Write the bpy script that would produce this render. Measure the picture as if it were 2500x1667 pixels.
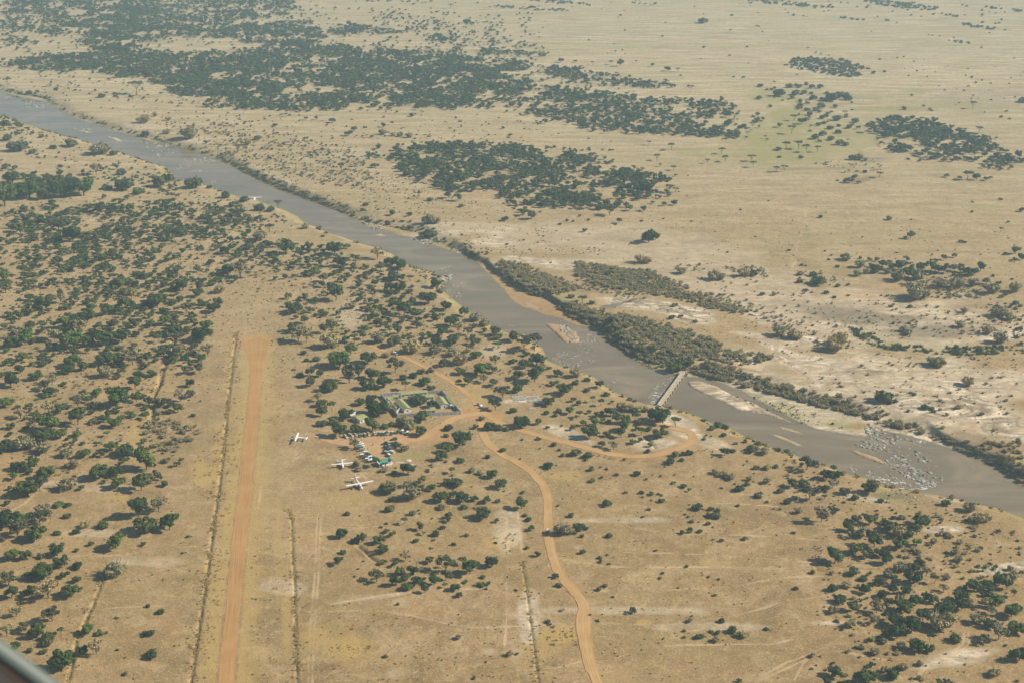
import bpy, bmesh, math, random
import numpy as np
from mathutils import Vector, Matrix
for o in list(bpy.data.objects): bpy.data.objects.remove(o)
S = bpy.context.scene
C = S.collection
# ---------------------------------------------------------------- camera, sky, sun, exposure
H = 442.0; F = 3500.0; PITCH = math.radians(20.13); HOR = 450.0
cam_d = bpy.data.cameras.new('camera'); cam = bpy.data.objects.new('camera', cam_d); C.objects.link(cam)
cam.location = (0, 0, H); cam.rotation_euler = (math.pi/2 - PITCH, 0, 0)
cam_d.sensor_width = 36.0; cam_d.lens = F*36.0/2500.0; cam_d.clip_start = 0.05; cam_d.clip_end = 60000
S.camera = cam
W = bpy.data.worlds.new('World'); S.world = W; W.use_nodes = True
nt = W.node_tree; nt.nodes.clear()
sky = nt.nodes.new('ShaderNodeTexSky'); sky.sky_type = 'NISHITA'; sky.sun_disc = False
EL = math.radians(36)
sky.sun_elevation = EL; sky.sun_rotation = math.radians(90); sky.altitude = 1500; sky.air_density = 1.0; sky.dust_density = 1.5
bg = nt.nodes.new('ShaderNodeBackground'); bg.inputs[1].default_value = 0.058
ow = nt.nodes.new('ShaderNodeOutputWorld'); nt.links.new(sky.outputs[0], bg.inputs[0]); nt.links.new(bg.outputs[0], ow.inputs[0])
sd = bpy.data.lights.new('sun', 'SUN'); sd.energy = 5.0; sd.angle = math.radians(0.5); sd.color = (1.0, 0.90, 0.73)
sun = bpy.data.objects.new('sun', sd); C.objects.link(sun); sun.rotation_euler = (0, math.pi/2 - EL, 0); sun.location = (300, 300, 600)
S.view_settings.view_transform = 'Standard'; S.view_settings.look = 'None'; S.view_settings.gamma = 1; S.view_settings.exposure = 0.55
S.render.engine = 'CYCLES'
S.cycles.max_bounces = 5; S.cycles.diffuse_bounces = 2; S.cycles.glossy_bounces = 2; S.cycles.transparent_max_bounces = 6; S.cycles.volume_bounces = 0
HAZE = 1.2e-4
# ---------------------------------------------------------------- photo pixel <-> ground
cp, sp = math.cos(PITCH), math.sin(PITCH)
def ray(px, py):
    px = np.asarray(px, float); py = np.asarray(py, float)
    a = (px-1250)/F; v = (py-833.5)/F
    return a, cp - v*sp, -(sp + v*cp)
def gp(px, py, z=0.0):
    dx, dy, dz = ray(px, py); t = (z-H)/dz
    return dx*t, dy*t
def scale(py): return cp*(np.asarray(py, float)+HOR)/H        # image px per metre across the view on the ground
def proj(x, y, z=0.0):
    zc = y*cp + (H-z)*sp; v = (H-z)*cp - y*sp
    return 1250 + F*x/zc, 833.5 + F*v/zc
def PL(s):
    return np.array([[float(a) for a in t.split(',')] for t in s.split()])
# lattice noise
_rt = np.random.RandomState(5).rand(256, 256)
def vnoise(x, y, f, o=0):
    x = np.asarray(x)*f + o*17.3; y = np.asarray(y)*f + o*31.7
    xi = np.floor(x).astype(int); yi = np.floor(y).astype(int); fx = x-xi; fy = y-yi
    fx = fx*fx*(3-2*fx); fy = fy*fy*(3-2*fy)
    g = lambda a, b: _rt[a & 255, b & 255]
    return (g(xi, yi)*(1-fx)+g(xi+1, yi)*fx)*(1-fy) + (g(xi, yi+1)*(1-fx)+g(xi+1, yi+1)*fx)*fy
def fbm(x, y, f, n=3, o=0):
    r = 0; a = 1; s = 0
    for i in range(n): r = r + a*vnoise(x, y, f*2**i, o+i); s += a; a *= .55
    return r/s
def sstep(a, b, x):
    t = np.clip((x-a)/(b-a), 0, 1); return t*t*(3-2*t)
def dist_line(X, Y, L, closed=False):
    d = np.full(X.shape, 1e9); n = len(L)
    for i in range(n if closed else n-1):
        x0, y0 = L[i]; x1, y1 = L[(i+1) % n]; dx = x1-x0; dy = y1-y0; q = dx*dx+dy*dy+1e-9
        t = np.clip(((X-x0)*dx+(Y-y0)*dy)/q, 0, 1)
        d = np.minimum(d, (X-x0-t*dx)**2+(Y-y0-t*dy)**2)
    return np.sqrt(d)
def inside(X, Y, L):
    r = np.zeros(X.shape, bool); n = len(L)
    for i in range(n):
        x0, y0 = L[i]; x1, y1 = L[(i+1) % n]
        if y0 == y1: continue
        c = ((y0 > Y) != (y1 > Y)) & (X < (x1-x0)*(Y-y0)/(y1-y0)+x0); r ^= c
    return r
def wl(L, z=0.0):
    x, y = gp(L[:, 0], L[:, 1], z); return np.stack([x, y], 1)
# ---------------------------------------------------------------- river outline (photo pixels, at water level)
WZ = -5.0
NEAR = PL("-900,60 -200,235 0,280 18,286 74,307 119,322 167,335 208,345 241,357 283,369 328,384 369,399 402,408 429,432 426,447 444,441 477,444 506,453 545,470 581,480 626,489 664,503 701,516 725,528 746,546 773,555 803,570 835,579 868,591 910,603 957,620 987,641 1032,659 1065,668 1094,686 1077,695 1082,710 1106,731 1130,749 1151,766 1181,784 1205,799 1235,811 1264,817 1294,829 1325,850 1337,880 1367,892 1409,903 1453,922 1477,940 1504,958 1537,973 1572,985 1608,991 1632,994 1665,1003 1706,1017 1742,1035 1781,1044 1820,1065 1850,1075 1874,1089 1919,1101 1955,1116 2003,1134 2038,1143 2068,1157 2113,1166 2157,1184 2217,1196 2247,1202 2291,1208 2336,1217 2381,1229 2440,1241 2500,1265 2700,1340 3400,1560")
FAR = PL("-900,10 -200,180 0,224 45,238 101,247 119,253 140,268 167,283 208,298 247,308 283,322 328,334 366,346 417,356 459,365 506,381 545,396 575,411 630,439 666,457 710,471 743,486 785,500 823,513 853,528 871,540 898,555 937,562 972,574 1017,583 1047,597 1077,606 1106,614 1142,626 1166,641 1184,662 1211,689 1229,707 1246,731 1273,749 1298,757 1328,769 1367,778 1403,793 1447,802 1477,826 1498,840 1522,857 1551,880 1587,897 1629,910 1660,915 1677,919 1721,922 1766,937 1811,955 1855,979 1889,997 1925,1017 1955,1032 1994,1047 2038,1055 2083,1062 2113,1065 2150,1050 2196,1059 2247,1071 2277,1080 2321,1095 2366,1111 2411,1128 2455,1157 2500,1184 2700,1262 3400,1480")
LOWF = PL("-900,8 -200,178 0,221 45,232 101,240 119,250 140,266 167,281 247,306 328,332 417,354 506,379 575,409 666,455 743,484 823,511 871,538 898,547 937,552 972,560 1017,570 1047,586 1077,597 1106,608 1145,626 1181,645 1211,672 1240,686 1264,705 1300,719 1334,731 1364,750 1394,772 1453,796 1490,826 1528,852 1555,868 1600,885 1640,902 1677,912 1721,914 1766,926 1800,937 1904,962 1994,988 2083,1008 2143,1030 2217,1047 2277,1066 2321,1086 2366,1106 2411,1122 2455,1152 2500,1178 2700,1256 3400,1474")
WATER = np.concatenate([wl(NEAR, WZ), wl(FAR, WZ)[::-1]])
LOW = np.concatenate([wl(NEAR, WZ), wl(LOWF, WZ+.4)[::-1]])
NEARW = wl(NEAR, WZ)
SCARP = wl(LOWF, WZ+.4)
POOL = wl(PL("1455,752 1475,745 1500,741 1520,737 1550,727 1570,728 1545,735 1520,743 1500,752 1480,756"), -1.2)
BARS = [("1677,931 1706,928 1751,943 1796,967 1845,985 1883,1006 1925,1026 1955,1037 1919,1029 1860,1011 1800,1000 1751,976 1706,957 1682,943", .75, "long pale sandbar below the bridge beside the far bank"),
 ("1895,1038 1934,1047 1976,1062 1943,1059 1904,1047", .3, "thin sandbar in midstream, upper of the two slivers below the bridge"),
 ("1868,1056 1904,1062 1940,1077 1970,1091 1940,1088 1910,1076", .4, "thin sandbar in midstream, lower of the two slivers below the bridge"),
 ("2067,1096 2090,1099 2113,1107 2140,1115 2163,1128 2154,1133 2122,1123 2092,1111", .9, "reddish sandbar tapering into the lower rapids"),
 ("1325,789 1355,791 1379,797 1406,811 1418,829 1412,838 1388,838 1373,834 1358,818", .9, "orange triangular sandbar above the upper rapids"),
 ("256,331 286,337 301,345 288,347 270,339", .6, "small brown sandbar in the far upstream reach"),
 ("1273,733 1300,741 1326,757 1310,758 1285,748", .25, "narrow sand spit under the dark cut bank"),
 ("180,316 205,318 230,324 210,326", .25, "faint gravel bar upstream of the small brown bar"),
 ("905,572 930,570 950,578 925,579", .12, "faint submerged bar near the stony far bank")]
BARW = [(wl(PL(s), WZ), h) for s, h, l in BARS]
DITCH = [(PL("577,810 567,900 556,990 548,1085 535,1190 522,1280 510,1370 495,1470 480,1570 466,1667 450,1800"), .75, 1.0),
 (PL("705,1240 712,1265 714,1340 720,1440 722,1530 727,1667 730,1800"), .5, .9),
 (PL("1275,1370 1286,1440 1294,1500 1303,1570 1315,1667 1325,1800"), .45, .8),
 (PL("436,790 425,830 418,855 398,905 388,940 375,965 372,1000 370,1050"), 1.6, 1.8),
 (PL("255,1405 240,1440 225,1480 205,1520 185,1570 165,1667 150,1760"), .7, 1.1),
 (PL("1445,1108 1500,1120 1560,1126 1620,1122 1680,1106 1720,1100 1760,1096"), .9, 1.0),
 (PL("1575,1065 1590,1080 1600,1092"), .9, 1.5),
 (PL("875,1330 890,1342 905,1358 921,1368"), 1.2, 1.4),
 (PL("2000,1370 2060,1380 2140,1386"), 1.0, 1.5), (PL("1995,1387 2030,1395 2060,1392"), 1.0, 1.5)]
_dw = []
for L, dep, wd in DITCH:
    _dw.append((wl(L), dep, wd))
def height(x, y, full=False):
    x = np.asarray(x, float); y = np.asarray(y, float); sh = x.shape; X = x.ravel(); Y = y.ravel()
    z = (fbm(X, Y, 1/70., 3, 3)-.5)*1.6 + (fbm(X, Y, 1/9., 2, 9)-.5)*.22
    near = np.zeros(X.shape)
    m = dist_line(X, Y, NEARW[::6]) < 260
    xm, ym = X[m], Y[m]; zm = z[m]
    ds = dist_line(xm, ym, SCARP); dn = dist_line(xm, ym, NEARW); il = inside(xm, ym, LOW); iw = inside(xm, ym, WATER)
    d_w = np.minimum(dn, dist_line(xm, ym, wl(FAR, WZ)))
    farside = ds < dn
    j = vnoise(xm, ym, 1/14., 2)
    qx = proj(xm, ym, 0)[0]
    cut = sstep(1095, 1150, qx)*sstep(1640, 1560, qx)+sstep(2255, 2300, qx)+.55*sstep(520, 600, qx)*sstep(900, 780, qx)
    wf = np.where(farside, 2.5+7*j**2+(1-np.clip(cut, 0, 1))*(9+14*vnoise(xm, ym, 1/30., 5)), 13+9*j)
    d = np.where(farside, ds, dn)
    zz = (WZ+.25) + (zm-WZ-.25)*sstep(0, 1, d/wf)**np.where(farside, .8, .9)
    zl = WZ + .08 + np.clip(d_w*.03, 0, .5)
    zr = WZ - np.clip(d_w*.25, .02, 1.2)
    zz = np.where(il, zl, zz); zz = np.where(iw, zr, zz)
    for P, h in BARW:
        ip = inside(xm, ym, P); dp = dist_line(xm, ym, P, True)
        zz = np.where(ip, np.maximum(zz, WZ + np.clip(dp*.3, .02, h)), zz)
    # creek pool
    ip = inside(xm, ym, POOL); dp = dist_line(xm, ym, POOL, True)
    zz = np.where(ip, -1.6, np.where((dp < 7) & ~il, np.minimum(zz, -1.15+dp*.17), zz))
    z[m] = zz
    if full:
        for L, dep, wd in _dw:
            dd = dist_line(X, Y, L); z -= dep*1.5*np.exp(-(dd/wd)**2)*(.45+.8*vnoise(X, Y, .2, 6))
    return z.reshape(sh)
def at(px, py, dz=0.0):
    px = np.atleast_1d(np.asarray(px, float)); py = np.atleast_1d(np.asarray(py, float))
    z = np.zeros(px.shape)
    for _ in range(4):
        x, y = gp(px, py, z+dz); z = .5*z+.5*height(x, y) if _ else height(x, y)
    x, y = gp(px, py, z+dz)
    return x, y, height(x, y)
def at1(px, py):
    x, y, z = at(px, py); return Vector((float(x[0]), float(y[0]), float(z[0])))
# ---------------------------------------------------------------- helpers
def tag(o, label, cat=None, group=None, kind=None):
    if label: o['label'] = label
    if cat: o['category'] = cat
    if group: o['group'] = group
    if kind: o['kind'] = kind
    return o
def empty(name, loc, rz=0.0, label=None, cat=None, group=None, sc=1.0):
    o = bpy.data.objects.new(name, None); C.objects.link(o); o.location = loc; o.rotation_euler = (0, 0, rz); o.scale = (sc, sc, sc)
    o.empty_display_size = 0.5
    return tag(o, label, cat, group)
class MB:
    def __init__(s): s.v = []; s.f = []; s.m = []
    def add(s, vs, fs, mi=0):
        b = len(s.v); s.v += [tuple(v) for v in vs]; s.f += [tuple(b+i for i in f) for f in fs]; s.m += [mi]*len(fs); return s
    def box(s, c, d, rz=0, mi=0, bev=0.0):
        cx, cy, cz = c; hx, hy, hz = d[0]/2, d[1]/2, d[2]/2; ca, sa = math.cos(rz), math.sin(rz); vs = []
        if bev <= 0:
            for X, Y, Z in [(-1,-1,-1),(1,-1,-1),(1,1,-1),(-1,1,-1),(-1,-1,1),(1,-1,1),(1,1,1),(-1,1,1)]:
                x = X*hx; y = Y*hy; vs.append((cx+x*ca-y*sa, cy+x*sa+y*ca, cz+Z*hz))
            return s.add(vs, [(3,2,1,0),(4,5,6,7),(0,1,5,4),(1,2,6,5),(2,3,7,6),(3,0,4,7)], mi)
        ring = [(hx-bev,-hy),(hx,-hy+bev),(hx,hy-bev),(hx-bev,hy),(-hx+bev,hy),(-hx,hy-bev),(-hx,-hy+bev),(-hx+bev,-hy)]
        for k, (zz, q) in enumerate([(-hz, 1), (hz-bev, 1), (hz, 0)]):
            for x, y in ring:
                if q == 0: x *= (hx-bev)/hx; y *= (hy-bev)/hy
                vs.append((cx+x*ca-y*sa, cy+x*sa+y*ca, cz+zz))
        fs = [tuple(range(7, -1, -1)), tuple(range(16, 24))]
        for k in range(2):
            for i in range(8): fs.append((k*8+i, k*8+(i+1) % 8, (k+1)*8+(i+1) % 8, (k+1)*8+i))
        return s.add(vs, fs, mi)
    def tube(s, pts, rs, n=6, mi=0, cap=True):
        pts = [Vector(p) for p in pts]; vs = []; fs = []
        for i, p in enumerate(pts):
            t = (pts[min(i+1, len(pts)-1)]-pts[max(i-1, 0)]).normalized()
            a = t.orthogonal().normalized(); b = t.cross(a)
            for k in range(n):
                th = 2*math.pi*k/n; vs.append(p+(a*math.cos(th)+b*math.sin(th))*rs[i])
        for i in range(len(pts)-1):
            for k in range(n): fs.append((i*n+k, i*n+(k+1) % n, (i+1)*n+(k+1) % n, (i+1)*n+k))
        if cap: fs.append(tuple(range(n-1, -1, -1))); fs.append(tuple((len(pts)-1)*n+k for k in range(n)))
        return s.add(vs, fs, mi)
    def prism(s, poly, y0, y1, mi=0, top=None):          # side profile in x,z extruded along y; top = inset of the roofline
        n = len(poly); vs = [(x, y0, z) for x, z in poly]+[(x, y1, z) for x, z in poly]
        fs = [tuple(range(n)), tuple(range(2*n-1, n-1, -1))]
        for i in range(n): fs.append((i, i+n, (i+1) % n+n, (i+1) % n))
        return s.add(vs, fs, mi)
    def mesh(s, name, mats, smooth=False):
        me = bpy.data.meshes.new(name); me.from_pydata(s.v, [], s.f)
        for m in (mats if isinstance(mats, (list, tuple)) else [mats]): me.materials.append(m)
        if any(s.m): me.polygons.foreach_set('material_index', s.m)
        if smooth: me.polygons.foreach_set('use_smooth', [True]*len(s.f))
        me.update(); return me
    def build(s, name, mats, parent=None, smooth=False, loc=None, rz=0):
        o = bpy.data.objects.new(name, s.mesh(name, mats, smooth)); C.objects.link(o)
        if parent: o.parent = parent
        if loc is not None: o.location = loc; o.rotation_euler = (0, 0, rz)
        return o
def put(name, me, parent=None, loc=None, rz=0, sc=None):
    o = bpy.data.objects.new(name, me); C.objects.link(o)
    if parent: o.parent = parent
    if loc is not None: o.location = loc
    o.rotation_euler = (0, 0, rz)
    if sc is not None: o.scale = sc if isinstance(sc, (tuple, list)) else (sc, sc, sc)
    return o
# ---------------------------------------------------------------- materials
class NT:
    def __init__(s, name):
        s.m = bpy.data.materials.new(name); s.m.use_nodes = True; s.t = s.m.node_tree; s.t.nodes.clear()
        s.b = s.n('ShaderNodeBsdfPrincipled'); s.o = s.n('ShaderNodeOutputMaterial'); s.l(s.b.outputs[0], s.o.inputs[0])
    def n(s, ty, **k):
        x = s.t.nodes.new(ty)
        for a, b in k.items(): setattr(x, a, b)
        return x
    def l(s, a, b): s.t.links.new(a, b)
    def noise(s, sc, det=3, vec=None, rough=.55, dist=0):
        x = s.n('ShaderNodeTexNoise'); x.inputs['Scale'].default_value = sc; x.inputs['Detail'].default_value = det; x.inputs['Roughness'].default_value = rough; x.inputs['Distortion'].default_value = dist
        if vec is not None: s.l(vec, x.inputs['Vector'])
        return x.outputs[0]
    def ramp(s, fac, stops):
        x = s.n('ShaderNodeValToRGB'); e = x.color_ramp.elements
        while len(e) < len(stops): e.new(.5)
        for i, (p, c) in enumerate(stops):
            e[i].position = p; e[i].color = (c, c, c, 1) if isinstance(c, (int, float)) else tuple(c)+(1,)
        s.l(fac, x.inputs[0]); return x.outputs[0]
    def mix(s, fac, a, b, mode='MIX'):
        x = s.n('ShaderNodeMix', data_type='RGBA', blend_type=mode)
        for i, v in ((0, fac), (6, a), (7, b)):
            if isinstance(v, (int, float)): x.inputs[i].default_value = v
            elif isinstance(v, tuple): x.inputs[i].default_value = v+(1,)
            else: s.l(v, x.inputs[i])
        return x.outputs[2]
    def math(s, op, a, b=None, c=None):
        x = s.n('ShaderNodeMath', operation=op)
        for i, v in ((0, a), (1, b), (2, c)):
            if v is None: continue
            if isinstance(v, (int, float)): x.inputs[i].default_value = v
            else: s.l(v, x.inputs[i])
        return x.outputs[0]
    def bump(s, h, strength, dist):
        x = s.n('ShaderNodeBump'); x.inputs['Strength'].default_value = strength; x.inputs['Distance'].default_value = dist
        s.l(h, x.inputs['Height']); s.l(x.outputs[0], s.b.inputs['Normal'])
def mat(name, col, rough=.8, var=.15, nscale=1.0, metal=0.0, spec=.5, bump=0, rand=0.0):
    q = NT(name); tc = q.n('ShaderNodeTexCoord'); nz = q.noise(nscale, 4, tc.outputs['Object'])
    lo = tuple(max(0, c*(1-var)) for c in col); hi = tuple(min(1, c*(1+var)) for c in col)
    c = q.ramp(nz, [(.3, lo), (.7, hi)])
    if rand:
        oi = q.n('ShaderNodeObjectInfo'); r = q.ramp(oi.outputs['Random'], [(0, 1-rand), (1, 1+rand)]); c = q.mix(1.0, c, r, 'MULTIPLY')
    q.l(c, q.b.inputs['Base Color']); q.b.inputs['Roughness'].default_value = rough; q.b.inputs['Metallic'].default_value = metal
    q.b.inputs['Specular IOR Level'].default_value = spec
    if bump: q.bump(nz, .6, bump)
    return q.m
def foliage(name, c1, c2, c3, rand=.45):
    q = NT(name); tc = q.n('ShaderNodeTexCoord'); geo = q.n('ShaderNodeNewGeometry'); oi = q.n('ShaderNodeObjectInfo')
    nz = q.noise(5, 2, tc.outputs['Object']); 
    c = q.ramp(nz, [(.32, c1), (.68, c2)])
    isl = q.math('MULTIPLY_ADD', geo.outputs['Random Per Island'], .5, 0)
    c = q.mix(isl, c, c3)
    hue = q.ramp(oi.outputs['Random'], [(0, (1-rand, 1-rand*.75, 1-rand)), (.5, (1, 1, 1)), (.8, (1+rand*.9, 1+rand*.5, 1)), (1, (1.15, 1.15+rand*.6, 1.0))])
    c = q.mix(1.0, c, hue, 'MULTIPLY')
    q.l(c, q.b.inputs['Base Color']); q.b.inputs['Roughness'].default_value = .75; q.b.inputs['Specular IOR Level'].default_value = .2
    return q.m
M = {}
M['leaf'] = foliage('broad_leaves', (.032, .056, .010), (.078, .115, .020), (.13, .16, .035))
M['leaf_dark'] = foliage('dark_leaves', (.024, .044, .009), (.055, .085, .017), (.095, .125, .028))
M['leaf_flat'] = foliage('acacia_leaves', (.05, .06, .028), (.09, .10, .045), (.13, .13, .06))
M['leaf_shrub'] = foliage('shrub_leaves', (.05, .066, .022), (.10, .118, .042), (.14, .15, .06))
M['leaf_grey'] = foliage('grey_twigs', (.18, .155, .075), (.29, .25, .13), (.40, .33, .19), .3)
M['leaf_green'] = foliage('reed_leaves', (.06, .09, .02), (.11, .15, .035), (.15, .18, .05), .2)
M['grass'] = foliage('dry_grass', (.34, .25, .09), (.50, .37, .15), (.62, .48, .22), .12)
M['bark'] = mat('bark', (.10, .075, .05), .9, .3, 6)
M['dead_bark'] = mat('dead_bark', (.26, .22, .17), .9, .2, 6)
# ---------------------------------------------------------------- the ground sheet (finer where the picture looks closely)
def axis(a, b, step, ext):
    mid = np.arange(a, b+step, step)
    return np.concatenate([np.array(ext[0], float), mid, np.array(ext[1], float)])
gx = np.concatenate([axis(-400, -62, 6, ([-12000, -7000, -4000, -2500, -1500, -900, -620, -480], [])), axis(-58, 2560, 2.6, ([], [])), axis(2566, 2960, 6, ([], [3050, 3200, 3600, 4500, 6500, 9500, 14500]))])
gy = axis(-30, 1690, 2.6, ([-400, -340, -280, -220, -160, -110, -75, -50], [1710, 1760, 1850, 2000, 2300, 2800, 3600, 5000]))
PX, PY = np.meshgrid(gx, gy)
GX, GY = gp(PX, PY)
GX = GX.ravel(); GY = GY.ravel(); PXf = PX.ravel(); PYf = PY.ravel()
# at a given latitude the sheet's columns fan out; clamp the fan so that no column leaves the air box
GX = np.clip(GX, -26000, 26000)
GZ = height(GX, GY, True)
def ell(lst):
    r = np.zeros(GX.shape)
    wob = (fbm(GX, GY, 1/35., 3, 4)-.5)*1.3
    for t in lst.split():
        v = [float(a) for a in t.split(',')]; cx, cy, rx, ry, am = v[:5]; th = math.radians(v[5] if len(v) > 5 else 0)
        m = (abs(PXf-cx) < (rx+ry)*2.4) & (abs(PYf-cy) < (rx+ry)*2.4)
        dx = PXf[m]-cx; dy = PYf[m]-cy; a = (dx*math.cos(th)+dy*math.sin(th))/rx; b = (-dx*math.sin(th)+dy*math.cos(th))/ry
        r[m] = np.maximum(r[m], am*sstep(1.35, .55, np.sqrt(a*a+b*b)+wob[m]))
    return r
pale = ell("2150,950,420,90,.55,8 2150,780,380,70,.45,4 1750,680,300,50,.35,10 1500,590,350,40,.3,5 1590,745,110,16,1,8 1690,768,70,18,1,15 1880,770,70,12,.6,15 1850,820,90,10,.6,8 1950,828,80,14,.8,10 1900,850,60,10,.7,20 2150,795,190,22,.55,3 2010,885,120,22,.8,10 2120,905,110,16,1 2230,980,100,26,.9,20 2380,1000,110,30,1,15 2450,1045,80,22,.9,10 1930,890,60,12,1,30 2330,950,120,26,.7 2430,820,110,20,.7 2330,770,160,18,.5,5 1310,640,80,9,.8,10 1140,560,170,20,.4 1400,640,170,10,.45 1200,590,60,14,.6 2460,1385,70,12,.8,-8 2310,1290,50,10,.7 2330,1610,130,22,.6,-10 1670,1050,90,20,.7,30 1720,1070,70,12,.6,20 1290,1500,30,50,.5 900,1460,120,5,.5,-8 1240,1290,30,50,.4 700,1430,60,20,.35 1290,1530,20,40,.5 1500,1270,120,9,.35 1500,1490,200,12,.3 1250,980,20,6,.5 2020,1520,60,8,.5 1400,1065,70,14,.6,20 1600,1080,60,16,.6 350,310,90,8,.3 860,375,80,14,.3 470,345,50,8,.4 700,440,30,10,.3 760,500,60,10,.3,20 2320,1210,60,14,.7,10 2100,1215,90,14,.5,12 1200,860,40,20,.3 860,760,50,40,.3 2050,780,100,14,.5 2480,930,90,30,.6 1720,1530,150,10,.3 150,1180,60,8,.3 270,1190,80,10,.35 380,1370,90,12,.3 240,1300,80,8,.3")
green = ell("1960,340,200,60,.5 2300,260,160,14,.4 1900,350,110,42,.8 1930,290,50,45,.8 1880,240,60,20,.6 2080,235,120,7,.5 2180,268,110,6,.6 1750,372,110,14,.5 1960,380,90,25,.6 2400,503,60,8,.6 2060,300,60,20,.5 60,238,60,5,1,12 1900,975,170,16,.9,15 1060,640,55,14,.9,25 1385,728,60,6,.7,12 2120,812,60,10,.9,15 2280,848,190,9,.9,3 2030,840,40,8,.8 560,128,120,5,.55 760,104,70,5,.4 1560,852,40,8,.7,30 2190,1220,70,16,.5,25 2245,1060,110,7,.9,14 830,1075,0.1,.1,0 1990,1050,.1,.1,0 1300,130,260,10,.3 1100,15,200,6,.25 1240,35,120,5,.4 2300,70,260,6,.35 30,330,60,14,.3 100,470,90,20,.3 980,1105,60,9,.6 1010,1115,40,6,.5 1620,735,30,8,.5,30 1510,120,220,8,.25 2230,225,40,9,.6")
gold = ell("850,1590,90,50,.8 770,1555,60,50,.6 1370,1548,55,22,1 1220,1322,35,13,.9 1290,1340,20,10,.6 500,1160,45,36,.8 540,1090,26,60,.6 700,1480,14,150,.6 680,1360,12,120,.5 620,1620,40,60,.4 860,1215,80,26,.35 560,940,16,110,.4 1120,1000,60,14,.4,-10 1150,950,50,20,.6,30 1000,1370,30,12,.3 770,1310,60,16,.4 1730,1370,20,8,.6 1570,1520,22,8,.9 950,1100,20,30,.4 1380,1160,50,10,.6 520,1500,20,120,.4 290,1200,26,26,.7 330,1080,20,60,.6 350,1000,12,40,.5 1330,1580,60,30,.5 1480,1650,80,20,.3 830,1560,40,40,.4 650,1040,20,120,.35 1960,1330,30,6,.4 900,1060,.1,.1,0 670,1010,30,50,.35 1600,1330,20,6,.4")
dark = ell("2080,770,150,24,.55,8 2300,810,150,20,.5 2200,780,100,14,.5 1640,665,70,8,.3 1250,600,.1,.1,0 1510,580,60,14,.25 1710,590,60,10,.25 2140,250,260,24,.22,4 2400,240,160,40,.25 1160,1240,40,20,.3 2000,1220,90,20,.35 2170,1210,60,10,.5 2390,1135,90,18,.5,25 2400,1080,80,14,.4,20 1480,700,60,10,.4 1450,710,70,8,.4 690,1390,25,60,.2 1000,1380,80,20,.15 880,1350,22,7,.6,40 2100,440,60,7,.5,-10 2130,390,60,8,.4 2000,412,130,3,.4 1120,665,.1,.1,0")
red = ell("1000,1062,110,18,.9,-3 870,1075,60,17,1 900,1092,60,18,.9 830,1070,70,15,.7 780,1066,45,10,.6 930,1120,50,12,.45,30 900,1110,60,14,.5 1140,1010,60,14,.8,-10 1180,1015,40,14,.9 960,1085,40,16,.7 627,835,48,14,.8 890,1345,30,9,.5 1080,1040,.1,.1,0 1590,1045,40,14,.5 730,1062,30,8,.3 1460,765,.1,.1,0 1260,770,60,10,.4,20 1300,850,60,14,.4 960,865,60,12,.4,15 1180,880,60,16,.3 40,1150,120,40,.3 330,940,90,60,.25 120,620,160,60,.2 2250,700,120,14,.35 2100,720,80,10,.3")
mown = ell("700,1170,70,110,1 780,1260,90,40,.6 720,1080,50,60,.9 690,1300,40,100,.7")
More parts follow.
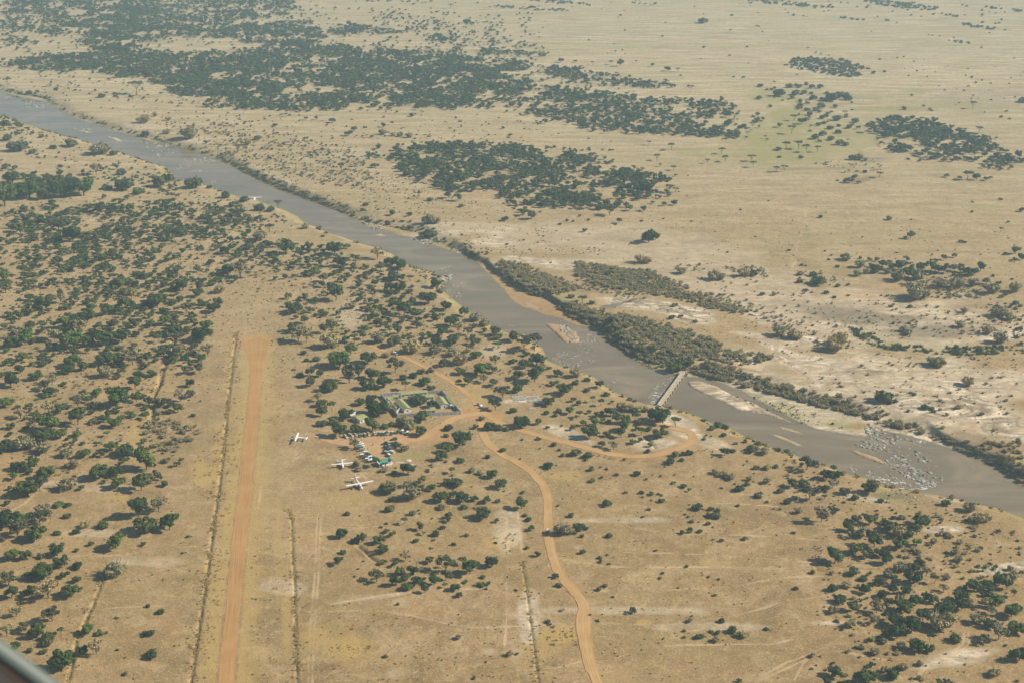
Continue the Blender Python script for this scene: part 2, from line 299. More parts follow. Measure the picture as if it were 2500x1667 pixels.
# thin tracks and paths worn into the grass: pixels -> metres
PATHS = """1.6|1224,268 1304,295 1468,337 1578,363 1647,381 1736,399 1800,417 1860,430 1950,450 2050,480 2180,520 2300,545 2420,565 2560,597
1.2|1966,518 1965,550 1945,600 1945,635 1925,668 1950,720 1990,770
1.6|2560,912 2500,914 2300,915 2180,920 2000,920 1860,910 1780,905 1700,880
1.0|2290,920 2300,890 2340,860 2400,800 2440,760
.9|2480,915 2460,950 2440,975
1.0|1140,1660 1200,1648 1274,1636 1361,1630 1420,1614
1.0|1500,1608 1522,1599 1557,1584 1647,1574 1766,1572 1889,1571 1943,1558 1965,1552
.9|1429,1520 1450,1517 1543,1525 1617,1526 1706,1513 1781,1504 1854,1486 1919,1466 2008,1454 2068,1449
.9|1440,1445 1468,1443 1528,1438 1617,1441 1706,1435 1796,1429 1883,1413 1925,1407 2008,1405
.7|1350,1360 1394,1367 1468,1382 1557,1386 1706,1383 1900,1386 1979,1378
.8|1468,1346 1572,1349 1706,1353 1796,1358 1900,1364 1994,1373 2040,1382
.6|1520,1260 1587,1250 1650,1236 1766,1228 1900,1236
.6|1440,1270 1557,1289 1647,1303 1796,1306 1900,1310 2000,1318
1.2|779,1480 898,1459 957,1450 1000,1440 1166,1438
1.1|922,1489 1017,1505 1106,1525 1166,1532 1300,1526 1420,1518
.8|719,1304 809,1298 868,1288 916,1283 990,1290 1100,1310
1.1|1060,1665 1166,1647 1230,1640
.9|640,1480 720,1490 779,1492 870,1490
.7|600,1340 720,1360 800,1362
.9|776,1250 772,1300 771,1370 765,1450 755,1560 752,1667 750,1740
.9|784,1260 780,1330 778,1400 772,1480 764,1600 762,1700
.6|1235,1250 1240,1330 1236,1420 1238,1500 1230,1600
.8|1262,1240 1270,1300 1275,1350
1.0|1860,1650 1919,1617 1979,1596 2050,1588 2110,1600 2170,1612
1.0|1940,1660 1960,1620 1990,1590 2030,1570 2060,1550
1.3|2363,1540 2365,1572 2330,1600 2276,1617 2250,1640 2230,1670
1.1|2355,1540 2352,1570 2320,1596 2262,1612
.9|1840,1667 1900,1640 1960,1612 2010,1592
1.1|2270,1408 2330,1404 2400,1406 2460,1400 2540,1390
.8|2350,1420 2380,1430
1.0|120,1360 220,1355 300,1352 400,1340 480,1332
.7|300,1220 380,1215 480,1225
.8|250,1485 300,1480 400,1478 480,1470
.7|660,1130 640,1180 630,1240
.6|1400,640 1500,600 1600,585 1700,610 1750,640
.6|1620,540 1700,575 1770,600 1800,590 1850,570
.6|2060,510 2100,560 2110,590 2080,620
.9|640,1000 700,985 760,980
.7|820,1120 850,1145 880,1165
.7|812,1108 845,1132 900,1170
1.0|150,1160 100,1190 60,1230 0,1260
1.2|0,1190 60,1180 120,1200
.7|1130,660 1080,640 1040,625""".split('\n')
path = np.zeros(GX.shape)
infr = (PXf > -420) & (PXf < 2980) & (PYf > -60) & (PYf < 1800)
idx = np.nonzero(infr)[0]; ix = GX[idx]; iy = GY[idx]
def band(L, w, soft):
    P = wl(L); lo = P.min(0)-w-soft-3; hi = P.max(0)+w+soft+3
    s = (ix > lo[0]) & (ix < hi[0]) & (iy > lo[1]) & (iy < hi[1]); j = idx[s]
    d = dist_line(GX[j], GY[j], P); return j, d
for t in PATHS:
    w, s = t.split('|'); w = float(w); L = PL(s); j, d = band(L, w, 3)
    dd = d + (fbm(GX[j], GY[j], 1/12., 2, 8)-.5)*2.2
    path[j] = np.maximum(path[j], sstep(w*.75+.5, w*.2, dd)*(.1+.9*vnoise(GX[j], GY[j], 1/25., 3)))
# dusty shoulders of the dirt roads
ROADS = [("dirt_road", "faint orange dirt track winding between trees above the head of the airstrip", 1.2, .6, "-60,808 0,800 60,790 119,772 208,751 298,737 387,728 480,724 566,726 625,731 660,744 700,762 730,775 755,784 790,802 838,830 883,838"),
 ("dirt_road", "orange dirt road running from the woodland past the walled compound to the junction", 2.2, .8, "883,838 937,856 984,871 1032,892 1077,916 1121,943 1151,970 1168,993 1182,1008"),
 ("dirt_road", "orange dirt road from the junction down into the vehicle park", 3.6, .8, "1182,1008 1150,1012 1106,1022 1077,1041 1047,1062 1010,1074 972,1078 940,1078"),
 ("dirt_road", "orange dirt road curving in a hairpin from the junction to the bridge", 3.2, .8, "1182,1008 1200,1020 1226,1035 1260,1047 1319,1065 1379,1080 1438,1095 1483,1107 1543,1114 1602,1111 1647,1098 1683,1083 1694,1068 1683,1054 1647,1045 1615,1038 1600,1022 1602,1005 1609,994"),
 ("dirt_road", "orange dirt road with wheel ruts running down to the bottom edge past the parked jeep", 2.9, .9, "1175,1030 1178,1059 1193,1086 1226,1110 1262,1128 1300,1154 1328,1184 1337,1217 1338,1250 1337,1290 1340,1320 1348,1355 1361,1394 1385,1426 1409,1453 1428,1480 1430,1510 1430,1557 1440,1617 1458,1667 1482,1725 1500,1800"),
 ("dirt_road", "second rut lane splitting off the lower dirt road", 1.5, .6, "1409,1453 1420,1490 1412,1505 1414,1540 1424,1590 1436,1640"),
 ("dirt_track", "pale dirt approach climbing the far bank from the bridge into the thicket", 1.3, .5, "1664,913 1672,900 1690,890 1730,880 1790,893 1860,908")]
dust = np.zeros(GX.shape)
for nm, lb, w, r, s in ROADS:
    j, d = band(PL(s), w, 8)
    dust[j] = np.maximum(dust[j], (.35 if w < 1.6 else .8)*sstep(w+2.6, w*.5, d+(fbm(GX[j], GY[j], 1/6., 3, 8)-.5)*3.5))
RW = PL("610,642,829 600,654,835 598,657,845 601,654,858 606,649,872 611,646,889 610,641,915 609,636,949 604,633,1000 599,630,1047 592,625,1100 585,620,1157 582,616,1200 573,608,1260 566,602,1319 561,596,1380 556,590,1438 550,584,1500 544,579,1557 538,575,1610 532,572,1665 520,566,1750 500,556,1900")
RWC = np.stack([(RW[:, 0]+RW[:, 1])/2, RW[:, 2]], 1)
j, d = band(RWC, 26, 8); n1 = fbm(GX[j], GY[j], 1/7., 3, 2)
dust[j] = np.maximum(dust[j], .4*sstep(6.8, 4.2, d+(n1-.5)*3))
gold[j] = np.maximum(gold[j], .75*sstep(22, 6, d+(n1-.5)*14)*sstep(5.0, 6.5, d))
red = np.maximum(red, dust)
# river margins
j = np.nonzero(infr & (dist_line(GX, GY, NEARW[::4]) < 160))[0]
X, Y = GX[j], GY[j]; dn = dist_line(X, Y, NEARW); dfr = dist_line(X, Y, wl(FAR, WZ)); il = inside(X, Y, LOW); iw = inside(X, Y, WATER); n1 = fbm(X, Y, 1/11., 3, 7)
gm = sstep(9, 2, dn+(n1-.5)*14)*(~iw)*.9
gm = np.maximum(gm, sstep(5, 1.5, np.abs(dfr-3)+(n1-.5)*9)*(~iw)*(dfr < dn)*.8)
beach = il & ~iw
green[j] = np.maximum(green[j], gm*np.where(beach & (PXf[j] < 1420) & (PXf[j] > 1090), .15, 1)*np.where(PXf[j] > 2050, .6, 1))
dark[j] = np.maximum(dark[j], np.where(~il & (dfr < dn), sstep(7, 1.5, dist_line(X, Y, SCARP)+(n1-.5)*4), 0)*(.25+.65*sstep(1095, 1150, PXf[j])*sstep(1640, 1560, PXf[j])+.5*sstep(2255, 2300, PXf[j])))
wet = np.zeros(GX.shape); wet[j] = np.where(iw, 1.0, sstep(1.6, .2, np.minimum(dn, dfr))*.5)
for P, h in BARW:
    ip = inside(X, Y, P); q = np.where(ip, .55, 0); wet[j] = np.where(ip, sstep(2.0, .3, dist_line(X, Y, P, True))*.8, wet[j]); red[j] = np.where(ip, .1 if h != .9 else .45, red[j]); pale[j] = np.where(ip, .9 if h == .75 else .35, pale[j])
pale[j] = np.where(beach, np.maximum(pale[j], .75*sstep(1880, 2030, PXf[j])*sstep(14, 4, dfr)), pale[j]); green[j] = np.where(beach & (PXf[j] > 1700) & (PXf[j] < 2080), np.maximum(green[j], .75*sstep(4, 12, dfr+(n1-.5)*8)), green[j])
red[j] = np.where(beach & (PXf[j] > 1150) & (PXf[j] < 1420), .4, red[j])
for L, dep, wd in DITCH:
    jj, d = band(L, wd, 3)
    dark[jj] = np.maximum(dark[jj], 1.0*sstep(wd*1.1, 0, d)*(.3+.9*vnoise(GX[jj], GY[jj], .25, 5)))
    gold[jj] = np.maximum(gold[jj], .4*sstep(wd*4, wd, d+(vnoise(GX[jj], GY[jj], .2, 5)-.5)*5))
# ant-hill clearings
for cx, cy, r in ((975,1470,3.5),(1252,1594,4),(1120,1553,3),(965,1645,4),(1265,1500,4),(1195,1590,3),(1410,1335,2),(1730,1370,1)):
    x, y, z = at(cx, cy); j = idx[np.hypot(ix-x[0], iy-y[0]) < r*3]; pale[j] = np.maximum(pale[j], .28*sstep(r*2.4, r*.3, np.hypot(GX[j]-x[0], GY[j]-y[0])))
nx, ny = len(gx), len(gy)
me = bpy.data.meshes.new('ground')
me.vertices.add(nx*ny); me.vertices.foreach_set('co', np.stack([GX, GY, GZ], 1).astype(np.float32).ravel())
I = np.arange(nx*ny).reshape(ny, nx)
q = np.stack([I[1:, :-1], I[1:, 1:], I[:-1, 1:], I[:-1, :-1]], -1).reshape(-1, 4)
me.loops.add(q.size); me.loops.foreach_set('vertex_index', q.astype(np.int32).ravel())
me.polygons.add(len(q)); me.polygons.foreach_set('loop_start', (np.arange(len(q))*4).astype(np.int32)); me.polygons.foreach_set('loop_total', np.full(len(q), 4, np.int32))
me.polygons.foreach_set('use_smooth', np.ones(len(q), bool))
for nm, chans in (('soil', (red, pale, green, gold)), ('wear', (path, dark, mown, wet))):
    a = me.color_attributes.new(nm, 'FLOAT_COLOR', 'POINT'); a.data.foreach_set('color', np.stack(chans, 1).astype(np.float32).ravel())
me.update(calc_edges=True)
ground = bpy.data.objects.new('ground', me); C.objects.link(ground)
tag(ground, 'dry tan savanna ground with pale clay pans and worn animal paths', None, None, 'structure')
q = NT('savanna_ground'); tc = q.n('ShaderNodeTexCoord'); ob = tc.outputs['Object']
mp = q.n('ShaderNodeMapping'); mp.inputs['Rotation'].default_value = (0, 0, math.radians(40)); mp.inputs['Scale'].default_value = (.35, 2.2, 1); q.l(ob, mp.inputs[0])
mp2 = q.n('ShaderNodeMapping'); mp2.inputs['Rotation'].default_value = (0, 0, math.radians(35)); mp2.inputs['Scale'].default_value = (.75, 1.25, 1); q.l(ob, mp2.inputs[0])
A = q.n('ShaderNodeAttribute', attribute_name='soil'); B = q.n('ShaderNodeAttribute', attribute_name='wear')
sa = q.n('ShaderNodeSeparateColor'); q.l(A.outputs['Color'], sa.inputs[0]); sb = q.n('ShaderNodeSeparateColor'); q.l(B.outputs['Color'], sb.inputs[0])
n_big = q.noise(.0045, 4, ob); n_mid = q.noise(.035, 5, ob, .6, .6); n_sm = q.noise(.35, 5, ob, .7); n_ti = q.noise(1.6, 3, ob, .7)
streak = q.noise(.030, 5, mp.outputs[0], .65)
sx = q.n('ShaderNodeSeparateXYZ'); q.l(ob, sx.inputs[0])
far = q.n('ShaderNodeMapRange'); q.l(sx.outputs[1], far.inputs[0]); far.inputs[1].default_value = 850; far.inputs[2].default_value = 2500
farr = far.outputs[0]
base = q.ramp(n_mid, [(.34, (.185, .117, .045)), (.5, (.315, .205, .090)), (.64, (.46, .325, .172))])
base = q.mix(q.ramp(n_big, [(.40, 0.0), (.60, .7)]), base, (.39, .255, .115))
base = q.mix(q.ramp(q.noise(.008, 4, ob, .6, .5), [(.48, 0.0), (.64, .55)]), base, (.28, .205, .068))
farc = q.ramp(streak, [(.30, (.29, .225, .12)), (.45, (.47, .38, .22)), (.60, (.68, .58, .38))])
farc = q.mix(q.ramp(q.noise(.006, 4, mp.outputs[0], .6, .6), [(.50, 0), (.66, .45)]), farc, (.31, .32, .16))
base = q.mix(farr, base, farc)
n_str2 = q.ramp(q.noise(.09, 4, mp.outputs[0], .7), [(.42, 0), (.62, .28)])
base = q.mix(n_str2, base, (.255, .19, .105))
base = q.mix(q.ramp(q.noise(.13, 5, ob, .72, .5), [(.50, 0), (.62, .5)]), base, (.185, .13, .055))
base = q.mix(q.ramp(q.noise(.09, 5, ob, .72, .8), [(.53, 0), (.66, .45)]), base, (.52, .395, .225))
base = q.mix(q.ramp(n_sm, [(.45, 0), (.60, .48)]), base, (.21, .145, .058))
base = q.mix(q.ramp(n_ti, [(.52, 0), (.68, .5)]), base, (.17, .115, .045))  # fine dark speckle: tiny grass tufts and their shadows put into the colour
base = q.mix(q.ramp(q.noise(.9, 4, ob, .7), [(.53, 0), (.64, .55)]), base, (.60, .46, .27))
edge = lambda ch, amt, f=n_sm: q.math('MULTIPLY', q.ramp(q.math('ADD', ch, q.math('MULTIPLY_ADD', f, .7, -.35)), [(.12, 0), (.72, 1)]), amt)
gcol = q.ramp(n_sm, [(.3, (.19, .185, .055)), (.7, (.36, .325, .12))])
base = q.mix(edge(sa.outputs[2], .75), base, gcol)
goldc = q.ramp(n_ti, [(.35, (.25, .165, .05)), (.5, (.42, .29, .10)), (.7, (.56, .42, .18))])
base = q.mix(edge(A.outputs['Alpha'], .8), base, goldc)
rid = q.math('ABSOLUTE', q.math('SUBTRACT', q.noise(.03, 5, mp2.outputs[0], .62, 1.6), .5))
vein = q.ramp(rid, [(0.0, 1), (.05, .5), (.12, 0)])
pm = q.math('MULTIPLY', q.ramp(sa.outputs[1], [(.05, 0), (.75, 1)]), q.ramp(q.noise(.04, 5, mp2.outputs[0], .68, 1.4), [(.34, .30), (.54, 1)]))
base = q.mix(q.math('MULTIPLY', pm, .85), base, q.ramp(n_sm, [(.3, (.52, .40, .26)), (.60, (.92, .80, .62))]))
base = q.mix(q.math('MULTIPLY', q.math('MULTIPLY', vein, sa.outputs[1]), 1.0), base, (.20, .155, .10))
base = q.mix(q.math('MULTIPLY', q.ramp(q.math('ABSOLUTE', q.math('SUBTRACT', q.noise(.012, 5, ob, .6, .8), .5)), [(0, .16), (.015, 0)]), 1.0), base, (.50, .38, .23))
wv = q.n('ShaderNodeTexWave', bands_direction='Y'); wv.inputs['Scale'].default_value = .10; wv.inputs['Distortion'].default_value = 3; wv.inputs['Detail'].default_value = 3; q.l(ob, wv.inputs[0])
base = q.mix(q.math('MULTIPLY', sb.outputs[2], q.ramp(wv.outputs[1], [(.2, 0), (.9, .45)])), base, (.42, .31, .15))
base = q.mix(edge(sa.outputs[0], .9), base, q.ramp(n_mid, [(.3, (.38, .205, .078)), (.7, (.47, .285, .125))]))
base = q.mix(edge(sb.outputs[0], .55, n_ti), base, (.58, .44, .27))
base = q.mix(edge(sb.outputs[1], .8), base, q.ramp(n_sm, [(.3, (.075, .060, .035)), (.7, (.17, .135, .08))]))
base = q.mix(q.math('MULTIPLY', B.outputs['Alpha'], .75), base, (.13, .10, .065))
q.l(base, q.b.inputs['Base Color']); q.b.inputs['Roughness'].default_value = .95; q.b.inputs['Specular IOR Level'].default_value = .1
q.bump(q.math('ADD', n_sm, q.math('MULTIPLY', n_ti, .5)), .8, .55)
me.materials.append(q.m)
# ---------------------------------------------------------------- river water
q = NT('river_water'); tc = q.n('ShaderNodeTexCoord'); ob = tc.outputs['Object']
mpw = q.n('ShaderNodeMapping'); mpw.inputs['Rotation'].default_value = (0, 0, math.radians(48)); mpw.inputs['Scale'].default_value = (.45, 1.3, 1); q.l(ob, mpw.inputs[0])
c = q.ramp(q.noise(.018, 5, mpw.outputs[0], .6, 1.5), [(.3, (.16, .125, .072)), (.5, (.20, .16, .10)), (.72, (.29, .225, .135))])
q.l(c, q.b.inputs['Base Color']); q.b.inputs['Roughness'].default_value = .12; q.b.inputs['IOR'].default_value = 1.33
q.bump(q.math('ADD', q.noise(.7, 3, ob, .6), q.noise(.12, 2, ob)), .35, .25)
M['water'] = q.m
def polysheet(name, P, z, m, label, kind='structure'):
    bm = bmesh.new(); vs = [bm.verts.new((p[0], p[1], z)) for p in P]; bm.faces.new(vs)
    bmesh.ops.triangulate(bm, faces=bm.faces[:]); me = bpy.data.meshes.new(name); bm.to_mesh(me); bm.free()
    o = put(name, me); me.materials.append(m)
    if me.polygons and me.polygons[0].normal.z < 0: me.flip_normals()
    return tag(o, label, None, None, kind)
# sheet a little wider than the channel so the banks cut its edge
n_off = wl(NEAR+np.array([-6, 12]), WZ); f_off = wl(FAR+np.array([4, -7]), WZ)
polysheet('river_water', np.concatenate([n_off, f_off[::-1]]), WZ, M['water'], 'broad muddy brown river crossing the picture from upper left to lower right')
polysheet('creek_water', wl(PL("1450,756 1470,742 1500,738 1520,733 1548,722 1575,724 1550,739 1522,748 1502,757 1480,762"), -1.35), -1.35, M['water'], 'small blue grey creek pool hidden among the thickets of the far bank')
# ---------------------------------------------------------------- airstrip and dirt roads: draped sheets with ragged edges
def dirtmat(name, a, b, along):
    q = NT(name); tc = q.n('ShaderNodeTexCoord'); ob = tc.outputs['Object']; uv = tc.outputs['UV']
    mpp = q.n('ShaderNodeMapping'); mpp.inputs['Scale'].default_value = (14, .02, 1); q.l(uv, mpp.inputs[0])
    rut = q.noise(1, 4, mpp.outputs[0], .6); c = q.ramp(q.noise(.05, 5, ob, .6), [(.3, a), (.7, b)])
    c = q.mix(q.ramp(rut, [(.42, 0), (.62, along)]), c, tuple(min(1, v*1.35) for v in b))
    c = q.mix(q.ramp(rut, [(.30, .35), (.42, 0)]), c, tuple(v*.7 for v in a))
    c = q.mix(q.ramp(q.noise(.8, 4, ob, .7), [(.5, 0), (.8, .3)]), c, tuple(v*.75 for v in a))
    q.l(c, q.b.inputs['Base Color']); q.b.inputs['Roughness'].default_value = .95; q.b.inputs['Specular IOR Level'].default_value = .1
    q.bump(rut, .5, .12); return q.m
M['strip'] = dirtmat('airstrip_dirt', (.330, .180, .068), (.415, .245, .098), .4)
M['faint'] = dirtmat('faint_track_dirt', (.33, .225, .105), (.42, .30, .15), .5)
M['road'] = dirtmat('road_dirt', (.37, .215, .085), (.46, .30, .14), .5)
def drape(name, CL, WL, WR, m, label, rag=.6, up=.09, cols=9, step=2.5, seed=0):
    # CL centre points (n,2); WL,WR half widths
    seg = np.hypot(*np.diff(CL, axis=0).T); s = np.concatenate([[0], np.cumsum(seg)])
    k = max(8, int(s[-1]/step)); t = np.linspace(0, s[-1], k)
    cx = np.interp(t, s, CL[:, 0]); cy = np.interp(t, s, CL[:, 1])
    for _ in range(3 if step < 4 else 1):
        cx[1:-1] = (cx[:-2]+2*cx[1:-1]+cx[2:])/4; cy[1:-1] = (cy[:-2]+2*cy[1:-1]+cy[2:])/4
    tx = np.gradient(cx); ty = np.gradient(cy); L = np.hypot(tx, ty); nxx = -ty/L; nyy = tx/L
    a = np.interp(t, s, WL)+(fbm(t+seed, t*0, 1/5., 3, seed)-.5)*2*rag; b = np.interp(t, s, WR)+(fbm(t+seed, t*0+9, 1/5., 3, seed)-.5)*2*rag
    u = np.linspace(0, 1, cols)[None, :]; off = a[:, None]*(1-u)-b[:, None]*u
    X = cx[:, None]+nxx[:, None]*off; Y = cy[:, None]+nyy[:, None]*off; Z = height(X, Y)+up
    vs = np.stack([X, Y, Z], -1).reshape(-1, 3); n = cols
    fs = [(i*n+j, (i+1)*n+j, (i+1)*n+j+1, i*n+j+1) for i in range(k-1) for j in range(n-1)]
    me = bpy.data.meshes.new(name); me.from_pydata(vs.tolist(), [], fs); me.materials.append(m)
    uv = me.uv_layers.new(name='uv'); U = (off*1.0/8).ravel(); V = np.repeat(t, n)
    li = np.empty(len(me.loops), np.int32); me.loops.foreach_get('vertex_index', li)
    uv.data.foreach_set('uv', np.stack([U[li], V[li]], 1).astype(np.float32).ravel())
    me.polygons.foreach_set('use_smooth', [True]*len(me.polygons)); me.update()
    if me.polygons[len(me.polygons)//2].normal.z < 0: me.flip_normals()
    return tag(put(name, me), label, None, None, 'structure')
lx, ly = gp(RW[:, 0], RW[:, 2]); rx, ry = gp(RW[:, 1], RW[:, 2])
cl = np.stack([(lx+rx)/2, (ly+ry)/2], 1); hw = np.hypot(rx-lx, ry-ly)/2
drape('airstrip', cl, hw, hw, M['strip'], 'straight orange dirt airstrip with a flared turning head, running to the bottom edge', .85, .10, 13, 2.0, 3)
for i, (nm, lb, w, r, s) in enumerate(ROADS):
    P = wl(PL(s))
    if '1609,994' in s: P[-1] = gp(1610, 993, -2.5); P[-2] = gp(1602, 1006, -1.0)
    drape(nm, P, np.full(len(P), w), np.full(len(P), w), M['faint'] if i in (0, 6) else M['road'], lb, r*.8, .11+.02*i, 7, 2.2, i*7)
# vehicle park
PK = wl(PL("815,1066 838,1060 870,1064 930,1068 985,1062 1003,1074 995,1086 960,1092 955,1110 945,1135 925,1140 905,1128 880,1108 868,1098 850,1090 822,1086 790,1078 770,1066 790,1062"))
def ragpoly(P, n, amp, seed=0):
    d = np.hypot(*(np.roll(P, -1, 0)-P).T); s = np.concatenate([[0], np.cumsum(d)]); t = np.linspace(0, s[-1], n, endpoint=False)
    Q = np.concatenate([P, P[:1]]); x = np.interp(t, s, Q[:, 0]); y = np.interp(t, s, Q[:, 1])
    for _ in range(2): x = (np.roll(x, 1)+x*2+np.roll(x, -1))/4; y = (np.roll(y, 1)+2*y+np.roll(y, -1))/4
    c = P.mean(0); k = 1+(vnoise(t+seed, t*0, .3, seed)-.5)*amp; return np.stack([c[0]+(x-c[0])*k, c[1]+(y-c[1])*k], 1)
q = NT('park_dirt'); tc = q.n('ShaderNodeTexCoord'); c = q.ramp(q.noise(.12, 5, tc.outputs['Object'], .65), [(.3, (.38, .225, .10)), (.7, (.47, .31, .16))]); q.l(c, q.b.inputs['Base Color']); q.b.inputs['Roughness'].default_value = .95
Q = ragpoly(PK, 240, .08); me = bpy.data.meshes.new('vehicle_park'); bm = bmesh.new()
f = bm.faces.new([bm.verts.new((p[0], p[1], 0)) for p in Q]); bmesh.ops.triangulate(bm, faces=[f]); bmesh.ops.subdivide_edges(bm, edges=bm.edges[:], cuts=2, use_grid_fill=True)
zz = height(np.array([v.co.x for v in bm.verts]), np.array([v.co.y for v in bm.verts]))
for v, z in zip(bm.verts, zz): v.co.z = z+.16
bm.normal_update()
if sum(f.normal.z for f in bm.faces) < 0: bmesh.ops.reverse_faces(bm, faces=bm.faces[:])
bm.to_mesh(me); bm.free(); me.materials.append(q.m); tag(put('vehicle_park', me), 'bare orange earth yard where the safari vehicles park', None, None, 'structure')
# ---------------------------------------------------------------- vegetation prototypes (unit crown width = 1)
_ico = {}
def ico(sub):
    if sub not in _ico:
        bm = bmesh.new(); bmesh.ops.create_icosphere(bm, subdivisions=sub, radius=1)
        _ico[sub] = (np.array([v.co[:] for v in bm.verts]), [tuple(v.index for v in f.verts) for f in bm.faces]); bm.free()
    return _ico[sub]
def leafy(rs, lobes, per, size, core=.82, sub=1, flat=1.0, up=.25):
    V = []; Fc = []; b = 0
    iv, if_ = ico(sub)
    for cx, cy, cz, r, rz in lobes:
        if core:
            k = core*(1+(rs.rand(len(iv), 1)-.5)*.35); V.append(iv*k*np.array([r, r, rz])+[cx, cy, cz]); Fc += [tuple(b+i for i in f) for f in if_]; b += len(iv)
        d = rs.randn(per, 3); d[:, 2] = d[:, 2]+up; d /= np.linalg.norm(d, axis=1)[:, None]
        rad = 1-rs.rand(per, 1)**2*.45+.08*rs.randn(per, 1); P = d*rad*np.array([r, r, rz])+[cx, cy, cz]
        nrm = d+rs.randn(per, 3)*.55; nrm /= np.linalg.norm(nrm, axis=1)[:, None]
        a = np.cross(nrm, rs.randn(per, 3)); a /= np.linalg.norm(a, axis=1)[:, None]; c = np.cross(nrm, a)
        s = size*(.6+.8*rs.rand(per, 1)); s2 = s*(.5+.5*rs.rand(per, 1))
        q = np.stack([P-a*s, P-c*s2*.9+a*s*.15, P+a*s*.9, P+c*s2], 1).reshape(-1, 3)
        V.append(q); Fc += [(b+4*i, b+4*i+1, b+4*i+2, b+4*i+3) for i in range(per)]; b += 4*per
    return np.concatenate(V), Fc
def npmesh(name, V, Fc, m):
    if name in ('crown', 'shrub', 'lo_tree', 'lo_shrub', 'lo_grey'):
        s_ = .96/np.mean([np.percentile(V[:, 0], 98.5)-np.percentile(V[:, 0], 1.5), np.percentile(V[:, 1], 98.5)-np.percentile(V[:, 1], 1.5)]); V = V*np.array([s_, s_, 1+(s_-1)*.6])
    me = bpy.data.meshes.new(name); me.from_pydata(V.tolist(), [], Fc); me.materials.append(m); me.update(); return me
def lobes_round(rs, n, rx=.30, rz=.24, cz=.56, r0=.15, r1=.25, flat=.85):
    L = []
    for i in range(n):
        th = 2*math.pi*(i/n+rs.rand()*.25); q = math.sqrt(rs.rand())*1.0 if i else .1
        zz = (rs.rand()-.5)*2*rz*(1-.5*q); r = r0+(r1-r0)*rs.rand()
        L.append((math.cos(th)*q*rx, math.sin(th)*q*rx, cz+zz, r, r*flat))
    return L
def trunk_mb(rs, L, top, r=.035, nl=5, fork=.35):
    mb = MB(); f = fork*top; lean = (rs.rand(2)-.5)*.08
    mb.tube([(0, 0, -.04), (lean[0]*.4, lean[1]*.4, f*.5), (lean[0], lean[1], f)], [r*1.35, r, r*.85], 6)
    for i in rs.permutation(len(L))[:nl]:
        c = L[i]; m = ((lean[0]+c[0])/2*1.1, (lean[1]+c[1])/2*1.1, (f+c[2])/2-.02)
        mb.tube([(lean[0], lean[1], f-.02), m, (c[0], c[1], c[2])], [r*.6, r*.4, r*.15], 5, cap=False)
    return mb
PROTO = {'r': [], 'f': [], 's': [], 'g': [], 'lo_r': [], 'lo_s': [], 'lo_g': []}
for i in range(10):
    rs = np.random.RandomState(100+i); hi = [(13, .33, .20, .44), (16, .37, .14, .40), (11, .24, .27, .48), (14, .34, .22, .42), (18, .40, .16, .38)][i % 5]
    L = lobes_round(rs, hi[0], hi[1], hi[2], hi[3], .09, .20)
    V, Fc = leafy(rs, L, 110, .042, .74, 1)
    PROTO['r'].append((npmesh('crown', V, Fc, M['leaf'] if i % 3 else M['leaf_dark']), trunk_mb(rs, L, hi[3]).mesh('trunk', M['bark'])))
for i in range(4):
    rs = np.random.RandomState(150+i); L = lobes_round(rs, 11, .34, .18, .50, .07, .15)
    V, Fc = leafy(rs, L, 70, .038, .5, 1); PROTO['r'].append((npmesh('crown', V, Fc, M['leaf_flat'] if i % 2 else M['leaf_grey']), trunk_mb(rs, L, .5, .026, 8, .4).mesh('trunk', M['bark'])))
for i in range(5):
    rs = np.random.RandomState(200+i); L = []
    for k in range(9 if i < 3 else 12):
        th = k*2.4+rs.rand(); q = math.sqrt((k+.5)/(9 if i < 3 else 12))*.40; L.append((math.cos(th)*q, math.sin(th)*q, .78-q*.12+rs.rand()*.05, .13+.06*rs.rand(), .055))
    V, Fc = leafy(rs, L, 95, .036, .75, 1, up=.4)
    PROTO['f'].append((npmesh('crown', V, Fc, M['leaf_flat']), trunk_mb(rs, L, .8, .028, 7, .5).mesh('trunk', M['bark'])))
for i in range(7):
    rs = np.random.RandomState(300+i); L = lobes_round(rs, 6+i % 3, .30, .10, .24, .14, .24, .9)
    L = [(a, b, max(c, d*.7), r, d) for a, b, c, r, d in L]
    V, Fc = leafy(rs, L, 80, .055, .78, 1); PROTO['s'].append(npmesh('shrub', V, Fc, M['leaf_shrub'] if i < 5 else M['leaf_dark']))
def twiggy(rs, n, leaves):
    V = []; Fc = []; b = 0
    for i in range(n):
        th = rs.rand()*6.283; q = rs.rand()**.7*.5; h = .30+.35*rs.rand()-.25*q; p0 = np.array([math.cos(th)*q*.35, math.sin(th)*q*.35, 0]); p1 = np.array([math.cos(th)*q, math.sin(th)*q, h])
        w = np.array([-math.sin(th), math.cos(th), 0])*.016
        V += [p0-w*1.4, p0+w*1.4, p1+w*.5, p1-w*.5]; Fc.append((b, b+1, b+2, b+3)); b += 4
    L = lobes_round(rs, 7, .30, .10, .30, .12, .22, .85); V2, F2 = leafy(rs, L, leaves, .05, .72, 1)
    return np.concatenate([np.array(V), V2]), Fc+[tuple(b+i for i in f) for f in F2]
for i in range(5):
    rs = np.random.RandomState(400+i); V, Fc = twiggy(rs, 60, 60); PROTO['g'].append(npmesh('shrub', V, Fc, M['leaf_grey']))
